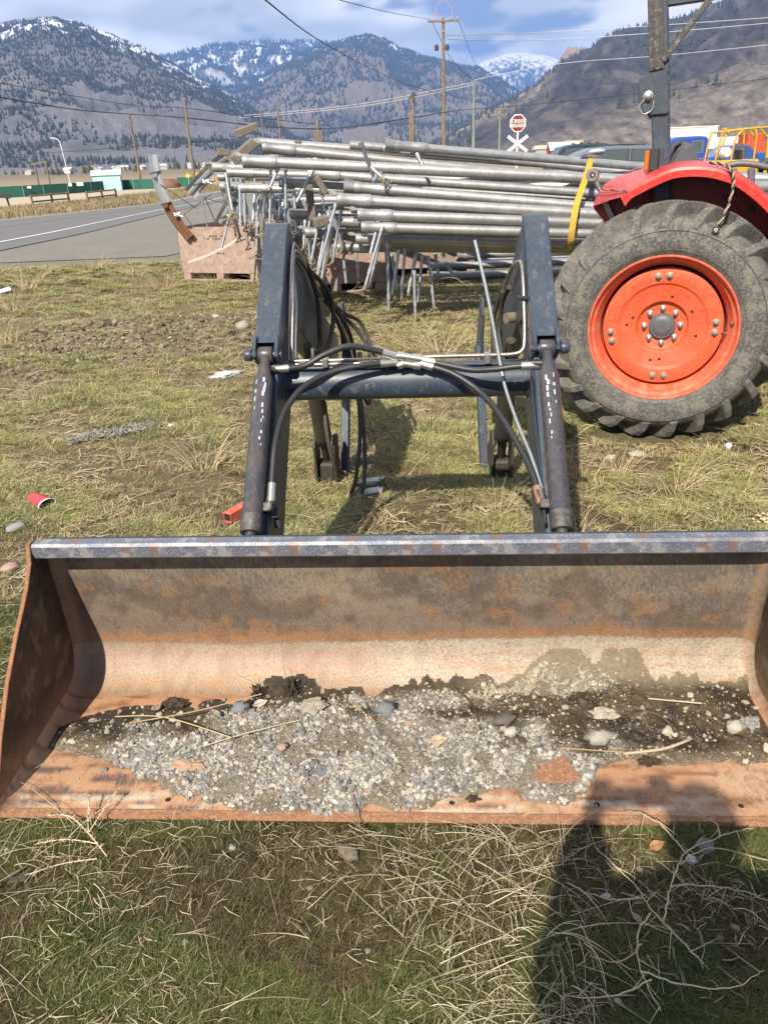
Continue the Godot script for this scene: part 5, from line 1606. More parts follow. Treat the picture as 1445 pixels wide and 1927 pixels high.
func make_wheel(parent: Node3D, at_: Vector3, k: float, lugs: int) -> void:
	var w := parent
	var x := Transform3D(WHEEL_FACE, Vector3.ZERO)
	var tyre := MB.new()
	tyre.lathe(x, [Vector2(0.385, -0.03), Vector2(0.402, -0.004), Vector2(0.412, 0.010), Vector2(0.425, 0.013), Vector2(0.428, 0.017), Vector2(0.45, 0.024), Vector2(0.49, 0.029), Vector2(0.53, 0.024), Vector2(0.558, 0.006), Vector2(0.580, -0.02), Vector2(0.598, -0.06), Vector2(0.608, -0.12), Vector2(0.612, -0.19), Vector2(0.608, -0.26), Vector2(0.598, -0.32), Vector2(0.580, -0.36), Vector2(0.565, -0.39), Vector2(0.50, -0.408), Vector2(0.44, -0.405), Vector2(0.40, -0.38), Vector2(0.385, -0.35)], 72)
	var tn := put("tyre", tyre, M.tyre, w)
	tn.position = at_
	tn.scale = Vector3(k, k, k)
	# a raised bead line and a band of moulded ticks
	var bead := MB.new()
	bead.col = Color(1.5, 1.4, 1.2)
	bead.lathe(x, [Vector2(0.4325, 0.0185), Vector2(0.434, 0.0225), Vector2(0.436, 0.0195)], 72)
	put("bead_line", bead, M.tyre, tn)
	bead = MB.new()
	bead.col = Color(1.5, 1.4, 1.2)
	bead.lathe(x, [Vector2(0.5345, 0.0225), Vector2(0.536, 0.0275), Vector2(0.539, 0.0215)], 72)
	put("bead_line", bead, M.tyre, tn)
	for s in 2:
		for i in lugs:
			var th := TAU * (i + 0.5 * s) / lugs
			var m := MB.new()
			var tone := 1.0 + 0.12 * sin(i * 4.1 + s)
			m.col = Color(1.55, 1.42, 1.2) * tone
			var last := []
			var n := 7
			for j in n + 1:
				var t := float(j) / n
				var z := lerpf(-0.205, 0.014, t) if s == 0 else lerpf(-0.175, -0.394, t)
				var aa := th + 0.30 * pow(t, 0.85)
				var hw := lerpf(0.019, 0.031, t)
				var rt := 0.676 - 0.006 * t - 0.11 * pow(maxf(0.0, (t - 0.62) / 0.38), 1.7)
				var rb := 0.602 - 0.06 * pow(maxf(0.0, (t - 0.45) / 0.55), 1.5)
				var sec := []
				for q in [[-1.15, rb], [-0.78, rt - 0.006], [-0.62, rt], [0.62, rt], [0.78, rt - 0.006], [1.15, rb]]:
					var an: float = aa + q[0] * hw / 0.65
					sec.append(Vector3(cos(an) * q[1], sin(an) * q[1], z))
				if j > 0:
					var mid := Vector3(cos(aa) * 0.6, sin(aa) * 0.6, z)
					for q in 5:
						m.q(last[q], last[q + 1], sec[q + 1], sec[q], (last[q] + sec[q + 1]) * 0.5 - mid)
				if j == 0 or j == n:
					var o := Vector3(0, 0, -1.0 if (j == 0) == (s == 0) else 1.0)
					m.q(sec[0], sec[1], sec[4], sec[5], o)
					m.q(sec[1], sec[2], sec[3], sec[4], o)
				last = sec
			put("lug", m, M.tyre, tn)
	var rim := MB.new()
	rim.lathe(x, [Vector2(0.392, -0.03), Vector2(0.409, -0.006), Vector2(0.411, 0.004), Vector2(0.406, 0.011), Vector2(0.399, 0.010), Vector2(0.394, 0.0), Vector2(0.390, -0.022), Vector2(0.374, -0.032), Vector2(0.370, -0.040), Vector2(0.366, -0.062), Vector2(0.350, -0.082), Vector2(0.346, -0.10), Vector2(0.340, -0.16), Vector2(0.340, -0.26), Vector2(0.355, -0.30), Vector2(0.385, -0.34), Vector2(0.405, -0.38), Vector2(0.41, -0.39)], 72)
	var rn := put("rim", rim, M.rim_dusty, w)
	rn.position = at_
	rn.scale = Vector3(k, k, k)
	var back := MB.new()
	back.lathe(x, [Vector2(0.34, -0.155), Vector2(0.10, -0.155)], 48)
	put("rim_shadow_plate", back, M.shade_black, rn)  # added black disc, stands in for shade behind the wheel disc
	var disc := MB.new()
	disc.lathe(x, [Vector2(0.326, -0.15), Vector2(0.329, -0.082), Vector2(0.327, -0.078), Vector2(0.322, -0.076), Vector2(0.250, -0.076), Vector2(0.245, -0.078), Vector2(0.240, -0.087), Vector2(0.235, -0.089), Vector2(0.150, -0.089), Vector2(0.145, -0.091), Vector2(0.134, -0.116), Vector2(0.129, -0.119), Vector2(0.06, -0.119)], 72)
	var dn := put("wheel_disc", disc, M.rim_paint, w)
	dn.position = at_
	dn.scale = Vector3(k, k, k)
	for a in [100.0, 88.0, 7.0, -4.5, -82.0, -94.5, 187.5, 198.5]:
		var b := MB.new()
		var p := Vector3(cos(deg_to_rad(a)) * 0.286, sin(deg_to_rad(a)) * 0.286, -0.076)
		b.lathe(Transform3D(WHEEL_FACE, p), [Vector2(0.021, 0.0), Vector2(0.021, 0.004), Vector2(0.014, 0.006)], 18)
		b.lathe(Transform3D(WHEEL_FACE, p), [Vector2(0.0145, 0.005), Vector2(0.0145, 0.017), Vector2(0.011, 0.020), Vector2(0.007, 0.020), Vector2(0.006, 0.027), Vector2(0.0, 0.028)], 6)
		put("disc_bolt", b, M.bolt_dusty, dn)
	for i in 8:
		var a := deg_to_rad(93.0 - 45.0 * i)
		var b := MB.new()
		var p := Vector3(cos(a) * 0.098, sin(a) * 0.098, -0.119)
		b.lathe(Transform3D(WHEEL_FACE, p), [Vector2(0.018, 0.0), Vector2(0.018, 0.005), Vector2(0.013, 0.007)], 18)
		b.lathe(Transform3D(WHEEL_FACE, p), [Vector2(0.0125, 0.006), Vector2(0.0125, 0.022), Vector2(0.009, 0.025), Vector2(0.006, 0.025), Vector2(0.006, 0.034), Vector2(0.0, 0.035)], 6)
		put("hub_nut", b, M.fitting, dn)
	for h in [[0.037, 0.169], [0.152, 0.088], [0.188, -0.048], [0.005, -0.19], [-0.044, -0.197], [-0.195, 0.004], [-0.165, 0.046]]:
		var b := MB.new()
		b.box(turned(Vector3(0, 0, 0.3 + h[0]), Vector3(h[0], h[1], -0.0895)), Vector3(0.015, 0.015, 0.003))  # small black box painted as the shade of a square hole
		put("painted_square_hole", b, M.shade_black, dn)
	var hub := MB.new()
	hub.lathe(x, [Vector2(0.074, -0.125), Vector2(0.074, -0.102), Vector2(0.070, -0.097), Vector2(0.052, -0.096), Vector2(0.050, -0.094), Vector2(0.030, -0.093), Vector2(0.005, -0.092), Vector2(0.004, -0.096), Vector2(0.0, -0.096)], 36)
	put("hub_cap", hub, M.hub_grey, dn)
	var valve := MB.new()
	valve.tube([Vector3(0.352, -0.03, -0.085), Vector3(0.335, -0.022, -0.068), Vector3(0.322, -0.012, -0.06)], 0.0055, 8)
	put("valve_stem", valve, M.bolt_dusty, rn)
	var clip := MB.new()
	clip.tube([Vector3(0.362, 0.045, -0.05), Vector3(0.372, 0.03, -0.03), Vector3(0.372, 0.055, -0.028)], 0.006, 6)
	put("rim_clip", clip, M.bolt_dusty, rn)

func make_tractor() -> void:
	var t := thing("tractor", "red tractor standing side-on behind the loader, with an orange-red wheel disc", "tractor", TRACTOR_AT, TRACTOR_YAW)
	make_wheel(t, Vector3(0, 0.622, 0), 0.98, 23)
	make_wheel(t, Vector3(0.0, 0.622, -1.12), 0.98, 23)
	# fender: a curved sheet with a rolled outer edge
	var arc := [Vector2(-0.29, 1.305), Vector2(-0.257, 1.344), Vector2(-0.21, 1.37), Vector2(-0.166, 1.392), Vector2(-0.052, 1.44), Vector2(0.052, 1.452), Vector2(0.156, 1.444), Vector2(0.25, 1.418), Vector2(0.318, 1.386), Vector2(0.445, 1.294), Vector2(0.56, 1.17), Vector2(0.66, 0.95)]
	var inner := [Vector2(-0.47, 1.235), Vector2(-0.45, 1.295), Vector2(-0.395, 1.37), Vector2(-0.25, 1.424), Vector2(-0.12, 1.452), Vector2(0.0, 1.468), Vector2(0.10, 1.468), Vector2(0.20, 1.452), Vector2(0.30, 1.412), Vector2(0.44, 1.318), Vector2(0.56, 1.20), Vector2(0.66, 1.0)]
	var f := MB.new()
	var across := [[0.0, -0.115, -0.052], [0.0, -0.115, -0.018], [0.0, -0.122, -0.004], [0.0, -0.14, 0.0], [0.35, -0.30, 0.004], [1.0, -0.56, 0.0], [1.0, -0.60, -0.012]]
	arc = smooth_line(arc, 4)
	inner = smooth_line(inner, 4)
	for i in arc.size() - 1:
		for j in across.size() - 1:
			var p := []
			for q in [[i, j], [i + 1, j], [i + 1, j + 1], [i, j + 1]]:
				var a: Vector2 = arc[q[0]].lerp(inner[q[0]], across[q[1]][0])
				var toward := (Vector2(0.05, 0.75) - a).normalized()
				a -= toward * across[q[1]][2]
				p.append(Vector3(a.x, a.y, across[q[1]][1]))
			var mid: Vector3 = (p[0] + p[2]) * 0.5
			f.q(p[0], p[1], p[2], p[3], mid - Vector3(0.05, 0.75, -0.4))
	var fn := put("fender", f, M.fender_paint, t)
	var wall := MB.new()
	wall.col = Color(0.6, 0.55, 0.55)
	var wp := PackedVector2Array()
	for p in inner:
		wp.append(p - Vector2(0, 0.012))
	wp.append(Vector2(0.62, 0.62))
	wp.append(Vector2(-0.2, 0.62))
	wp.append(Vector2(-0.36, 1.10))
	wall.prism(Transform3D(), wp, -0.605, -0.597)
	put("fender_wall", wall, M.fender_paint, fn)
	for p in [Vector3(-0.03, 1.27, -0.592), Vector3(0.27, 1.27, -0.592), Vector3(0.42, 1.2, -0.592)]:
		var b := MB.new()
		b.lathe(Transform3D(WHEEL_FACE, p), [Vector2(0.018, 0.0), Vector2(0.016, 0.004), Vector2(0.009, 0.005), Vector2(0.008, 0.012), Vector2(0, 0.013)], 12)
		put("wall_bolt", b, M.rops_paint, fn)
	# far fender
	var ff := MB.new()
	for i in inner.size() - 1:
		ff.q(Vector3(inner[i].x, inner[i].y, -1.30), Vector3(inner[i + 1].x, inner[i + 1].y, -1.30), Vector3(inner[i + 1].x, inner[i + 1].y, -1.75), Vector3(inner[i].x, inner[i].y, -1.75), Vector3.UP)
	put("fender", ff, M.fender_paint, t)
	# roll bar: near post, its hinge plate, and the rusty folding upper part
	var ro := Node3D.new()
	ro.name = "roll_bar"
	t.add_child(ro)
	for z in [-0.47, -1.42]:
		var post := MB.new()
		post.bar(Vector3(-0.066, 1.20, z), Vector3(-0.157, 1.86, z), 0.07, 0.092, 0.008, Vector3.RIGHT)
		put("lower_post", post, M.rops_paint, ro)
		var plate := MB.new()
		var px := turned(Vector3(0, 0, 0.135), Vector3(-0.176, 1.815, z))
		plate.prism(px, PackedVector2Array([Vector2(-0.085, -0.02), Vector2(-0.082, 0.07), Vector2(-0.066, 0.088), Vector2(0.055, 0.105), Vector2(0.07, 0.10), Vector2(0.072, -0.105), Vector2(0.06, -0.115), Vector2(-0.02, -0.105), Vector2(-0.06, -0.085)]), 0.038, 0.052, 0.004)
		put("hinge_plate", plate, M.rops_paint, ro)
		var pin := MB.new()
		pin.lathe(Transform3D(WHEEL_FACE, Vector3(-0.207, 1.80, z + 0.052)), [Vector2(0.026, 0.0), Vector2(0.026, 0.006), Vector2(0.019, 0.008)], 20)
		pin.lathe(Transform3D(WHEEL_FACE, Vector3(-0.207, 1.80, z + 0.056)), [Vector2(0.018, 0.0), Vector2(0.018, 0.02), Vector2(0.013, 0.024), Vector2(0.0, 0.024)], 6)
		put("hinge_pin", pin, M.fitting, ro)
		var ring := MB.new()
		ring.tube(spline([Vector3(-0.225, 1.785, z + 0.06), Vector3(-0.25, 1.75, z + 0.064), Vector3(-0.222, 1.715, z + 0.064), Vector3(-0.18, 1.735, z + 0.06), Vector3(-0.175, 1.78, z + 0.056)], 5), 0.0028, 6)
		put("pin_wire", ring, M.fitting, ro)
		var up := MB.new()
		up.bar(Vector3(-0.160, 1.90, z), Vector3(-0.249, 2.55, z), 0.06, 0.10, 0.006, Vector3.RIGHT)
		put("upper_post", up, M.rops_paint, ro)
		var ch := MB.new()
		ch.bar(Vector3(-0.176, 1.925, z + 0.034), Vector3(-0.262, 2.55, z + 0.034), 0.012, 0.075, 0.003, Vector3.RIGHT)
		put("rusty_face", ch, M.rops_rust, ro)
		for k in 2:
			var sl := MB.new()
			sl.bar(Vector3(-0.192 + 0.04 * k, 1.93, z + 0.043), Vector3(-0.276 + 0.04 * k, 2.55, z + 0.043), 0.006, 0.012, 0.002, Vector3.RIGHT)
			put("seal_strip", sl, M.rops_rust, ro)
	var top := MB.new()
	top.bar(Vector3(-0.17, 2.262, -0.55), Vector3(0.8, 2.31, -0.55), 0.05, 0.07, 0.006)
	put("roof_rail", top, M.rops_paint, ro)
	var dg := MB.new()
	dg.bar(Vector3(-0.15, 1.965, -0.43), Vector3(0.20, 2.43, -0.43), 0.02, 0.03, 0.003)
	put("brace", dg, M.rops_rust, ro)
	var bk := MB.new()
	bk.box(turned(Vector3(0, 0, 0.09), Vector3(-0.10, 1.49, -0.47)), Vector3(0.085, 0.13, 0.12), 0.006)
	put("post_socket", bk, M.rops_paint, ro)
	# rear lamp block with its amber reflector
	var lb := MB.new()
	lb.box(at(-0.142, 1.485, -0.36), Vector3(0.05, 0.115, 0.12), 0.006)
	var ln := put("lamp_block", lb, M.black_plastic, t)
	var amb := MB.new()
	amb.box(at(-0.178, 1.48, -0.345), Vector3(0.025, 0.10, 0.075), 0.005)
	put("amber_reflector", amb, M.amber, ln)
	# seat back, seen from the side
	var seat := MB.new()
	seat.prism(at(0, 0, -0.85), PackedVector2Array([Vector2(-0.072, 1.305), Vector2(-0.067, 1.465), Vector2(-0.037, 1.545), Vector2(0.003, 1.573), Vector2(0.053, 1.555), Vector2(0.108, 1.465), Vector2(0.178, 1.345), Vector2(0.198, 1.285)]), -0.22, 0.22, 0.03)
	var sn := put("seat_back", seat, M.seat_vinyl, t)
	var shell := MB.new()
	shell.prism(at(0, 0, -0.85), PackedVector2Array([Vector2(-0.097, 1.305), Vector2(-0.092, 1.465), Vector2(-0.062, 1.550), Vector2(-0.017, 1.587), Vector2(-0.007, 1.579), Vector2(-0.047, 1.535), Vector2(-0.072, 1.445), Vector2(-0.072, 1.305)]), -0.235, 0.235, 0.003)
	put("seat_shell", shell, M.seat_vinyl, sn)
	var cushion := MB.new()
	cushion.box(at(0.20, 1.22, -0.85), Vector3(0.5, 0.14, 0.46), 0.04)
	put("seat_cushion", cushion, M.seat_vinyl, t)
	# grey hand rail with its posts
	var rail := MB.new()
	rail.tube(spline([Vector3(0.20, 1.41, -0.64), Vector3(0.265, 1.437, -0.64), Vector3(0.345, 1.444, -0.64), Vector3(0.47, 1.42, -0.64), Vector3(0.56, 1.37, -0.64), Vector3(0.63, 1.2, -0.64)], 6), 0.018, 10)
	var rl := put("hand_rail", rail, M.hub_grey, t)
	for x in [0.29, 0.385, 0.51]:
		var p := MB.new()
		p.bar(Vector3(x, 1.42, -0.64), Vector3(x + 0.02, 1.25, -0.64), 0.03, 0.04, 0.006, Vector3.RIGHT)
		put("rail_post", p, M.hub_grey, rl)
	var lever := MB.new()
	lever.tube([Vector3(0.43, 1.425, -0.70), Vector3(0.475, 1.455, -0.70)], [0.012, 0.02], 10)
	put("lever_knob", lever, M.black_plastic, t)
	# body, hood and axles, mostly out of the picture
	var body := MB.new()
	body.box(at(0.55, 0.72, -0.86), Vector3(1.5, 0.42, 0.36), 0.04)
	put("gearbox", body, M.hub_grey, t)
	var axle := MB.new()
	axle.box(at(0.0, 0.628, -0.86), Vector3(0.2, 0.2, 1.1), 0.03)
	put("rear_axle", axle, M.hub_grey, t)
	var hood := MB.new()
	hood.box(at(2.0, 1.08, -0.86), Vector3(1.3, 0.5, 0.56), 0.08)
	put("hood", hood, M.fender_paint, t)
	var sw := MB.new()
	for k in 24:
		var a := TAU * k / 24
		var b := TAU * (k + 1) / 24
		var o := Vector3(1.05, 1.45, -0.86)
		sw.tube([o + Vector3(-sin(0.5) * sin(a) * 0.2, cos(0.5) * sin(a) * 0.2 * 0.3, cos(a) * 0.2), o + Vector3(-sin(0.5) * sin(b) * 0.2, cos(0.5) * sin(b) * 0.2 * 0.3, cos(b) * 0.2)], 0.014, 6)
	put("steering_wheel", sw, M.black_plastic, t)
	make_wheel(t, Vector3(1.95, 0.42, -0.22), 0.64, 18)
	make_wheel(t, Vector3(1.95, 0.42, -1.25), 0.64, 18)
	# three-point top link with its ratchet eye, tied back with cord
	var link := MB.new()
	var a := Vector3(-0.484, 1.41, -0.55)
	var b := Vector3(-0.345, 1.17, -0.55)
	link.tube([a + (b - a) * 0.16, a + (b - a) * 0.45, a + (b - a) * 0.47, b], [0.014, 0.012, 0.020, 0.021], 12)
	var lk := put("top_link", link, M.steel_line, t)
	var eye := MB.new()
	eye.lathe(Transform3D(WHEEL_FACE, a + Vector3(0, 0, -0.02)), [Vector2(0.016, 0.0), Vector2(0.034, 0.0), Vector2(0.038, 0.006), Vector2(0.038, 0.034), Vector2(0.034, 0.04), Vector2(0.016, 0.04), Vector2(0.016, 0.0)], 24)
	put("link_eye", eye, M.steel_line, lk)
	var ball := MB.new()
	ball.lathe(Transform3D(WHEEL_FACE, a + Vector3(0, 0, -0.015)), [Vector2(0.009, 0.0), Vector2(0.016, 0.004), Vector2(0.016, 0.03), Vector2(0.009, 0.036), Vector2(0.009, 0.0)], 16)
	put("link_ball", ball, M.shade_black, lk)
	# rope, drawn as two twisted strands
	rope("rope", "brown and black braided rope with an eye at its end, hanging over the red fender", [Vector3(0.14, 1.464, -0.12), Vector3(0.207, 1.452, -0.108), Vector3(0.254, 1.415, -0.095), Vector3(0.266, 1.35, -0.08), Vector3(0.252, 1.25, -0.05), Vector3(0.213, 1.165, 0.02)], 0.0055, true)
	rope("cord", "thin dark cord tying the tractor's top link back to the fender edge", [Vector3(-0.455, 1.335, -0.53), Vector3(-0.38, 1.335, -0.35), Vector3(-0.262, 1.337, -0.11)], 0.0028, false)

func smooth_line(a: Array, steps: int) -> Array:
	var c := Curve2D.new()
	for k in a.size():
		var d: Vector2 = (a[mini(k + 1, a.size() - 1)] - a[maxi(k - 1, 0)]) / 6.0
		c.add_point(a[k], -d, d)
	var r := []
	for k in a.size() - 1:
		for j in steps:
			r.append(c.sample(k, float(j) / steps))
	r.append(a[-1])
	return r

func rope(called: String, label: String, p: Array, r: float, eye: bool) -> void:
	var line := spline(p, 14)
	var o: Node3D = null
	var start: Vector3 = p[0]
	o = thing(called, label, "rope", TRACTOR_AT + start.rotated(Vector3.UP, TRACTOR_YAW), TRACTOR_YAW)
	for s in 2:
		var q := []
		for i in line.size():
			var d: Vector3 = (line[mini(i + 1, line.size() - 1)] - line[maxi(i - 1, 0)]).normalized()
			var a := d.cross(Vector3(0, 0, 1)).normalized()
			var b := d.cross(a)
			var ph := i * 0.75 + PI * s
			q.append(line[i] - start + (a * cos(ph) + b * sin(ph)) * r * 0.62)
		var m := MB.new()
		m.col = Color(0.33, 0.25, 0.17) if s == 0 else Color(0.04, 0.035, 0.035)
		m.tube(q, r, 6)
		put("strand", m, M.plain, o)
	if eye:
		var e := MB.new()
		var c: Vector3 = p[-1] - start + Vector3(-0.006, -0.018, 0)
		var ring := []
		for k in 17:
			var an := TAU * k / 16
			ring.append(c + Vector3(cos(an) * 0.014, sin(an) * 0.014, 0.002))
		e.col = Color(0.06, 0.05, 0.05)
		e.tube(ring, 0.006, 6, false)
		put("eye", e, M.plain, o)
		var th := MB.new()
		th.col = Color(0.7, 0.7, 0.7)
		th.lathe(Transform3D(WHEEL_FACE, c), [Vector2(0.0055, 0.0), Vector2(0.0085, 0.003), Vector2(0.0085, 0.007), Vector2(0.0055, 0.009)], 14)
		put("thimble", th, M.plain, o)

# ------------------------------------------------------------------ the stack of irrigation pipes
func to_pipe(p: Node3D, w: Vector3) -> Vector3:
	return w - p.position

func make_pipe(label: String, a: Vector3, b: Vector3, r: float, end: String, group: String) -> Node3D:
	var t := thing("irrigation_pipe", label, "pipe", a, 0.0, group)
	var d := (b - a).normalized()
	var side := d.cross(Vector3.UP).normalized()
	var x := Transform3D(Basis(side, d, side.cross(d)), Vector3.ZERO)
	var k := rnd(0.82, 1.12)
	var warm := rnd(-0.03, 0.05)
	var n := (b - a).length()
	var tube := MB.new()
	tube.col = Color(k + warm, k, k - warm)
	tube.lathe(x, [Vector2(r - 0.004, 0.0), Vector2(r, 0.0), Vector2(r * 1.001, n * 0.3), Vector2(r, n * 0.6), Vector2(r * 1.001, n), Vector2(r - 0.004, n)], 28)
	tube.lathe(x, [Vector2(r - 0.004, n), Vector2(r - 0.004, 0.0)], 20)
	put("tube", tube, M.aluminium, t)
	if end != "plain":
		var c := MB.new()
		c.col = Color(k * 0.92, k * 0.92, k * 0.92)
		c.lathe(x, [Vector2(r * 1.02, -0.10), Vector2(r * 1.25, -0.105), Vector2(r * 1.28, -0.06), Vector2(r * 1.16, -0.045), Vector2(r * 1.16, 0.10), Vector2(r * 1.24, 0.115), Vector2(r * 1.24, 0.20), Vector2(r * 1.08, 0.225), Vector2(r * 1.01, 0.226)], 28)
		var cn := put("coupler", c, M.aluminium, t)
		var band := MB.new()
		band.col = Color(1.25, 1.25, 1.2)
		band.lathe(x, [Vector2(r * 1.01, 0.226), Vector2(r * 1.10, 0.228), Vector2(r * 1.10, 0.240), Vector2(r * 1.0, 0.242)], 24)
		put("weld_band", band, M.aluminium, cn)
		var foot := MB.new()
		foot.col = Color(k, k, k)
		var fx := Transform3D(Basis(d, Vector3.UP, side), Vector3.ZERO)
		foot.prism(fx, PackedVector2Array([Vector2(-0.06, -r * 1.1), Vector2(0.06, -r * 1.1), Vector2(0.045, -r * 1.5), Vector2(-0.045, -r * 1.5)]), -0.02, 0.02, 0.002)
		put("riser_boss", foot, M.aluminium, cn)
		if end == "flange":
			var fl := MB.new()
			fl.col = Color(k, k, k)
			fl.lathe(x, [Vector2(r * 1.05, -0.05), Vector2(r * 1.25, -0.10), Vector2(r * 1.75, -0.20), Vector2(r * 1.78, -0.205), Vector2(r * 1.70, -0.205), Vector2(r * 1.1, -0.08)], 4)
			put("end_funnel", fl, M.aluminium, cn)
		else:
			var hook := MB.new()
			hook.col = Color(k, k, k)
			hook.prism(Transform3D(Basis(d, Vector3.UP, side), -d * 0.10), PackedVector2Array([Vector2(0.0, r * 1.1), Vector2(-0.05, r * 1.6), Vector2(-0.09, r * 1.2), Vector2(-0.06, r * 0.7), Vector2(0.0, r * 0.8)]), -0.012, 0.012, 0.002)
			put("latch_hook", hook, M.aluminium, cn)
	return t

func make_riser(p: Node3D, a: Vector3, b: Vector3, head: int) -> void:
	var d := (b - a).normalized()
	var n := (b - a).length()
	var m := MB.new()
	var k := rnd(0.75, 1.1)
	m.col = Color(k, k, k)
	var mid := a.lerp(b, 0.5) + Vector3(rnd(-0.004, 0.004), 0, 0)
	m.tube([to_pipe(p, a), to_pipe(p, mid), to_pipe(p, b)], 0.0155, 10)
	var r := put("riser", m, M.galvanised, p)
	for e in [[a - d * 0.015, a + d * 0.03, 0.021], [b - d * minf(0.16, n * 0.35), b - d * minf(0.11, n * 0.25), 0.019]]:
		var s := MB.new()
		s.tube([to_pipe(p, e[0]), to_pipe(p, e[1])], e[2], 8)
		put("riser_socket", s, M.galvanised, r)
	if head == 0:
		return
	# impact sprinkler: body, nozzle, sprung arm and spoon
	var h := MB.new()
	var u := d.cross(Vector3(0, 0, 1)).normalized()
	u = u.rotated(d, rnd(-1.4, 1.4))
	var w := d.cross(u)
	var c := to_pipe(p, b)
	h.tube([c - d * 0.01, c + d * 0.035], 0.018, 8)
	h.tube([c + d * 0.03, c + d * 0.05 + u * 0.03, c + d * 0.075 + u * 0.075], [0.014, 0.012, 0.008], 8)
	h.tube([c + d * 0.03, c + d * 0.04 - u * 0.035], [0.011, 0.008], 8)
	h.tube([c + d * 0.035, c + d * 0.07 + w * 0.012, c + d * 0.10], 0.0065, 6)
	h.tube([c + d * 0.085 - u * 0.05, c + d * 0.085 + u * 0.07], 0.006, 6)
	h.box(Transform3D(Basis(u, d, w), c + d * 0.08 + u * 0.08), Vector3(0.03, 0.028, 0.008), 0.002)
	h.box(Transform3D(Basis(u, d, w), c + d * 0.085 - u * 0.055), Vector3(0.022, 0.02, 0.02), 0.003)
	put("sprinkler_head", h, M.brass_dirty, r)

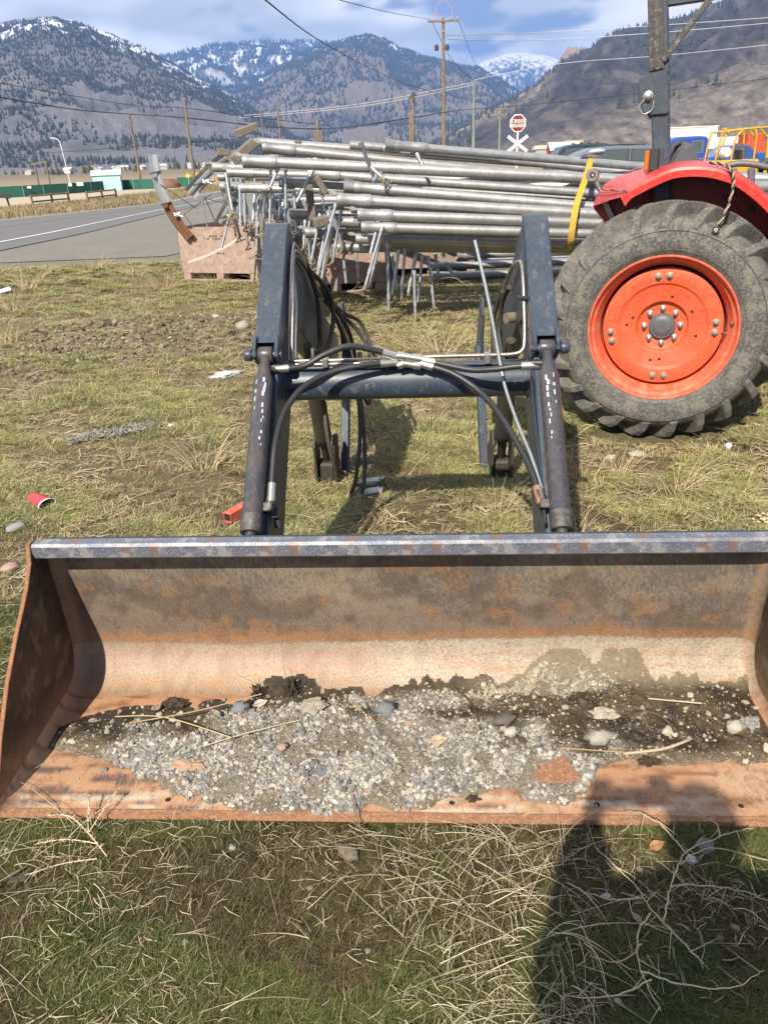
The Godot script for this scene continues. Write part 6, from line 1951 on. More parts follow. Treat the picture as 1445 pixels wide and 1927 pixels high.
func make_pipes() -> void:
	var table := [
		["uppermost long pipe, starting under the timber block at the top left", Vector3(-1.22, 1.75, -8.90), Vector3(4.30, 1.18, -9.30), 0.050, "plain"],
		["short-looking top pipe that starts at a square funnel end", Vector3(0.35, 1.64, -8.30), Vector3(4.30, 1.20, -8.76), 0.045, "flange"],
		["second pipe from the top with a bright weld band at its coupler", Vector3(-0.94, 1.67, -8.30), Vector3(4.30, 0.99, -8.30), 0.050, "coupler"],
		["thick third pipe from the top, its coupler beneath the tilted timber block", Vector3(-1.10, 1.56, -8.00), Vector3(4.30, 1.12, -7.84), 0.055, "coupler"],
		["pipe whose coupler juts out over the far left risers", Vector3(-1.88, 1.51, -10.60), Vector3(4.30, 1.20, -8.21), 0.050, "coupler"],
		["lower pipe end over the red bin, below the jutting far left coupler", Vector3(-1.78, 1.29, -10.40), Vector3(4.30, 1.15, -7.95), 0.050, "coupler"],
		["pipe end tucked between the two far left couplers", Vector3(-1.91, 1.39, -11.00), Vector3(4.30, 1.16, -8.66), 0.045, "coupler"],
		["shaded pipe running close beneath the thick third pipe", Vector3(-0.52, 1.42, -8.40), Vector3(4.30, 0.94, -8.24), 0.050, "coupler"],
		["pipe that starts behind the middle risers at the height of the strap's top", Vector3(-0.85, 1.35, -8.70), Vector3(4.30, 0.89, -8.55), 0.050, "coupler"],
		["middle pipe starting at a funnel end under the upright capped riser", Vector3(-0.05, 1.29, -7.90), Vector3(4.30, 0.81, -7.55), 0.050, "flange"],
		["thick yellowish pipe just below the middle funnel end", Vector3(-0.21, 1.20, -7.70), Vector3(4.30, 0.80, -7.53), 0.055, "coupler"],
		["bright pipe two below the middle funnel end, its coupler nearest the viewer", Vector3(-0.03, 1.07, -7.60), Vector3(4.30, 0.76, -7.60), 0.050, "coupler"],
		["bright lowest near pipe, ending above the crossed risers", Vector3(-0.00, 0.96, -7.60), Vector3(4.30, 0.68, -7.60), 0.050, "coupler"],
		["pipe end behind the vertical grey timber", Vector3(-0.75, 1.04, -8.60), Vector3(4.30, 0.79, -8.45), 0.050, "coupler"],
		["pipe end low above the shaded wooden bin", Vector3(-0.59, 0.87, -8.40), Vector3(4.30, 0.68, -8.24), 0.050, "coupler"],
		["dull pipe along the bottom edge of the stack", Vector3(-0.06, 0.83, -7.90), Vector3(4.30, 0.59, -7.73), 0.045, "coupler"],
		["dark pipe at the very bottom of the stack in shade", Vector3(-0.26, 0.73, -8.20), Vector3(4.30, 0.54, -8.04), 0.050, "coupler"],
		["pipe end among the left risers, right of the red bin", Vector3(-1.28, 1.14, -10.00), Vector3(4.30, 0.98, -8.43), 0.050, "coupler"],
		["pipe end deep among the risers at mid height", Vector3(-1.05, 1.09, -9.60), Vector3(4.30, 0.85, -8.65), 0.050, "coupler"],
		["pipe at the top right, passing just under the strap's ratchet", Vector3(1.37, 1.49, -8.80), Vector3(4.30, 1.10, -8.62), 0.045, "plain"],
		["second pipe down at the top right, crossed by the strap", Vector3(1.13, 1.38, -8.70), Vector3(4.30, 1.07, -8.35), 0.045, "plain"],
		["pipe glimpsed behind the yellowish pipe's coupler", Vector3(-0.10, 1.10, -8.20), Vector3(4.30, 0.78, -8.03), 0.050, "coupler"],
		["pipe glimpsed between the two bright low pipes", Vector3(-0.33, 0.97, -8.30), Vector3(4.30, 0.71, -8.14), 0.050, "coupler"],
	]
	var pipes := []
	var ends := []
	for e in table:
		pipes.append(make_pipe(e[0], e[1], e[2], e[3] * 0.9, e[4], "irrigation pipes in the stack"))
		ends.append([e[1], e[2]])
	var low := [
		["lowest bright pipe on the grass under the stack, right of the hanging risers", Vector3(0.88, 0.10, -10.40), Vector3(4.3, 0.07, -10.55), 0.055, "coupler"],
		["dark pipe lying on the grass just above the lowest bright one", Vector3(0.83, 0.20, -10.62), Vector3(4.3, 0.17, -10.72), 0.05, "coupler"],
		["pipe with a funnel end at the top of the ground bundle", Vector3(1.34, 0.29, -10.95), Vector3(4.3, 0.27, -11.0), 0.05, "flange"],
		["thin pipe between the funnel-ended and dark pipes on the ground", Vector3(1.51, 0.18, -11.15), Vector3(4.3, 0.13, -11.2), 0.045, "plain"]]
	for e in low:
		make_pipe(e[0], e[1], e[2], e[3], e[4], "pipes lying on the ground")
	var more := [
		["pipe filling the gap under the second pipe from the top", Vector3(-0.3, 1.56, -8.55), Vector3(4.3, 1.02, -8.5), 0.042, "coupler"],
		["pipe lying behind the top funnel-ended one", Vector3(-0.2, 1.68, -8.75), Vector3(4.3, 1.16, -9.0), 0.042, "plain"],
		["pipe end showing between the far left couplers and the tilted block", Vector3(-1.55, 1.45, -9.7), Vector3(4.3, 1.08, -9.0), 0.042, "coupler"],
		["pipe end at mid height behind the left risers' sprinklers", Vector3(-1.35, 1.29, -9.3), Vector3(4.3, 0.98, -8.9), 0.042, "coupler"],
		["shaded pipe behind the middle funnel end", Vector3(0.1, 1.22, -8.05), Vector3(4.3, 0.83, -7.9), 0.042, "plain"],
		["shaded pipe behind the bright near couplers", Vector3(0.05, 1.01, -7.95), Vector3(4.3, 0.71, -7.85), 0.042, "plain"],
		["low pipe end behind the chock under the middle pipes", Vector3(-0.75, 0.93, -8.8), Vector3(4.3, 0.72, -8.6), 0.042, "coupler"],
		["low pipe end above the rear of the shaded bin", Vector3(-1.0, 1.0, -9.2), Vector3(4.3, 0.78, -8.9), 0.042, "coupler"],
		["dull pipe in the dark bottom row, second from the lowest", Vector3(0.0, 0.77, -8.05), Vector3(4.3, 0.56, -7.9), 0.04, "plain"]]
	for e in more:
		pipes.append(make_pipe(e[0], e[1], e[2], e[3], e[4], "irrigation pipes in the stack"))
		ends.append([e[1], e[2]])
	var risers := [
		[Vector3(-1.74, 1.45, -10.50), Vector3(-1.81, 0.96, -10.45)],
		[Vector3(-1.66, 1.44, -10.50), Vector3(-1.72, 0.91, -10.45)],
		[Vector3(-1.42, 1.44, -10.30), Vector3(-1.49, 0.94, -10.25)],
		[Vector3(-1.59, 1.24, -10.30), Vector3(-1.61, 0.92, -10.25)],
		[Vector3(-1.83, 0.95, -10.50), Vector3(-1.97, 0.56, -10.45)],
		[Vector3(-1.31, 1.30, -9.90), Vector3(-1.44, 0.92, -9.85)],
		[Vector3(-1.26, 1.32, -9.80), Vector3(-1.33, 0.80, -9.75)],
		[Vector3(-1.07, 1.48, -9.00), Vector3(-1.13, 0.93, -8.95)],
		[Vector3(-0.95, 1.48, -8.60), Vector3(-1.04, 1.31, -8.55)],
		[Vector3(-0.87, 1.48, -8.60), Vector3(-0.91, 0.95, -8.55)],
		[Vector3(-0.57, 1.45, -8.20), Vector3(-0.74, 1.18, -8.15)],
		[Vector3(-1.38, 1.00, -9.80), Vector3(-1.42, 0.57, -9.75)],
		[Vector3(-0.70, 0.98, -8.50), Vector3(-0.73, 0.74, -8.45)],
		[Vector3(-0.64, 1.02, -8.50), Vector3(-0.76, 0.55, -8.45)],
		[Vector3(-0.34, 1.16, -7.80), Vector3(-0.57, 0.49, -7.75)],
		[Vector3(-0.30, 1.09, -7.90), Vector3(-0.40, 0.66, -7.85)],
		[Vector3(-0.32, 0.84, -8.30), Vector3(-0.30, 0.37, -8.25)],
		[Vector3(-0.50, 0.83, -8.30), Vector3(-0.58, 0.55, -8.25)],
		[Vector3(-0.19, 0.80, -8.50), Vector3(-0.17, 0.38, -8.45)],
		[Vector3(0.06, 1.03, -7.60), Vector3(-0.03, 0.73, -7.55)],
		[Vector3(0.09, 0.96, -7.50), Vector3(-0.09, 0.45, -7.45)],
		[Vector3(0.08, 0.92, -7.60), Vector3(-0.04, 0.46, -7.55)],
		[Vector3(0.14, 0.78, -7.80), Vector3(0.13, 0.16, -7.75)],
		[Vector3(0.25, 0.69, -8.00), Vector3(0.17, 0.27, -7.95)],
		[Vector3(0.32, 0.71, -8.10), Vector3(0.27, 0.25, -8.05)],
		[Vector3(0.42, 0.62, -8.10), Vector3(0.34, 0.28, -8.05)],
		[Vector3(0.44, 0.63, -8.20), Vector3(0.35, 0.27, -8.15)],
		[Vector3(0.40, 0.50, -7.90), Vector3(0.40, 0.07, -7.85)],
		[Vector3(0.49, 0.62, -8.10), Vector3(0.44, 0.18, -8.05)],
		[Vector3(0.56, 0.60, -8.20), Vector3(0.61, 0.13, -8.15)],
		[Vector3(0.65, 0.60, -8.40), Vector3(0.68, 0.38, -8.35)],
		[Vector3(0.74, 0.59, -8.50), Vector3(0.84, 0.37, -8.45)],
		[Vector3(0.19, 0.61, -8.40), Vector3(0.24, 0.26, -8.35)],
	]
	for i in 52:
		# the tangle at the left end
		var u := rng.randf()
		var top := Vector3(lerpf(-1.85, -0.35, u) + rnd(-0.1, 0.1), lerpf(1.42, 1.05, u) + rnd(-0.22, 0.12), lerpf(-10.4, -8.2, u) + rnd(-0.2, 0.2))
		risers.append([top, top + Vector3(rnd(-0.16, 0.10), -rnd(0.3, 0.62), rnd(-0.08, 0.10))])
	var k := 0
	for r in risers:
		# each riser belongs to the pipe that passes nearest to its upper end
		var best := 0
		var far := 1e9
		for i in ends.size():
			var q := Geometry3D.get_closest_point_to_segment(r[0], ends[i][0] - Vector3(0.1, 0, 0), ends[i][1])
			var dd: float = q.distance_to(r[0])
			if dd < far:
				far = dd
				best = i
		make_riser(pipes[best], r[0], r[1], 1 if k % 3 != 1 else 0)
		k += 1
	var upright := MB.new()
	upright.col = Color(0.42, 0.42, 0.44)
	upright.tube([to_pipe(pipes[9], Vector3(0.055, 1.31, -7.9)), to_pipe(pipes[9], Vector3(-0.068, 1.655, -7.9))], 0.018, 10)
	put("riser", upright, M.galvanised, pipes[9])
	var cap := MB.new()
	cap.col = Color(0.12, 0.12, 0.13)
	cap.tube([to_pipe(pipes[9], Vector3(-0.066, 1.64, -7.9)), to_pipe(pipes[9], Vector3(-0.078, 1.685, -7.9))], [0.024, 0.026], 8)
	put("riser_cap", cap, M.plain, pipes[9])
	for e in [[9, Vector3(0.03, 1.36, -7.88), Vector3(0.12, 1.43, -7.95)], [1, Vector3(0.47, 1.56, -8.26), Vector3(0.52, 1.46, -8.2)], [9, Vector3(0.02, 1.46, -7.9), Vector3(0.11, 1.38, -7.84)]]:
		make_riser(pipes[e[0]], e[1], e[2], 2)
	# scraps of timber wedged between the pipes
	var blocks := [
		["weathered timber block on top of the stack's left end", Vector3(-1.27, 1.86, -8.88), Vector3(0.24, 0.075, 0.13), Vector3(0.1, 0.2, 0.30)],
		["tilted timber block propped under the top left pipe", Vector3(-1.28, 1.66, -8.6), Vector3(0.30, 0.09, 0.14), Vector3(0.1, 0.25, 0.62)],
		["small wooden chock, left of a pair over the far pipes", Vector3(-1.83, 1.68, -10.6), Vector3(0.15, 0.08, 0.10), Vector3(0, 0.3, -0.1)],
		["small wooden chock, right of a pair over the far pipes", Vector3(-1.66, 1.67, -10.6), Vector3(0.14, 0.07, 0.10), Vector3(0, -0.2, 0.12)],
		["wood offcut at the outermost left pipe end", Vector3(-1.97, 1.50, -10.75), Vector3(0.18, 0.08, 0.10), Vector3(0, 0.2, 0.1)],
		["upright light wooden stub sticking out of the top of the stack", Vector3(-0.55, 1.72, -9.2), Vector3(0.10, 0.24, 0.06), Vector3(0, 0.1, -0.06)],
		["slanted timber wedge between the middle pipe couplers", Vector3(-0.48, 1.33, -7.98), Vector3(0.06, 0.17, 0.08), Vector3(0, 0.2, 0.5)],
		["vertical grey timber standing behind the middle couplers", Vector3(-0.62, 1.16, -8.35), Vector3(0.08, 0.34, 0.06), Vector3(0, 0.1, 0.03)],
		["wooden chock under the lower middle pipes", Vector3(-0.52, 0.99, -8.18), Vector3(0.15, 0.08, 0.12), Vector3(0.1, 0.3, 0.15)],
		["dark wooden chock low among the left risers", Vector3(-1.80, 1.15, -10.4), Vector3(0.12, 0.10, 0.10), Vector3(0, 0.2, 0.8)],
		["tiny wood scrap on the second pipe from the top", Vector3(-0.70, 1.72, -8.36), Vector3(0.07, 0.03, 0.05), Vector3(0, 0.2, -0.1)]]
	for b in blocks:
		var m := MB.new()
		m.box(turned(b[3], Vector3.ZERO), b[2], 0.006)
		solo("wood_block", b[0], "wood block", m, M.old_wood, b[1], 0.0, "timber scraps in the pipe stack")
	# bearers under the stack
	for e in [["long timber bearer under the left part of the stack", -0.9, 0.76], ["long timber bearer under the right part of the stack", 3.3, 0.45]]:
		var m := MB.new()
		m.box(at(0, 0, 0), Vector3(0.14, 0.12, 3.2), 0.008)
		solo("timber_bearer", e[0], "timber", m, M.old_wood, Vector3(e[1], e[2], -9.2), 0.0, "bearers of the stack")
	for e in [["wooden trestle behind the tractor wheel carrying the pipes' near side", -7.9], ["wooden trestle behind the tractor wheel carrying the pipes' far side", -10.2]]:
		var m := MB.new()
		m.box(at(0, 0.19, 0), Vector3(0.9, 0.38, 0.16), 0.01)
		solo("trestle", e[0], "trestle", m, M.old_wood, Vector3(3.3, 0.0, e[1]), 0.0, "trestles under the stack")
	# yellow ratchet strap round the right of the stack
	var st := thing("ratchet_strap", "mustard yellow strap round the pipes left of the tractor wheel", "strap", Vector3(1.9, 0.7, -7.6))
	var pts := spline([Vector3(2.26, 1.475, -8.6), Vector3(2.19, 1.475, -8.25), Vector3(2.11, 1.43, -8.0), Vector3(1.98, 1.28, -7.66), Vector3(1.89, 1.11, -7.52), Vector3(1.845, 0.93, -7.44), Vector3(1.84, 0.76, -7.47), Vector3(1.87, 0.69, -7.66), Vector3(1.92, 0.66, -8.0)], 6)
	var web := MB.new()
	for i in pts.size() - 1:
		var d: Vector3 = (pts[i + 1] - pts[i]).normalized()
		var sd := d.cross(Vector3(0, 0.6, 1)).normalized() * 0.028
		var nn := sd.cross(d).normalized()
		if nn.z < 0.0:
			nn = -nn
		var o: Vector3 = Vector3(1.9, 0.7, -7.6)
		var k0 := 1.0 + 0.12 * sin(i * 1.7)
		web.col = Color(k0, k0, k0)
		web.q(pts[i] - sd - o, pts[i] + sd - o, pts[i + 1] + sd - o, pts[i + 1] - sd - o, nn)
		web.q(pts[i] - sd - o - nn * 0.003, pts[i] + sd - o - nn * 0.003, pts[i + 1] + sd - o - nn * 0.003, pts[i + 1] - sd - o - nn * 0.003, -nn)
	put("webbing", web, M.strap, st)
	var bk := MB.new()
	var bo := Vector3(0.31, 0.80, -0.62)
	bk.box(turned(Vector3(0.2, 0.2, 0.1), bo), Vector3(0.14, 0.05, 0.06), 0.008)
	bk.tube([bo + Vector3(-0.07, 0.02, 0.03), bo + Vector3(0.08, 0.03, 0.03)], 0.02, 8)
	put("ratchet", bk, M.galvanised, st)
	var hd := MB.new()
	hd.box(turned(Vector3(0.0, 0.2, 0.1), bo + Vector3(0.0, 0.035, 0.02)), Vector3(0.10, 0.025, 0.05), 0.006)
	put("ratchet_handle", hd, M.white_paint, st)
	var ed := MB.new()
	ed.box(turned(Vector3(0.0, 0.2, 0.05), bo + Vector3(-0.09, -0.025, 0.03)), Vector3(0.09, 0.015, 0.07), 0.003)
	put("edge_guard", ed, M.black_plastic, st)

# ------------------------------------------------------------------ wooden bins and the old wheel pieces
func make_bin(called_label: String, a: Vector3, turn: float) -> void:
	var t := thing("wooden_bin", called_label, "bin", a, turn, "reddish wooden fruit bins")
	var w := 1.24
	var h := 0.62
	var y0 := 0.12
	for s in [0, 1, 2, 3]:
		var m := MB.new()
		var along_x: bool = s < 2
		var k := rnd(0.9, 1.1)
		m.col = Color(k, k, k)
		m.box(at(0.0 if along_x else (w * 0.5 - 0.01) * (1 if s == 2 else -1), y0 + h * 0.5, (w * 0.5 - 0.012) * (1 if s == 0 else -1) if along_x else 0.0), Vector3(w, h, 0.02) if along_x else Vector3(0.02, h, w - 0.05), 0.003)
		put("side_panel", m, M.bin_wood, t)
	var fl := MB.new()
	fl.box(at(0, y0 + 0.012, 0), Vector3(w - 0.05, 0.02, w - 0.06), 0.002)
	put("bottom", fl, M.bin_wood, t)
	for x in [-0.55, 0.0, 0.55]:
		var r := MB.new()
		r.box(at(x, 0.07, 0), Vector3(0.12, 0.098, w - 0.01), 0.006)
		put("runner", r, M.bin_wood, t)
	for z in [0.6, -0.6]:
		var r := MB.new()
		r.box(at(0, 0.02, z), Vector3(w - 0.02, 0.03, 0.03), 0.004)
		put("bottom_rail", r, M.bin_wood, t)
	for sx in [-1, 1]:
		for sz in [-1, 1]:
			var c := MB.new()
			c.box(at(sx * (w * 0.5 + 0.004), y0 + 0.08, sz * (w * 0.5 - 0.03)), Vector3(0.006, 0.16, 0.07), 0.001)
			c.box(at(sx * (w * 0.5 + 0.004), y0 + h - 0.08, sz * (w * 0.5 - 0.03)), Vector3(0.006, 0.14, 0.07), 0.001)
			put("corner_iron", c, M.galvanised, t)

func make_bins() -> void:
	make_bin("weathered reddish wooden bin with a pale diagonal smear, at the stack's left end", Vector3(-1.97, 0.02, -11.86), -0.38)
	# smear on the front of that bin and the worn print above it
	var sm := MB.new()
	sm.col = Color(0.43, 0.38, 0.345)
	sm.prism(Transform3D(), PackedVector2Array([Vector2(-0.50, -0.185), Vector2(-0.505, -0.15), Vector2(-0.25, -0.075), Vector2(0.0, 0.012), Vector2(0.2, 0.10), Vector2(0.43, 0.20), Vector2(0.45, 0.17), Vector2(0.22, 0.055), Vector2(0.0, -0.028), Vector2(-0.25, -0.12)]), 0.6185, 0.6215)
	var bin: Node3D = get_node("wooden_bin")
	var smear := put("pale_smear", sm, M.plain, bin)
	smear.position = Vector3(0, 0.43, 0)
	var pr := MB.new()
	pr.col = Color(0.42, 0.36, 0.33)
	for i in 7:
		for j in 3:
			if (i * 5 + j * 3) % 4 != 0:
				pr.box(at(-0.12 + i * 0.045, 0.62 - j * 0.035 - (0.16 if j == 2 else 0.0), 0.6195), Vector3(0.034, 0.024, 0.003))
	var prn := put("faded_print", pr, M.bin_wood, bin)
	prn.set_meta("kind", "stuff")
	make_bin("reddish wooden bin in shade under the pipes' couplers", Vector3(-0.55, 0.02, -10.4), 0.12)
	make_bin("reddish wooden bin farther right under the hanging risers", Vector3(0.75, 0.02, -11.6), 0.1)
	# curved pieces of a galvanised wheel rim standing in the bin
	var bases := [["curved galvanised wheel-rim segment, rusty at its foot, standing at the bin's left corner", [Vector3(-2.58, 0.62, -11.35), Vector3(-2.76, 0.90, -11.35), Vector3(-2.87, 1.2, -11.35), Vector3(-2.92, 1.48, -11.35), Vector3(-2.92, 1.70, -11.35)], true], ["galvanised wheel-rim segment slanting out of the bin towards the pipes", [Vector3(-2.52, 1.19, -11.5), Vector3(-2.32, 1.36, -11.45), Vector3(-2.10, 1.52, -11.35), Vector3(-1.9, 1.62, -11.2)], false], ["galvanised rim segment half hidden behind the left risers", [Vector3(-2.1, 0.80, -11.3), Vector3(-1.95, 1.0, -11.25), Vector3(-1.78, 1.15, -11.2)], false]]
	for b in bases:
		var o: Vector3 = b[1][0]
		var t := thing("wheel_segment", b[0], "wheel segment", o, 0.0, "galvanised wheel pieces in the bin")
		var pts := spline(b[1], 8)
		for half in 2:
			var m := MB.new()
			var n := pts.size()
			var from := 0 if half == 0 else int(n * (0.42 if b[2] else 0.0))
			var to := int(n * 0.42) if half == 0 and b[2] else n - 1
			if half == 0 and not b[2]:
				continue
			for i in range(from, to):
				var d: Vector3 = (pts[i + 1] - pts[i]).normalized()
				var sd := Vector3(0.9, 0, 0.42) if b[2] else Vector3(-0.6, 0.75, 0.25)
				sd = (sd - d * sd.dot(d)).normalized()
				var up := d.cross(sd).normalized()
				var prof := [[-0.075, 0.02], [-0.06, 0.0], [-0.03, -0.012], [-0.012, 0.014], [0.012, 0.014], [0.03, -0.012], [0.06, 0.0], [0.075, 0.02]]
				for j in 7:
					var p0: Vector3 = pts[i] - o + sd * prof[j][0] * 1.2 + up * prof[j][1]
					var p1: Vector3 = pts[i] - o + sd * prof[j + 1][0] * 1.2 + up * prof[j + 1][1]
					var q0: Vector3 = pts[i + 1] - o + sd * prof[j][0] * 1.2 + up * prof[j][1]
					var q1: Vector3 = pts[i + 1] - o + sd * prof[j + 1][0] * 1.2 + up * prof[j + 1][1]
					m.q(p0, p1, q1, q0, up)
			if half == 0:
				for ci in m.c.size():
					m.c[ci] = Color(0.55, 0.5, 0.48)
			if to > from:
				put("rusty_foot" if half == 0 else "rim_plate", m, M.rust if half == 0 else M.galvanised, t)
		for k in ([0.42, 0.78] if b[2] else [0.25, 0.7]):
			var c := MB.new()
			var p: Vector3 = pts[int(k * (pts.size() - 1))] - o
			c.box(turned(Vector3(0, 0.35, 0.2), p + Vector3(0.02, 0, 0.05)), Vector3(0.15, 0.02, 0.04), 0.004)
			put("rim_clamp", c, M.rops_rust, t)
		var lug := MB.new()
		var p2: Vector3 = pts[int(0.3 * (pts.size() - 1))] - o
		lug.box(turned(Vector3(0.3, 0.2, 0.4), p2 + Vector3(0.10, 0.0, 0.06)), Vector3(0.10, 0.05, 0.06), 0.01)
		lug.tube([p2 + Vector3(0.05, 0.02, 0.06), p2 + Vector3(0.18, -0.03, 0.09)], 0.014, 8)
		put("spoke_lug", lug, M.galvanised, t)
	var spokes := [[Vector3(-2.86, 1.33, -11.3), Vector3(-2.40, 1.0, -11.3)], [Vector3(-2.62, 0.92, -11.3), Vector3(-2.2, 1.18, -11.4)], [Vector3(-2.33, 1.16, -11.35), Vector3(-2.30, 0.60, -11.4)], [Vector3(-2.28, 1.16, -11.3), Vector3(-2.16, 0.70, -11.4)], [Vector3(-2.24, 1.12, -11.35), Vector3(-1.85, 1.02, -11.2)], [Vector3(-2.6, 0.95, -11.3), Vector3(-2.42, 0.58, -11.5)], [Vector3(-2.05, 1.42, -11.3), Vector3(-2.0, 0.75, -11.4)], [Vector3(-1.95, 0.85, -11.1), Vector3(-1.7, 0.62, -11.3)]]
	var names := ["taut spoke rod from the curved rim segment's upper clamp", "spoke rod rising from the curved segment's lug to the slanting one", "bright upright spoke rod below the slanting segment's lug", "dark spoke rod hanging beside the bright upright one", "spoke rod running level from the slanting segment's lug to the risers", "spoke rod dropping from the curved segment's lug into the bin", "spoke rod hanging from the middle of the slanting segment", "short spoke rod low behind the bin's front edge"]
	for i in spokes.size():
		var m := MB.new()
		m.tube([Vector3.ZERO, spokes[i][1] - spokes[i][0]], 0.007 if i != 2 else 0.010, 6)
		solo("spoke_rod", names[i], "rod", m, M.galvanised if i in [2, 5, 7] else M.rops_rust, spokes[i][0], 0.0, "spoke rods in the bin")

# ------------------------------------------------------------------ things along the road and in the valley
func utility_pole(label: String, x: float, z: float, top: float, lean: float, kind: int, m: Material = null) -> void:
	var g := drop(x, z)
	var t := thing("utility_pole", label, "utility pole", Vector3(x, g - 0.1, z), 0.0, "poles along the valley")
	var h := top - g + 0.1
	var p := MB.new()
	p.tube([Vector3.ZERO, Vector3(lean * 0.5, h * 0.5, 0), Vector3(lean, h, 0)], [0.17, 0.145, 0.11], 10)
	put("post", p, m if m else M.pole_wood, t)
	if kind >= 1:
		var w := 1.2 if kind == 1 else 0.9
		for k in (1 if kind == 1 else 2):
			var a := MB.new()
			a.col = Color(1.6, 1.5, 1.4) if kind == 2 else Color(1, 1, 1)
			a.box(at(lean, h - 0.25 - 0.95 * k, 0.14), Vector3(w * 2.0 * (1.0 - 0.25 * k), 0.13, 0.11), 0.01)
			var an := put("crossarm", a, M.pole_wood, t)
			for s in [-0.95, -0.5, 0.5, 0.95]:
				var i := MB.new()
				i.col = Color(0.35, 0.3, 0.28)
				i.lathe(at(lean + s * w * (1.0 - 0.25 * k), h - 0.19 - 0.95 * k, 0.14), [Vector2(0.03, 0), Vector2(0.07, 0.05), Vector2(0.06, 0.10), Vector2(0.08, 0.14), Vector2(0.04, 0.2), Vector2(0.0, 0.22)], 8)
				put("insulator", i, M.plain, an)
	if kind == 1:
		for s in [-0.55, 0.3]:
			var c := MB.new()
			c.col = Color(0.06, 0.05, 0.05)
			c.lathe(at(lean + s, h - 2.25, 0.2), [Vector2(0.0, 0), Vector2(0.14, 0.02), Vector2(0.16, 0.1), Vector2(0.16, 0.36), Vector2(0.05, 0.46), Vector2(0.0, 0.46)], 10)
			put("cutout", c, M.plain, t)
		var br := MB.new()
		for s in [-1, 1]:
			br.bar(Vector3(lean, h - 1.0, 0.16), Vector3(lean + s * 0.8, h - 0.33, 0.16), 0.03, 0.03)
			put("arm_brace", br, M.galvanised, t)
			br = MB.new()
		var arc := []
		for k in 11:
			var a := PI * k / 10
			arc.append(Vector3(lean + cos(a) * 0.68 + 0.06, h + sin(a) * 1.15, 0.1))
		var j := MB.new()
		j.col = Color(0.6, 0.25, 0.22)
		j.tube(arc, 0.02, 5)
		put("jumper_wire", j, M.plain, t)

func wire(label: String, pts: Array, r: float, c: Color) -> void:
	var m := MB.new()
	m.col = c
	var q := []
	for p in pts:
		q.append(p - pts[0])
	m.tube(spline(q, 8), r, 5, false)
	solo("power_line", label, "power line", m, M.plain, pts[0], 0.0, "overhead lines")

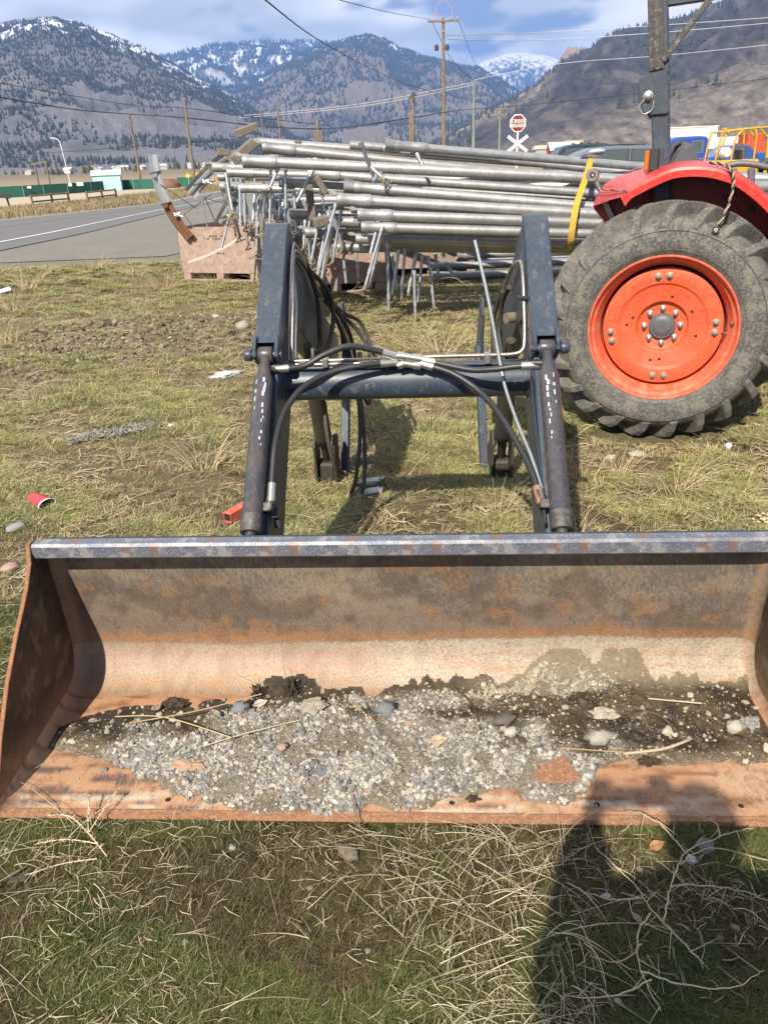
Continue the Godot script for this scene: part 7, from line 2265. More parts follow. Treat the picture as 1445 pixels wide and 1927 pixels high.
func make_lines() -> void:
	utility_pole("leaning brown pole beside the teal shed, bare of arms", -28.18, -102.3, 7.29, -0.1, 0)
	utility_pole("stout bare brown pole rising behind the curved rim segment", -17.72, -83.8, 7.2, 0.05, 0)
	utility_pole("tall reddish-brown pole with crossarm and a red jumper loop", 6.21, -70.0, 11.27, -0.05, 1)
	utility_pole("slender pale green pole right of the tall reddish-brown one", 11.73, -95.0, 8.87, 0.0, 0, mat("green_pole", Color(0.22, 0.27, 0.19), 0.9))
	utility_pole("grey pole with two white crossarms left of the octagonal sign", 23.13, -150.0, 8.65, 0.0, 2, M.green_pole)
	utility_pole("small distant brown pole just left of the octagonal sign", 37.76, -220.0, 7.9, 0.0, 2)
	utility_pole("short dark pole between the pipes' end and the upright wooden stub", -9.83, -95.0, 7.6, -0.1, 0)
	utility_pole("leaning dark pole at the far end, left of its taller neighbour above the pipes", -15.36, -125.0, 8.4, -0.2, 0)
	utility_pole("stubby dark pole where two thick lines meet above the stack", -3.57, -60.0, 4.1, 0.0, 0)
	utility_pole("tiny far pole left of the funnel-ended top pipe", 1.59, -180.0, 6.3, 0.0, 0)
	utility_pole("tiny reddish far pole between the tall brown and green poles", 17.2, -150.0, 3.9, 0.0, 0)
	var g := thing("weathered_post", "pair of grey weathered posts with a knot of hardware on top", "post", Vector3(2.38, drop(2.4, -45) - 0.1, -45.0))
	for e in [[0.0, 5.0, 0.09], [-0.12, 4.1, 0.10]]:
		var m := MB.new()
		m.col = Color(1.9, 1.9, 1.9)
		m.tube([Vector3(e[0] - 0.12, 0, 0), Vector3(e[0], e[1], 0)], [e[2] + 0.03, e[2]], 8)
		put("post", m, M.pole_wood, g)
	var hw := MB.new()
	hw.col = Color(0.08, 0.07, 0.07)
	hw.tube([Vector3(-0.2, 4.85, 0.05), Vector3(0.0, 5.1, 0.05), Vector3(0.22, 4.95, 0.05)], 0.05, 6)
	hw.tube([Vector3(0.0, 4.7, 0.08), Vector3(0.02, 5.15, 0.08)], 0.07, 6)
	put("hardware", hw, M.plain, g)
	var dark := Color(0.02, 0.02, 0.023)
	var pale := Color(0.42, 0.43, 0.45)
	wire("thin dark line, upper of two sagging over the left road", [Vector3(-32.6, 8.71, -72), Vector3(-30.36, 8.8, -110), Vector3(-17.88, 6.62, -84), Vector3(-11.83, 6.11, -99), Vector3(-5.47, 5.9, -120)], 0.035, dark)
	wire("thick dark line, lower of two sagging over the left road", [Vector3(-28.6, 6.75, -62), Vector3(-27.83, 6.74, -66), Vector3(-28.6, 6.9, -85), Vector3(-28.2, 7.3, -102), Vector3(-17.75, 5.75, -83.8), Vector3(-11.91, 5.29, -99), Vector3(-3.62, 3.58, -62)], 0.05, dark)
	wire("low dark line passing behind the shed's aerial and lamp post", [Vector3(-61.69, 3.89, -130), Vector3(-42.56, 3.93, -120), Vector3(-28.2, 3.85, -102), Vector3(-17.7, 3.59, -84), Vector3(-16.07, 4.81, -120)], 0.03, dark)
	wire("long black line falling from overhead to the tall reddish-brown pole", [Vector3(-1.58, 3.87, -14), Vector3(-1.35, 4.73, -26), Vector3(0.28, 5.4, -42), Vector3(2.73, 5.71, -56), Vector3(6.24, 5.83, -70), Vector3(11.36, 5.28, -95)], 0.014, dark)
	wire("black line crossing low in front of the hills to the tractor's roll bar", [Vector3(-14.35, 5.46, -95), Vector3(-3.57, 3.55, -60), Vector3(2.27, 3.42, -46), Vector3(6.32, 4.72, -70), Vector3(11.82, 6.04, -95), Vector3(18.12, 6.24, -95), Vector3(28.42, 6.62, -90), Vector3(39.7, 7.18, -84)], 0.03, dark)
	wire("upper of two pale lines rising behind the stack to the green pole", [Vector3(-19.5, 8.04, -130), Vector3(-6.82, 8.0, -120), Vector3(2.28, 8.18, -110), Vector3(11.61, 8.62, -95)], 0.035, pale)
	wire("lower of two pale lines rising behind the stack to the green pole", [Vector3(-19.54, 7.76, -130), Vector3(-6.84, 7.74, -120), Vector3(2.27, 7.88, -110), Vector3(11.62, 8.37, -95)], 0.035, pale)
	wire("topmost pale line across the right hillside", [Vector3(6.42, 10.09, -70), Vector3(17.81, 13.02, -95), Vector3(30.86, 13.25, -95), Vector3(43.87, 13.58, -95)], 0.035, pale)
	wire("second pale line across the right hillside", [Vector3(6.63, 9.8, -70), Vector3(17.84, 12.34, -95), Vector3(30.94, 12.57, -95), Vector3(43.95, 13.1, -95)], 0.035, pale)
	wire("pale line from the green pole behind the roll bar's hinge plate", [Vector3(11.77, 8.87, -95), Vector3(20.95, 10.06, -95), Vector3(32.33, 10.46, -95), Vector3(44.32, 11.09, -95)], 0.03, pale)
	wire("fine line from overhead to the tall pole's crossarm", [Vector3(-1.07, 5.18, -22), Vector3(1.30, 7.35, -40), Vector3(5.26, 11.19, -70)], 0.012, dark)
	wire("fine line from the tall pole's crossarm to the two-armed grey pole", [Vector3(7.34, 11.05, -70), Vector3(14.08, 11.0, -110), Vector3(22.86, 8.42, -150)], 0.02, dark)
	wire("fine line from the tall pole's crossarm to the green pole", [Vector3(5.26, 11.12, -70), Vector3(8.3, 9.9, -85), Vector3(11.73, 8.8, -95)], 0.02, dark)

func lettering(text: String, size: float) -> TextMesh:
	var f := SystemFont.new()
	f.font_names = PackedStringArray(["Droid Sans"])
	f.font_weight = 700
	var t := TextMesh.new()
	t.font = f
	t.text = text
	t.font_size = 64
	t.pixel_size = size / 64.0
	t.depth = 0.008
	return t

func make_signs() -> void:
	var g := drop(7.0, -40.0)
	var s := thing("crossing_sign", "dark red octagonal CROSS ROADS sign over a white X on one post", "sign", Vector3(7.03, g, -40.0))
	var p := MB.new()
	p.box(at(0, 1.6, -0.05), Vector3(0.09, 3.2, 0.06), 0.006)
	put("post", p, M.white_paint, s)
	for k in 2:
		var o := MB.new()
		var poly := PackedVector2Array()
		var r := 0.40 if k == 0 else 0.355
		for i in 8:
			poly.append(Vector2(cos(TAU * (i + 0.5) / 8) * r, sin(TAU * (i + 0.5) / 8) * r))
		o.prism(at(-0.01, 2.86, 0.0), poly, -0.01 + 0.012 * k, 0.004 + 0.012 * k)
		put("octagon_border" if k == 0 else "octagon_face", o, M.white_paint if k == 0 else M.sign_red, s)
	var words := ["CROSS", "ROADS"]
	for k in 2:
		var t := put("lettering", lettering(words[k], 0.205), M.white_paint, s)
		t.position = Vector3(-0.01, 2.945 - 0.19 * k, 0.022)
	for k in 2:
		var b := MB.new()
		b.box(turned(Vector3(0, 0, 0.62 if k == 0 else -0.62), Vector3(0, 1.98, 0.02 + 0.03 * k)), Vector3(1.16, 0.14, 0.025), 0.004)
		put("cross_board", b, M.white_paint, s)
	var yd := thing("warning_sign", "small yellow diamond sign beside the hay stack", "sign", Vector3(-20.75, -0.92, -95.0))
	var yp := MB.new()
	yp.box(at(0, 0.75, -0.03), Vector3(0.06, 1.5, 0.04))
	put("post", yp, M.galvanised, yd)
	var yf := MB.new()
	yf.col = Color(0.75, 0.52, 0.02)
	yf.box(turned(Vector3(0, 0, PI / 4), Vector3(0, 1.38, 0.01)), Vector3(0.40, 0.40, 0.02), 0.003)
	put("diamond", yf, M.plain, yd)
	var inf := thing("info_stand", "black lectern-like information stand by the left rail fence", "sign", Vector3(-25.6, -0.9, -58.2))
	var ip := MB.new()
	ip.col = Color(0.02, 0.02, 0.022)
	ip.bar(Vector3(0.1, 0, 0), Vector3(0, 0.95, 0), 0.11, 0.11, 0.01)
	put("post", ip, M.plain, inf)
	var it := MB.new()
	it.col = Color(0.02, 0.02, 0.022)
	it.box(turned(Vector3(0.5, 0, -0.25), Vector3(0.0, 0.98, 0.02)), Vector3(0.68, 0.05, 0.5), 0.01)
	put("panel", it, M.plain, inf)

func rail_fence(label: String, pts: Array) -> void:
	var o: Vector3 = pts[0]
	var t := thing("rail_fence", label, "fence", o, 0.0, "wooden rail fences by the road")
	for p in pts:
		var m := MB.new()
		m.col = Color(1.9, 1.6, 1.2)
		m.tube([p - o + Vector3(0.03, -0.1, 0), p - o + Vector3(0, 0.92, 0)], [0.10, 0.09], 8)
		put("post", m, M.pole_wood, t)
	for i in pts.size() - 1:
		for y in [0.82, 0.42]:
			var m := MB.new()
			m.col = Color(1.5, 1.3, 1.05)
			m.tube([pts[i] - o + Vector3(0, y, 0.05), pts[i + 1] - o + Vector3(0, y, 0.05)], 0.06, 7)
			put("rail", m, M.pole_wood, t)

func make_left_side() -> void:
	rail_fence("brown two-rail wooden fence nearest the black information stand", [Vector3(-25.2, -0.92, -61.4), Vector3(-24.63, -0.92, -63.8), Vector3(-23.95, -0.92, -65.5)])
	rail_fence("brown two-rail wooden fence in front of the teal shed", [Vector3(-22.27, -0.92, -64.9), Vector3(-22.13, -0.92, -68.1), Vector3(-21.78, -0.92, -70.7)])
	# green screened fence, panel by panel
	var line := [Vector3(-45.5, -0.92, -82), Vector3(-42.3, -0.92, -85), Vector3(-39.6, -0.92, -88.4), Vector3(-37.45, -0.92, -89.6), Vector3(-36.0, -0.92, -91.5), Vector3(-34.3, -0.92, -94.2), Vector3(-33.0, -0.92, -98.2), Vector3(-31.28, -0.92, -103.0), Vector3(-29.2, -0.92, -102.4), Vector3(-26.35, -0.92, -101.2)]
	var fence := thing("screened_fence", "long green mesh-screened site fence along the sandy lot", "fence", line[0])
	for seg in [line, [Vector3(-24.5, -0.92, -105.5), Vector3(-22.6, -0.92, -104.8), Vector3(-20.5, -0.92, -104.5)]]:
		for i in seg.size():
			var m := MB.new()
			m.tube([seg[i] - line[0] - Vector3(0, 0.1, 0), seg[i] - line[0] + Vector3(0, 1.22, 0)], 0.035, 6)
			put("post", m, M.galvanised, fence)
			if i < seg.size() - 1:
				var b := MB.new()
				var tone: float = [1.0, 1.12, 0.9, 1.05, 0.95, 1.1, 0.85, 1.0, 1.0, 1.0][i]
				b.col = Color(tone, tone, tone)
				var a: Vector3 = seg[i] - line[0] + Vector3(0.0, 0.58, 0.0)
				var c: Vector3 = seg[i + 1] - line[0] + Vector3(0.0, 0.58, 0.0)
				b.bar(a, c, 0.02, 1.1)
				put("screen_panel", b, M.mesh_green, fence)
	for e in [[Vector3(-36.9, 0.02, -90.1), 0.42, 0.22], [Vector3(-34.0, 0.05, -94.4), 0.35, 0.35], [Vector3(-33.55, 0.05, -96.0), 0.95, 0.40]]:
		var n := MB.new()
		n.box(turned(Vector3(0, 0.5, 0), e[0] - line[0] + Vector3(0.0, 0.0, 0.12)), Vector3(e[1], e[2], 0.02))
		put("notice_board", n, M.white_paint, fence)
	# teal shed
	var sh := thing("shed", "pale teal shed with gabled roof behind the green fence", "shed", Vector3(-31.9, -0.92, -101.2), 0.55)
	var wl := MB.new()
	wl.col = Color(0.36, 0.55, 0.56)
	wl.prism(Transform3D(), PackedVector2Array([Vector2(-0.75, 0), Vector2(0.75, 0), Vector2(0.75, 1.75), Vector2(0.0, 2.2), Vector2(-0.75, 1.75)]), -1.6, 1.6)
	var wn := put("wall", wl, M.plain, sh)
	wn.rotation.y = PI / 2 - 0.35
	for s in [-1, 1]:
		var rf := MB.new()
		rf.col = Color(0.42, 0.62, 0.64)
		rf.box(Transform3D(Basis(Vector3(0, 0, 1), -0.54 * s), Vector3(0.43 * s, 2.02, 0)), Vector3(1.08, 0.06, 3.5))
		var r := put("roof", rf, M.plain, sh)
		r.rotation.y = PI / 2 - 0.35
	var dr := MB.new()
	dr.col = Color(0.05, 0.10, 0.12)
	dr.box(at(0.1, 1.25, 1.605), Vector3(0.45, 0.55, 0.02))
	var dn := put("window", dr, M.plain, sh)
	dn.rotation.y = PI / 2 - 0.35
	var ae := MB.new()
	ae.tube([Vector3(0.3, 2.0, 0), Vector3(0.28, 3.9, 0)], 0.025, 5)
	ae.tube([Vector3(0.05, 3.2, 0), Vector3(0.5, 3.3, 0)], 0.02, 5)
	put("aerial", ae, M.galvanised, sh)
	# street lamp and timber gate frame beyond the fence
	var lp := thing("street_lamp", "pale street lamp with a curved arm beyond the green fence", "street lamp", Vector3(-54.0, -0.92, -150.0))
	var lm := MB.new()
	lm.tube(spline([Vector3(0, 0, 0), Vector3(-0.25, 4.5, 0), Vector3(-0.4, 6.6, 0), Vector3(-0.7, 7.4, 0), Vector3(-1.35, 7.65, 0)], 5), 0.075, 7)
	put("column", lm, mat("pale_metal", Color(0.62, 0.66, 0.7), 0.5), lp)
	var lh := MB.new()
	lh.box(at(-1.6, 7.66, 0), Vector3(0.6, 0.14, 0.25), 0.03)
	put("lamp_head", lh, M.pale_metal, lp)
	var gt := thing("gate_frame", "brown timber gate frame of two posts and a beam by the lamp", "gate", Vector3(-58.7, -0.92, -150.0))
	for x in [-1.05, 1.0]:
		var m := MB.new()
		m.col = Color(1.8, 1.3, 0.9)
		m.tube([Vector3(x + 0.1, -0.1, 0), Vector3(x, 3.6 + (0.25 if x > 0 else 0.0), 0)], 0.16, 7)
		put("post", m, M.pole_wood, gt)
	var bm := MB.new()
	bm.col = Color(1.5, 1.1, 0.8)
	bm.bar(Vector3(-1.6, 3.6, 0), Vector3(1.35, 3.98, 0), 0.26, 0.26)
	put("beam", bm, M.pole_wood, gt)
	# heap of brown earth in the gap of the fence
	var hp := MB.new()
	hp.col = Color(0.17, 0.09, 0.055)
	hp.lump(Vector3(0, 0.2, 0), Vector3(1.6, 0.9, 1.0), 88, 0.3, 3, true)
	solo("earth_heap", "reddish brown heap of earth in the fence's gap", "earth heap", hp, M.plain, Vector3(-25.2, -0.92, -102.5))
	# hay bales, stacked
	var k := 0
	var bale := MB.new()
	bale.box(Transform3D(), Vector3(0.80, 0.50, 0.9), 0.05)
	var first: Node3D = null
	for row in 4:
		for col in 5:
			if row == 3 and (col == 4 or col == 0):
				continue
			var label: String = "golden hay bale in the stack behind the bare pole, %s row, %s" % [["bottom", "second", "third", "top"][row], ["leftmost", "second from left", "middle", "second from right", "rightmost"][col]]
			var pos := Vector3(-21.75 + col * 0.83 + 0.12 * (row % 2), -0.66 + row * 0.52, -105.0 - 0.08 * ((row + col) % 3))
			if first == null:
				first = solo("hay_bale", label, "hay bale", bale, M.hay, pos, 0.0, "hay bales in the stack")
			else:
				copy_of(first, label, pos, 0.03 * (k % 3 - 1), "hay bales in the stack")
			k += 1
	# far roofs under the left mountain, too small to tell apart
	var house: Node3D = null
	for i in 22:
		var x := (-0.40 + i * 0.0185 + rnd(-0.006, 0.006)) * 700.0
		var z := -620.0 - rnd(0, 260)
		var pos := Vector3(x, -0.92, z)
		if house == null:
			house = thing("house", "tiny pale-roofed house in the far town under the left mountain", "house", pos, 0.3, "houses of the far town")
			var a := MB.new()
			a.col = Color(0.5, 0.48, 0.45)
			a.prism(Transform3D(), PackedVector2Array([Vector2(-3, 0), Vector2(3, 0), Vector2(3, 2.8), Vector2(0, 4.2), Vector2(-3, 2.8)]), -4, 4)
			put("wall", a, M.plain, house)
			for s in [-1, 1]:
				var rr := MB.new()
				rr.col = Color(0.5, 0.5, 0.5)
				rr.box(Transform3D(Basis(Vector3(0, 0, 1), -0.437 * s), Vector3(1.62 * s, 3.62, 0)), Vector3(3.7, 0.15, 8.6))
				put("roof", rr, M.plain, house)
		else:
			copy_of(house, "tiny pale-roofed house in the far town under the left mountain", pos, rnd(-1.5, 1.5), "houses of the far town")
	var where := []
	var tints := []
	for i in 150:
		var z := -rnd(430, 900)
		var x := -rnd(0.02, 0.46) * -z
		var s := rnd(3.0, 6.0)
		where.append(Transform3D(Basis(Vector3.UP, rnd(0, 6)).scaled(Vector3(s * 1.5, s, s * 1.5)), Vector3(x, -0.92, z)))
		tints.append(Color(0.04, 0.05, 0.035).lerp(Color(0.09, 0.08, 0.05), rng.randf()))
	scatter("far_trees", conifer_mesh(), M.needle, where, tints)

func windowed(parent: Node3D, poly: PackedVector2Array, z: float, frame: Color) -> void:
	var f := MB.new()
	f.col = frame
	f.prism(Transform3D(), poly, z - 0.012, z + 0.004)
	var fr := put("window", f, M.shiny, parent)
	var g := MB.new()
	var c := Vector2.ZERO
	for p in poly:
		c += p / poly.size()
	var small := PackedVector2Array()
	for p in poly:
		small.append(c + (p - c) * 0.93)
	g.col = Color(0.06, 0.08, 0.09)
	g.prism(Transform3D(), small, z + 0.004, z + 0.008)
	put("pane", g, M.shiny, fr)

func car_wheels(t: Node3D, xs: Array, z: float, r: float) -> void:
	for x in xs:
		for s in [-1, 1]:
			var m := MB.new()
			m.col = Color(0.02, 0.02, 0.02)
			m.lathe(Transform3D(WHEEL_FACE, Vector3(x, r, s * z)), [Vector2(0, -0.1), Vector2(r, -0.1), Vector2(r, 0.1), Vector2(r * 0.62, 0.11), Vector2(0, 0.1)], 20)
			put("wheel", m, M.plain, t)

func make_vehicles() -> void:
	var g := drop(10.0, -36.0)
	var van := thing("minivan", "silver-grey minivan parked behind the pipe stack, left of the roll bar", "minivan", Vector3(10.6, g, -36.9))
	var b := MB.new()
	b.col = Color(0.10, 0.115, 0.15)
	b.prism(Transform3D(), PackedVector2Array([Vector2(-2.45, 0.32), Vector2(2.45, 0.32), Vector2(2.5, 0.95), Vector2(2.3, 1.2), Vector2(1.75, 1.58), Vector2(1.2, 1.68), Vector2(0.0, 1.71), Vector2(-0.95, 1.65), Vector2(-1.5, 1.48), Vector2(-2.1, 1.15), Vector2(-2.5, 0.9)]), -0.88, 0.88, 0.10)
	put("body", b, M.shiny, van)
	for poly in [PackedVector2Array([Vector2(-1.85, 1.08), Vector2(-0.95, 1.08), Vector2(-0.95, 1.52), Vector2(-1.35, 1.42)]), PackedVector2Array([Vector2(-0.88, 1.08), Vector2(0.55, 1.08), Vector2(0.55, 1.56), Vector2(-0.88, 1.54)]), PackedVector2Array([Vector2(0.65, 1.08), Vector2(1.95, 1.08), Vector2(1.5, 1.5), Vector2(0.65, 1.56)])]:
		windowed(van, poly, 0.884, Color(0.03, 0.03, 0.035))
	for s in [-0.62, 0.62]:
		var rb := MB.new()
		rb.col = Color(0.04, 0.04, 0.045)
		rb.tube([Vector3(-0.8, 1.70, s), Vector3(0.2, 1.76, s), Vector3(1.3, 1.72, s)], 0.025, 6)
		put("roof_rail", rb, M.plain, van)
	car_wheels(van, [-1.5, 1.45], 0.78, 0.33)
	var suv := thing("pickup", "dark teal crew-cab vehicle with roof lights behind the minivan", "pickup", Vector3(11.0, g, -42.5))
	b = MB.new()
	b.col = Color(0.012, 0.035, 0.045)
	b.prism(Transform3D(), PackedVector2Array([Vector2(-2.0, 0.4), Vector2(2.6, 0.4), Vector2(2.6, 1.15), Vector2(1.5, 1.2), Vector2(1.2, 1.78), Vector2(0.5, 1.88), Vector2(-0.9, 1.88), Vector2(-1.45, 1.75), Vector2(-1.85, 1.2), Vector2(-2.05, 1.1)]), -0.9, 0.9, 0.08)
	put("body", b, M.shiny, suv)
	for poly in [PackedVector2Array([Vector2(-1.62, 1.22), Vector2(-0.35, 1.22), Vector2(-0.35, 1.74), Vector2(-1.3, 1.70)]), PackedVector2Array([Vector2(-0.25, 1.22), Vector2(1.2, 1.22), Vector2(1.0, 1.70), Vector2(-0.25, 1.74)])]:
		windowed(suv, poly, 0.905, Color(0.01, 0.012, 0.014))
	for x in [-0.8, -0.4, 0.0, 0.4]:
		var l := MB.new()
		l.col = Color(0.02, 0.02, 0.02)
		l.box(at(x, 1.905, 0.4), Vector3(0.14, 0.05, 0.1), 0.01)
		put("roof_light", l, M.plain, suv)
	car_wheels(suv, [-1.3, 1.7], 0.8, 0.38)
	var truck := thing("old_truck", "bright blue old pickup whose rounded cab shows right of the roll bar", "truck", Vector3(15.2, g, -40.9))
	b = MB.new()
	b.col = Color(0.018, 0.055, 0.26)
	b.prism(Transform3D(), PackedVector2Array([Vector2(-2.6, 0.5), Vector2(1.0, 0.5), Vector2(1.02, 1.2), Vector2(0.98, 1.82), Vector2(0.85, 1.96), Vector2(0.5, 2.0), Vector2(-0.5, 1.99), Vector2(-0.85, 1.88), Vector2(-1.1, 1.35), Vector2(-2.4, 1.25), Vector2(-2.65, 1.0)]), -0.88, 0.88, 0.09)
	put("cab", b, M.shiny, truck)
	windowed(truck, PackedVector2Array([Vector2(0.18, 1.28), Vector2(0.72, 1.28), Vector2(0.72, 1.76), Vector2(0.66, 1.80), Vector2(0.24, 1.80), Vector2(0.18, 1.76)]), 0.885, Color(0.25, 0.27, 0.3))
	windowed(truck, PackedVector2Array([Vector2(-0.8, 1.30), Vector2(-0.05, 1.30), Vector2(-0.05, 1.8), Vector2(-0.55, 1.8)]), 0.885, Color(0.03, 0.04, 0.05))
	car_wheels(truck, [-1.8, 0.4], 0.78, 0.38)
	var blue := thing("pickup", "blue pickup parked behind the yellow forklift", "pickup", Vector3(18.5, g, -41.5))
	b = MB.new()
	b.col = Color(0.02, 0.07, 0.24)
	b.prism(Transform3D(), PackedVector2Array([Vector2(-2.3, 0.4), Vector2(2.7, 0.4), Vector2(2.7, 1.15), Vector2(0.3, 1.18), Vector2(-0.1, 1.52), Vector2(-0.9, 1.55), Vector2(-1.5, 1.12), Vector2(-2.3, 0.98)]), -0.88, 0.88, 0.07)
	put("body", b, M.shiny, blue)
	windowed(blue, PackedVector2Array([Vector2(-1.38, 1.1), Vector2(-0.2, 1.1), Vector2(-0.25, 1.46), Vector2(-0.85, 1.48)]), 0.885, Color(0.02, 0.02, 0.03))
	car_wheels(blue, [-1.5, 1.7], 0.78, 0.36)
	# forklift
	var fg := drop(11.8, -27.0)
	var fk := thing("forklift", "yellow forklift with open roll cage at the far right", "forklift", Vector3(11.8, fg, -27.4))
	b = MB.new()
	b.col = Color(0.50, 0.285, 0.01)
	b.box(at(-0.05, 0.65, 0), Vector3(1.75, 0.9, 0.95), 0.06)
	b.box(at(-0.80, 0.98, 0), Vector3(0.3, 0.2, 0.9), 0.05)
	put("body", b, M.shiny, fk)
	for z in [-0.44, 0.44]:
		for e in [[Vector3(-0.62, 1.08, z), Vector3(-0.52, 1.86, z), Vector3(-0.36, 1.94, z), Vector3(0.9, 2.02, z), Vector3(0.98, 1.9, z), Vector3(1.05, 0.5, z)], [Vector3(-0.12, 1.05, z), Vector3(-0.06, 1.7, z), Vector3(0.14, 1.98, z)], [Vector3(0.62, 1.0, z), Vector3(0.60, 1.75, z), Vector3(0.5, 1.99, z)], [Vector3(0.70, 1.99, z), Vector3(0.98, 1.72, z)]]:
			var m := MB.new()
			m.col = Color(0.50, 0.285, 0.01)
			m.tube(spline(e, 4), 0.03, 7)
			put("cage_tube", m, M.shiny, fk)
	for x in [-0.4, 0.0, 0.4, 0.85]:
		var m := MB.new()
		m.col = Color(0.50, 0.285, 0.01)
		m.tube([Vector3(x, 1.955 + 0.06 * x, -0.44), Vector3(x, 1.955 + 0.06 * x, 0.44)], 0.03, 6)
		put("roof_bar", m, M.shiny, fk)
	var tk := MB.new()
	tk.col = Color(0.55, 0.55, 0.55)
	tk.lathe(Transform3D(Basis(Vector3(1, 0, 0), Vector3(0, 0, 1), Vector3(0, -1, 0)), Vector3(-0.22, 1.32, -0.35)), [Vector2(0, -0.02), Vector2(0.12, 0.0), Vector2(0.16, 0.06), Vector2(0.16, 0.66), Vector2(0.12, 0.72), Vector2(0.0, 0.74)], 18)
	put("gas_bottle", tk, M.plain, fk)
	var bc := MB.new()
	bc.col = Color(0.75, 0.22, 0.02)
	bc.box(turned(Vector3(0, 0, 0.3), Vector3(-0.42, 1.98, 0.40)), Vector3(0.14, 0.12, 0.12), 0.02)
	put("beacon", bc, M.plain, fk)
	var sl := MB.new()
	sl.col = Color(0.02, 0.02, 0.02)
	sl.box(at(0.3, 1.2, 0), Vector3(0.1, 0.4, 0.45), 0.03)
	put("seat", sl, M.plain, fk)
	var mast := MB.new()
	mast.col = Color(0.5, 0.3, 0.01)
	mast.box(at(1.12, 1.05, 0.3), Vector3(0.1, 1.8, 0.09), 0.01)
	put("mast", mast, M.shiny, fk)
	car_wheels(fk, [-0.65, 0.85], 0.42, 0.27)
	# red machine with ladder sides
	var rg := drop(28.0, -60.0)
	var rm := thing("farm_trailer", "orange-red farm trailer with lattice sides at the far right edge", "trailer", Vector3(28.6, rg, -60.0))
	b = MB.new()
	b.col = Color(0.40, 0.07, 0.025)
	b.box(at(-0.3, 1.15, 0), Vector3(3.6, 1.1, 2.0), 0.03)
	b.box(at(-1.35, 1.95, 0), Vector3(1.2, 0.7, 1.6), 0.05)
	put("box", b, M.plain, rm)
	for i in 7:
		var m := MB.new()
		m.col = Color(0.5, 0.08, 0.03)
		m.bar(Vector3(-0.6 + i * 0.42, 1.7, 1.02), Vector3(-0.35 + i * 0.42, 2.85, 1.02), 0.06, 0.06)
		put("lattice_post", m, M.plain, rm)
	for y in [1.95, 2.3, 2.7]:
		var m := MB.new()
		m.col = Color(0.5, 0.08, 0.03)
		m.bar(Vector3(-0.7, y, 1.06), Vector3(2.4, y + 0.1, 1.06), 0.05, 0.06)
		put("lattice_rail", m, M.plain, rm)
	car_wheels(rm, [-0.8, 0.4], 0.85, 0.45)
	# buildings
	var bg := drop(55.0, -150.0)
	var wb := thing("warehouse", "long white flat-roofed building far behind the blue truck", "building", Vector3(57.5, bg, -152.0))
	b = MB.new()
	b.col = Color(0.62, 0.60, 0.55)
	b.box(at(0, 2.25, 0), Vector3(8.4, 4.5, 5.0))
	put("wall", b, M.plain, wb)
	var rr := MB.new()
	rr.col = Color(0.68, 0.67, 0.63)
	rr.box(at(0, 4.58, 0), Vector3(8.6, 0.16, 5.2))
	put("roof", rr, M.plain, wb)
	for x in [-0.8, 1.0]:
		var w := MB.new()
		w.col = Color(0.16, 0.13, 0.11)
		w.box(at(x, 2.3, 2.51), Vector3(1.5, 0.8, 0.05))
		put("window", w, M.plain, wb)
	var st := thing("storefront", "low white building with brown base behind the forklift", "building", Vector3(52.8, bg, -130.0))
	b = MB.new()
	b.col = Color(0.60, 0.585, 0.55)
	b.box(at(0, 1.85, 0), Vector3(12.5, 1.6, 4.0))
	put("wall", b, M.plain, st)
	var bs := MB.new()
	bs.col = Color(0.17, 0.115, 0.09)
	bs.box(at(0, 0.525, 0), Vector3(12.4, 1.05, 3.9))
	put("base_wall", bs, M.plain, st)
	var barn := thing("barn", "small red shed with white roof left of the dark teal vehicle", "barn", Vector3(30.2, drop(30.0, -130.0), -131.0))
	b = MB.new()
	b.col = Color(0.36, 0.045, 0.03)
	b.prism(Transform3D(Basis(Vector3(0, 0, 1), Vector3(0, 1, 0), Vector3(1, 0, 0)), Vector3.ZERO), PackedVector2Array([Vector2(-1.6, 0), Vector2(1.6, 0), Vector2(1.6, 1.7), Vector2(0, 2.7), Vector2(-1.6, 1.7)]), -2.2, 2.2)
	put("wall", b, M.plain, barn)
	for s in [-1, 1]:
		var q := MB.new()
		q.col = Color(0.74, 0.75, 0.75)
		q.box(Transform3D(Basis(Vector3(1, 0, 0), 0.559 * s), Vector3(0, 2.26, 0.84 * s)), Vector3(4.8, 0.08, 2.1))
		put("roof", q, M.plain, barn)
	# a few far buildings along the foot of the right hill
	for e in [["low grey farm building far below the right hill", Vector3(58.0, -0.14, -260.0), 14.0, 2.2, Color(0.35, 0.33, 0.31)], ["pale far building between the minivan and roll bar, at the hill's foot", Vector3(76.0, -0.14, -330.0), 9.0, 3.0, Color(0.45, 0.38, 0.32)], ["brown far house on the slope right of the minivan's roof", Vector3(92.0, 1.0, -380.0), 8.0, 3.4, Color(0.3, 0.2, 0.15)]]:
		var h := thing("house", e[0], "house", e[1])
		b = MB.new()
		b.col = e[4]
		b.box(at(0, e[3] * 0.5, 0), Vector3(e[2], e[3], 5.0))
		put("wall", b, M.plain, h)
		var ro := MB.new()
		ro.col = e[4] * 1.4
		ro.prism(Transform3D(), PackedVector2Array([Vector2(-e[2] * 0.52, e[3]), Vector2(e[2] * 0.52, e[3]), Vector2(e[2] * 0.45, e[3] + 1.1), Vector2(-e[2] * 0.45, e[3] + 1.1)]), -2.8, 2.8)
		put("roof", ro, M.plain, h)

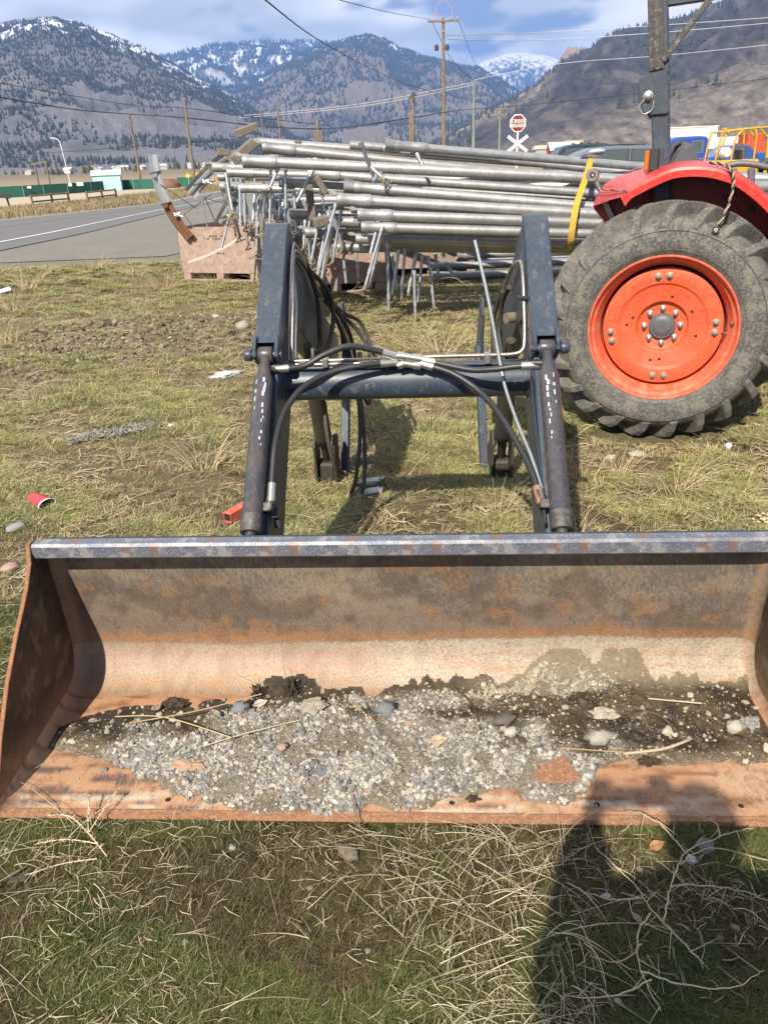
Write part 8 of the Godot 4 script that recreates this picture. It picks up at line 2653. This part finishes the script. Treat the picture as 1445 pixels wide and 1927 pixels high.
# ------------------------------------------------------------------ small things lying in the grass
func make_small() -> void:
	# crushed paper cup, mouth towards the right
	var cup := thing("paper_cup", "crushed red paper cup with white rim lying in the grass left of the loader", "cup", Vector3(-1.73, lie(-1.73, -3.61) + 0.042, -3.61))
	var squash := Basis(Vector3(0.84, -0.10, 0.66), Vector3(0.12, 0.66, 0.08), Vector3(-0.68, 0.0, 0.84))
	var cx := Transform3D(squash * Basis(Vector3(0, 1, 0), Vector3(1, 0, 0), Vector3(0, 0, 1)), Vector3(-0.07, 0, 0))
	var m := MB.new()
	m.col = Color(0.55, 0.05, 0.075)
	m.lathe(cx, [Vector2(0.0, 0.008), Vector2(0.027, 0.008), Vector2(0.028, 0.0), Vector2(0.042, 0.118)], 28)
	put("sleeve", m, M.plain, cup)
	m = MB.new()
	m.col = Color(0.62, 0.56, 0.47)
	m.lathe(cx, [Vector2(0.026, 0.012), Vector2(0.0405, 0.1175)], 28)
	put("inside", m, M.plain, cup)
	m = MB.new()
	m.col = Color(0.8, 0.78, 0.74)
	m.lathe(cx, [Vector2(0.0405, 0.116), Vector2(0.0445, 0.117), Vector2(0.0445, 0.123), Vector2(0.0405, 0.123), Vector2(0.0405, 0.116)], 28)
	put("rim", m, M.plain, cup)
	for k in 7:
		var s := MB.new()
		s.col = Color(0.8, 0.75, 0.74)
		var a := 4.2 + 0.17 * k
		var y := 0.082 + 0.012 * sin(k * 2.1)
		s.lathe(cx, [Vector2(0.0385 + 0.0003, y), Vector2(0.0394 + 0.0003, y + 0.008)], 2, a, a + 0.09)
		put("printed_mark", s, M.plain, cup)
	# length of orange square tube
	var tb := thing("square_tube", "short length of orange square steel tube beside the left cylinder's foot", "steel tube", Vector3(-0.735, 0.035, -3.26), -0.55)
	m = MB.new()
	for e in [[Vector3(0, 0.022, -0.2), Vector3(0.048, 0.004, 0.42)], [Vector3(0, -0.022, -0.2), Vector3(0.048, 0.004, 0.42)], [Vector3(0.022, 0, -0.2), Vector3(0.004, 0.04, 0.42)], [Vector3(-0.022, 0, -0.2), Vector3(0.004, 0.04, 0.42)]]:
		m.col = Color(0.9, 0.85, 0.8)
		m.box(Transform3D(Basis(), e[0]), e[1], 0.001)
	put("tube", m, M.rim_dusty, tb)
	for k in 2:
		var h := MB.new()
		h.lathe(at(0, 0.0242, -0.12 - 0.06 * k), [Vector2(0.0, 0.0004), Vector2(0.007, 0.0)], 12)  # black disc painted as the shade of a drilled hole
		put("painted_hole", h, M.shade_black, tb)
	m = MB.new()
	m.box(at(0, 0, 0.0), Vector3(0.039, 0.039, 0.002))  # black plate stands in for the shade inside the tube
	put("tube_shade_plate", m, M.shade_black, tb)
	# thin plastic bag, crumpled
	for e in [["crumpled whitish plastic bag flat on the grass behind the loader's left cylinder", Vector3(-1.22, 0, -6.0), 0.095, 61], ["scrap of clear plastic on the ground near the loose hose ends", Vector3(-0.06, 0, -3.68), 0.05, 62], ["second scrap of clear plastic, nearer the bucket", Vector3(-0.05, 0, -3.55), 0.04, 63]]:
		m = MB.new()
		m.lump(Vector3.ZERO, Vector3(e[2] * 1.25, e[2] * 0.28, e[2] * 0.75), e[3], 0.38, 4, true)
		var p: Vector3 = e[1]
		p.y = lie(p.x, p.z) + 0.02
		solo("plastic_bag", e[0], "plastic", m, M.plastic_bag, p, 0.5, "litter of plastic")
	m = MB.new()
	m.lathe(turned(Vector3(0.5, 0, 0.2), Vector3(0, 0.012, 0)), [Vector2(0.0, 0.03), Vector2(0.012, 0.03), Vector2(0.0165, 0.027), Vector2(0.017, 0.0), Vector2(0.014, 0.0), Vector2(0.013, 0.024)], 18)
	solo("bottle_cap", "white plastic cap on the grass in front of the tractor wheel", "cap", m, M.white_paint, Vector3(1.95, lie(1.95, -4.0), -4.0))
	m = MB.new()
	m.col = Color(0.55, 0.6, 0.66)
	m.box(turned(Vector3(0.3, 0.6, 0.2), Vector3(0, 0.05, 0)), Vector3(0.16, 0.012, 0.10), 0.003)
	solo("plastic_shard", "bluish white shard at the far left edge of the grass", "plastic shard", m, M.plain, Vector3(-5.2, lie(-5.2, -11.1), -11.1))
	# single stones
	var stones := [[-1.77, -3.31, Vector3(0.055, 0.018, 0.035), Color(0.26, 0.27, 0.28), "flat grey stone left of the bucket's rail"], [-1.61, -2.88, Vector3(0.035, 0.022, 0.028), Color(0.38, 0.24, 0.2), "pinkish stone at the left edge beside the bucket"], [-0.41, -1.368, Vector3(0.012, 0.008, 0.009), Color(0.24, 0.27, 0.255), "greenish grey pebble in the grass just before the lip's left half"], [-0.474, -1.122, Vector3(0.009, 0.006, 0.008), Color(0.22, 0.27, 0.28), "bluish pebble among straw, farther from the lip"], [-0.616, -1.054, Vector3(0.008, 0.006, 0.007), Color(0.36, 0.4, 0.42), "pale bluish pebble in the lower left grass"], [0.468, -1.184, Vector3(0.011, 0.008, 0.009), Color(0.4, 0.43, 0.45), "pale blue pebble in the shadow on the grass"], [0.429, -0.957, Vector3(0.008, 0.006, 0.008), Color(0.42, 0.44, 0.46), "pale chip of stone at the bottom of the shadow"], [0.694, -1.271, Vector3(0.013, 0.012, 0.014), Color(0.55, 0.55, 0.53), "white mottled stone in the shade under the dry weed"], [0.74, -1.305, Vector3(0.022, 0.018, 0.022), Color(0.17, 0.16, 0.145), "dark rounded stone beside the white mottled one"], [-0.122, -1.352, Vector3(0.032, 0.014, 0.020), Color(0.15, 0.125, 0.09), "flat brown clod at the cutting edge's middle"], [1.43, -3.964, Vector3(0.055, 0.015, 0.035), Color(0.34, 0.32, 0.28), "flat grey stone before the tractor tyre"], [1.27, -3.93, Vector3(0.035, 0.014, 0.022), Color(0.42, 0.4, 0.36), "small pale stone left of the flat one before the tyre"], [1.034, -3.603, Vector3(0.022, 0.016, 0.018), Color(0.36, 0.23, 0.15), "tan stone right of the right cylinder"], [-1.36, -4.75, Vector3(0.025, 0.016, 0.02), Color(0.45, 0.43, 0.4), "white stone near the patch of silvery weed"], [-1.33, -7.7, Vector3(0.07, 0.05, 0.06), Color(0.33, 0.30, 0.25), "largest rounded stone in the dug soil, near the arm"], [-1.25, -8.3, Vector3(0.06, 0.04, 0.05), Color(0.34, 0.31, 0.27), "rounded grey-tan cobble behind the largest stone in the dug soil"], [-1.75, -8.5, Vector3(0.055, 0.035, 0.045), Color(0.36, 0.33, 0.28), "pale cobble in the middle of the dug soil"]]
	var k2 := 0
	for b in stones:
		m = MB.new()
		m.col = b[3]
		m.lump(Vector3.ZERO, b[2], 800 + k2, 0.24, 3, true)
		solo("stone", b[4], "stone", m, M.stone, Vector3(b[0], lie(b[0], b[1]) + b[2].y * 0.5, b[1]), rnd(-1, 1), "stones in the grass")
		k2 += 1
	var lvs := [[0.623, -1.308, 0.030, 0.4, Color(0.30, 0.155, 0.07), "orange-brown curled leaf in the shade before the bucket's right half"], [0.511, -1.115, 0.022, 1.9, Color(0.27, 0.215, 0.18), "greyish brown leaf lying open on the grass"], [0.272, -1.219, 0.018, 1.3, Color(0.30, 0.19, 0.1), "small tan folded leaf at the shadow's left edge"], [-1.271, -3.408, 0.022, 0.9, Color(0.36, 0.15, 0.09), "reddish leaf left of the orange tube"], [-1.109, -3.626, 0.045, 0.2, Color(0.10, 0.08, 0.055), "dark dry leaf clump left of the orange tube"]]
	for l in lvs:
		m = leaf(l[2], l[4], 0.6)
		var o := solo("dead_leaf", l[5], "leaf", m, M.plain, Vector3(l[0], lie(l[0], l[1]) + 0.018, l[1]), l[3], "dead leaves on the grass")
		o.rotation.x = 0.3
	var cn := ["largest", "slender", "squarish", "short", "curled", "smallest"]
	for k in 6:
		m = MB.new()
		m.col = Color(0.46, 0.43, 0.38) * (0.8 + 0.07 * k)
		m.box(turned(Vector3(0.1 * k, 0.7 * k, 0.12), Vector3(0, 0.008, 0)), [Vector3(0.045, 0.006, 0.016), Vector3(0.04, 0.004, 0.008), Vector3(0.026, 0.006, 0.02), Vector3(0.02, 0.005, 0.01), Vector3(0.024, 0.006, 0.009), Vector3(0.014, 0.004, 0.009)][k], 0.002)
		var x: float = [-0.905, -0.925, -0.95, -0.87, -0.93, -0.89][k]
		var z: float = [-1.285, -1.30, -1.265, -1.262, -1.235, -1.30][k]
		solo("wood_chip", cn[k] + " grey wood chip in the little heap at the left grass edge", "wood chip", m, M.old_wood, Vector3(x, lie(x, z) + 0.006, z), 0.0, "grey wood chips")
	# thorny dry sprig
	var sp := thing("dry_sprig", "pale thorny dry sprig lying before the bucket's left corner", "sprig", Vector3(-0.715, lie(-0.715, -1.35) + 0.012, -1.35))
	var stems := [[Vector3.ZERO, Vector3(-0.06, 0.022, -0.055), Vector3(-0.125, 0.030, -0.105), Vector3(-0.19, 0.02, -0.12)], [Vector3(-0.06, 0.022, -0.055), Vector3(-0.075, 0.04, -0.11), Vector3(-0.082, 0.05, -0.15)], [Vector3(-0.06, 0.022, -0.055), Vector3(-0.035, 0.04, -0.12), Vector3(-0.02, 0.05, -0.155)], [Vector3(-0.03, 0.012, -0.03), Vector3(-0.11, 0.02, -0.04), Vector3(-0.18, 0.015, -0.035)], [Vector3(-0.02, 0.006, 0.01), Vector3(-0.1, 0.015, 0.03), Vector3(-0.19, 0.01, 0.06)]]
	for st in stems:
		m = MB.new()
		m.col = Color(0.52, 0.43, 0.28)
		var line := spline(st, 7)
		m.tube(line, 0.0016, 5)
		for i in range(3, line.size()):
			for s in 3:
				var d := Vector3(rnd(-1, 1), rnd(-0.2, 1), rnd(-1, 1)).normalized()
				m.tube([line[i], line[i] + d * rnd(0.006, 0.013)], [0.0015, 0.0004], 3, false)
		put("stem", m, M.straw, sp)
	# big dry branching weed at the lower right
	var wd := thing("dry_weed", "large dead branching weed sprawling over the shaded grass at the lower right", "dry weed", Vector3(0.63, lie(0.63, -1.01) + 0.01, -1.01))
	var br := [[Vector3.ZERO, Vector3(-0.05, 0.03, -0.055), Vector3(-0.09, 0.05, -0.105), Vector3(-0.11, 0.06, -0.16), Vector3(-0.17, 0.07, -0.25)], [Vector3(-0.07, 0.04, -0.08), Vector3(-0.03, 0.07, -0.15), Vector3(0.02, 0.09, -0.21), Vector3(0.12, 0.08, -0.26), Vector3(0.22, 0.06, -0.30)], [Vector3(-0.04, 0.07, -0.14), Vector3(0.02, 0.06, -0.15), Vector3(0.12, 0.05, -0.14), Vector3(0.2, 0.04, -0.10)], [Vector3(-0.09, 0.045, -0.10), Vector3(-0.13, 0.03, -0.06), Vector3(-0.145, 0.02, 0.01), Vector3(-0.13, 0.015, 0.09)], [Vector3(-0.13, 0.03, -0.04), Vector3(-0.18, 0.02, -0.01), Vector3(-0.24, 0.015, -0.03)], [Vector3(-0.10, 0.055, -0.13), Vector3(-0.16, 0.05, -0.13), Vector3(-0.22, 0.03, -0.17)], [Vector3(0.02, 0.09, -0.21), Vector3(-0.01, 0.10, -0.28), Vector3(-0.05, 0.09, -0.33), Vector3(-0.09, 0.06, -0.36)], [Vector3(0.12, 0.08, -0.26), Vector3(0.13, 0.07, -0.31), Vector3(0.10, 0.05, -0.36)], [Vector3(0.0, 0.08, -0.19), Vector3(0.08, 0.09, -0.22), Vector3(0.2, 0.07, -0.2), Vector3(0.27, 0.05, -0.16)], [Vector3(-0.145, 0.02, 0.01), Vector3(-0.08, 0.02, 0.04), Vector3(0.02, 0.015, 0.05), Vector3(0.1, 0.02, 0.02)], [Vector3(-0.13, 0.02, 0.03), Vector3(-0.22, 0.02, 0.06), Vector3(-0.30, 0.01, 0.05)]]
	for b in br:
		m = MB.new()
		m.col = Color(0.50, 0.41, 0.26).lerp(Color(0.34, 0.26, 0.16), rng.randf())
		var line := spline(b, 7)
		var r := []
		for i in line.size():
			line[i] += Vector3(rnd(-0.002, 0.002), rnd(-0.002, 0.002), rnd(-0.002, 0.002))
			r.append(0.0021 * (1.0 - 0.6 * i / line.size()))
		m.tube(line, r, 5)
		for i in range(4, line.size(), 4):
			var d := Vector3(rnd(-1, 1), rnd(-0.3, 0.5), rnd(-1, 1)).normalized()
			m.tube([line[i], line[i] + d * rnd(0.015, 0.04), line[i] + d * rnd(0.04, 0.07) + Vector3(0, rnd(-0.01, 0.01), 0)], [0.0012, 0.0009, 0.0004], 3, false)
		put("branch", m, M.straw, wd)
	# patch of silvery weed at the left
	var sage := MB.new()
	for i in 420:
		var a := rng.randf() * TAU
		var q := Vector3(rnd(-0.28, 0.22), 0, 0)
		q.z = -0.5 * q.x * 0.9 + rnd(-0.07, 0.07)
		var d := Vector3(cos(a), rnd(0.3, 1.2), sin(a)).normalized()
		sage.col = Color(0.36, 0.36, 0.35).lerp(Color(0.22, 0.2, 0.16), rng.randf())
		sage.tube([q, q + d * rnd(0.02, 0.05), q + d * rnd(0.05, 0.07) + Vector3(0, -0.012, 0)], [0.003, 0.003, 0.001], 3, false)
	var so := put("silvery_weed", sage, M.straw)
	so.position = Vector3(-1.66, lie(-1.66, -4.7), -4.7)
	tag(so, "low patch of silvery grey dried weed on the grass at the left", "weed")
	var cn2 := MB.new()
	for i in 40:
		var a := i * 0.37
		cn2.col = Color(0.45, 0.36, 0.24) * rnd(0.8, 1.2)
		var p0 := Vector3(cos(a * 2.0) * 0.03 + i * 0.0025, 0.02 + 0.012 * sin(a * 3.0), sin(a * 2.0) * 0.03)
		cn2.lump(p0, Vector3(0.008, 0.006, 0.008), 900 + i, 0.3, 1)
	solo("seed_head", "knobbly dry seed head at the right edge above the rail", "seed head", cn2, M.straw, Vector3(1.66, lie(1.66, -3.02) + 0.01, -3.02))

# ------------------------------------------------------------------ the person taking the photograph, standing behind the camera
func field(p: Vector3, bones: Array) -> float:
	var d := 10.0
	for b in bones:
		var a: Vector3 = b[0]
		var e: Vector3 = b[1] - a
		var t := clampf((p - a).dot(e) / maxf(e.length_squared(), 1e-6), 0.0, 1.0)
		var q: Vector3 = p - a - e * t
		q *= b[4]
		var s: float = q.length() - lerpf(b[2], b[3], t)
		var w: float = minf(0.045, maxf(b[2], 0.004) * 0.7)
		var h := maxf(w - absf(d - s), 0.0) / w
		d = minf(d, s) - h * h * w * 0.25
	return d

func skin_of(bones: Array, lo: Vector3, hi: Vector3, cell: float, tint: Callable) -> MB:
	var nx := int((hi.x - lo.x) / cell) + 2
	var ny := int((hi.y - lo.y) / cell) + 2
	var nz := int((hi.z - lo.z) / cell) + 2
	var f := PackedFloat32Array()
	f.resize(nx * ny * nz)
	for k in nz:
		for j in ny:
			for i in nx:
				f[(k * ny + j) * nx + i] = field(lo + Vector3(i, j, k) * cell, bones)
	var spot := {}
	var corner := [Vector3i(0, 0, 0), Vector3i(1, 0, 0), Vector3i(0, 1, 0), Vector3i(1, 1, 0), Vector3i(0, 0, 1), Vector3i(1, 0, 1), Vector3i(0, 1, 1), Vector3i(1, 1, 1)]
	var edges := [[0, 1], [2, 3], [4, 5], [6, 7], [0, 2], [1, 3], [4, 6], [5, 7], [0, 4], [1, 5], [2, 6], [3, 7]]
	for k in nz - 1:
		for j in ny - 1:
			for i in nx - 1:
				var v := []
				var neg := 0
				for c in corner:
					var x: float = f[((k + c.z) * ny + j + c.y) * nx + i + c.x]
					v.append(x)
					if x < 0.0:
						neg += 1
				if neg == 0 or neg == 8:
					continue
				var sum := Vector3.ZERO
				var n := 0
				for e in edges:
					if (v[e[0]] < 0.0) != (v[e[1]] < 0.0):
						var t: float = v[e[0]] / (v[e[0]] - v[e[1]])
						sum += Vector3(corner[e[0]]).lerp(Vector3(corner[e[1]]), t)
						n += 1
				spot[Vector3i(i, j, k)] = lo + (Vector3(i, j, k) + sum / n) * cell
	var m := MB.new()
	var nrm := func(p: Vector3) -> Vector3:
		var e := 0.006
		return Vector3(field(p + Vector3(e, 0, 0), bones) - field(p - Vector3(e, 0, 0), bones), field(p + Vector3(0, e, 0), bones) - field(p - Vector3(0, e, 0), bones), field(p + Vector3(0, 0, e), bones) - field(p - Vector3(0, 0, e), bones)).normalized()
	var normals := {}
	for s in spot:
		normals[s] = (nrm as Callable).call(spot[s])
	for s in spot:
		for ax in 3:
			var u := Vector3i.ZERO
			var w := Vector3i.ZERO
			var o := Vector3i.ZERO
			o[ax] = 1
			u[(ax + 1) % 3] = 1
			w[(ax + 2) % 3] = 1
			var a: Vector3i = s
			var fa: float = f[(a.z * ny + a.y) * nx + a.x]
			var b2: Vector3i = s + o
			var fb: float = f[(b2.z * ny + b2.y) * nx + b2.x]
			if (fa < 0.0) == (fb < 0.0):
				continue
			var q := [s, s - u, s - u - w, s - w]
			var ok := true
			for c in q:
				if not spot.has(c):
					ok = false
			if ok:
				m.col = (tint as Callable).call(spot[s])
				m.qs(spot[q[0]], spot[q[1]], spot[q[2]], spot[q[3]], normals[q[0]], normals[q[1]], normals[q[2]], normals[q[3]])
	return m

func make_person() -> void:
	var t := thing("person", "person in a dark jacket and jeans standing behind the bucket's lip, holding up a phone", "person", Vector3(0.0, 0, 0.42))
	var ox := Vector3(0.04, 0, 0.02)
	var one := Vector3.ONE
	var bones := [
		[Vector3(0, 0.945, 0.0) + ox, Vector3(0, 1.239, 0.01) + ox, 0.215, 0.205, Vector3(1, 1, 1.35)], [Vector3(0, 1.239, 0.01) + ox, Vector3(0, 1.428, 0.0) + ox, 0.20, 0.195, Vector3(0.95, 1, 1.35)],
		[Vector3(-0.15, 1.502, 0.0) + ox, Vector3(0.15, 1.502, 0.0) + ox, 0.105, 0.105, one], [Vector3(0, 1.512, 0.0) + ox, Vector3(0, 1.617, -0.01) + ox, 0.062, 0.055, one], [Vector3(0, 1.701, -0.025) + ox, Vector3(0, 1.764, -0.01) + ox, 0.078, 0.098, Vector3(1.12, 0.95, 0.95)],
		[Vector3(0, 1.696, -0.12) + ox, Vector3(0, 1.722, -0.105) + ox, 0.012, 0.010, one]]
	var fingers := []
	for s in [-1.0, 1.0]:
		bones.append_array([
			[Vector3(s * 0.20, 1.480, 0.0) + ox, Vector3(s * 0.22, 1.312, -0.10) + ox, 0.092, 0.084, one], [Vector3(s * 0.22, 1.312, -0.10) + ox, Vector3(s * 0.13, 1.42, -0.27), 0.084, 0.062, one], [Vector3(s * 0.13, 1.42, -0.27), Vector3(s * 0.12, 1.44, -0.30), 0.038, 0.034, one],
			[Vector3(s * 0.12, 1.44, -0.30), Vector3(s * 0.095, 1.50, -0.345), 0.032, 0.030, Vector3(1.4, 1, 1)],
			[Vector3(s * 0.09, 0.997, 0.0) + ox, Vector3(s * 0.13, 0.546, -0.01) + ox, 0.095, 0.068, one], [Vector3(s * 0.13, 0.546, -0.01) + ox, Vector3(s * 0.15, 0.126, 0.03) + ox, 0.065, 0.048, one],
			[Vector3(s * 0.15, 0.063, 0.05) + ox, Vector3(s * 0.17, 0.047, -0.14) + ox, 0.05, 0.042, one], [Vector3(s * 0.088, 1.722, -0.005) + ox, Vector3(s * 0.092, 1.743, 0.0) + ox, 0.014, 0.016, one]])
		for k in 4:
			var y := 1.475 + 0.019 * k
			fingers.append([Vector3(s * 0.10, y, -0.350), Vector3(s * 0.092, y + 0.004, -0.378), 0.0095, 0.009, one])
			fingers.append([Vector3(s * 0.092, y + 0.004, -0.378), Vector3(s * (0.064 - 0.004 * k), y + 0.006, -0.381), 0.009, 0.008, one])
		fingers.append([Vector3(s * 0.098, 1.47, -0.335), Vector3(s * 0.062, 1.51, -0.333), 0.0105, 0.009, one])
	var tint := func(p: Vector3) -> Color:
		if p.y > 1.63 and p.z > -0.25:
			return Color(0.05, 0.035, 0.025) if p.y > 1.78 or p.z > 0.04 else Color(0.42, 0.27, 0.2)
		if p.z < -0.315 and p.y > 1.4:
			return Color(0.42, 0.27, 0.2)
		if p.y < 0.10:
			return Color(0.05, 0.04, 0.03)
		return Color(0.035, 0.04, 0.05) if p.y > 0.97 else Color(0.05, 0.075, 0.13)
	var body := skin_of(bones, Vector3(-0.52, -0.02, -0.42), Vector3(0.44, 1.95, 0.30), 0.022, tint)
	for s in [-1.0, 1.0]:
		var near := fingers.filter(func(b): return b[0].x * s > 0.0)
		near.append([Vector3(s * 0.12, 1.44, -0.30), Vector3(s * 0.098, 1.50, -0.342), 0.031, 0.029, Vector3(1.4, 1, 1)])
		var hand := skin_of(near, Vector3(-0.18 if s < 0 else 0.03, 1.42, -0.41), Vector3(-0.03 if s < 0 else 0.18, 1.57, -0.26), 0.0065, tint)
		body.v.append_array(hand.v)
		body.n.append_array(hand.n)
		body.c.append_array(hand.c)
	put("body", body, M.plain, t)
	var ph := MB.new()
	ph.col = Color(0.02, 0.02, 0.022)
	ph.box(at(0.0, 1.505, -0.357), Vector3(0.148, 0.075, 0.008), 0.003)
	solo("phone", "dark phone held up in the person's hands", "phone", ph, M.shiny, Vector3(0.0, 0, 0.42))

func _ready() -> void:
	var cam := Camera3D.new()
	cam.name = "camera"
	cam.fov = 67.95
	cam.near = 0.05
	cam.far = 60000.0
	cam.transform = Transform3D(Basis(Vector3.RIGHT, deg_to_rad(-25.0)) * Basis(Vector3.BACK, deg_to_rad(-2.3)), Vector3(0, 1.55, 0))
	add_child(cam)
	var env := Environment.new()
	env.background_mode = Environment.BG_SKY
	env.sky = Sky.new()
	var pano := PanoramaSkyMaterial.new()
	pano.panorama = sky_picture()
	env.sky.sky_material = pano
	env.background_energy_multiplier = 0.32
	env.tonemap_mode = Environment.TONE_MAPPER_LINEAR
	env.tonemap_exposure = 1.75
	env.sdfgi_enabled = true
	env.ssao_enabled = true
	env.ssil_enabled = true
	env.fog_enabled = true
	env.fog_density = 0.000085
	env.fog_light_color = Color(0.5, 0.69, 1.0)
	var we := WorldEnvironment.new()
	we.name = "environment"
	we.environment = env
	add_child(we)
	var sun := DirectionalLight3D.new()
	sun.name = "sun"
	sun.light_color = Color(1.0, 0.955, 0.88)
	sun.light_energy = 1.6
	sun.light_angular_distance = 0.7
	sun.shadow_enabled = true
	sun.look_at_from_position(Vector3.ZERO, Vector3(0.40, -0.97, -1.0))
	add_child(sun)
	rng.seed = 12
	n_low.seed = 1
	n_low.frequency = 0.5
	n_low.fractal_octaves = 3
	n_mid.seed = 2
	n_mid.frequency = 1.0
	n_mid.fractal_octaves = 4
	n_fine.seed = 3
	n_fine.frequency = 3.0
	n_fine.fractal_octaves = 4
	n_speck.seed = 4
	n_speck.frequency = 26.0
	n_speck.fractal_octaves = 3
	make_materials()
	make_ground()
	make_road()
	make_mountains()
	make_grass()
	make_stones()
	make_loader()
	make_load()
	make_tractor()
	make_pipes()
	make_bins()
	make_lines()
	make_signs()
	make_left_side()
	make_vehicles()
	make_small()
	make_person()
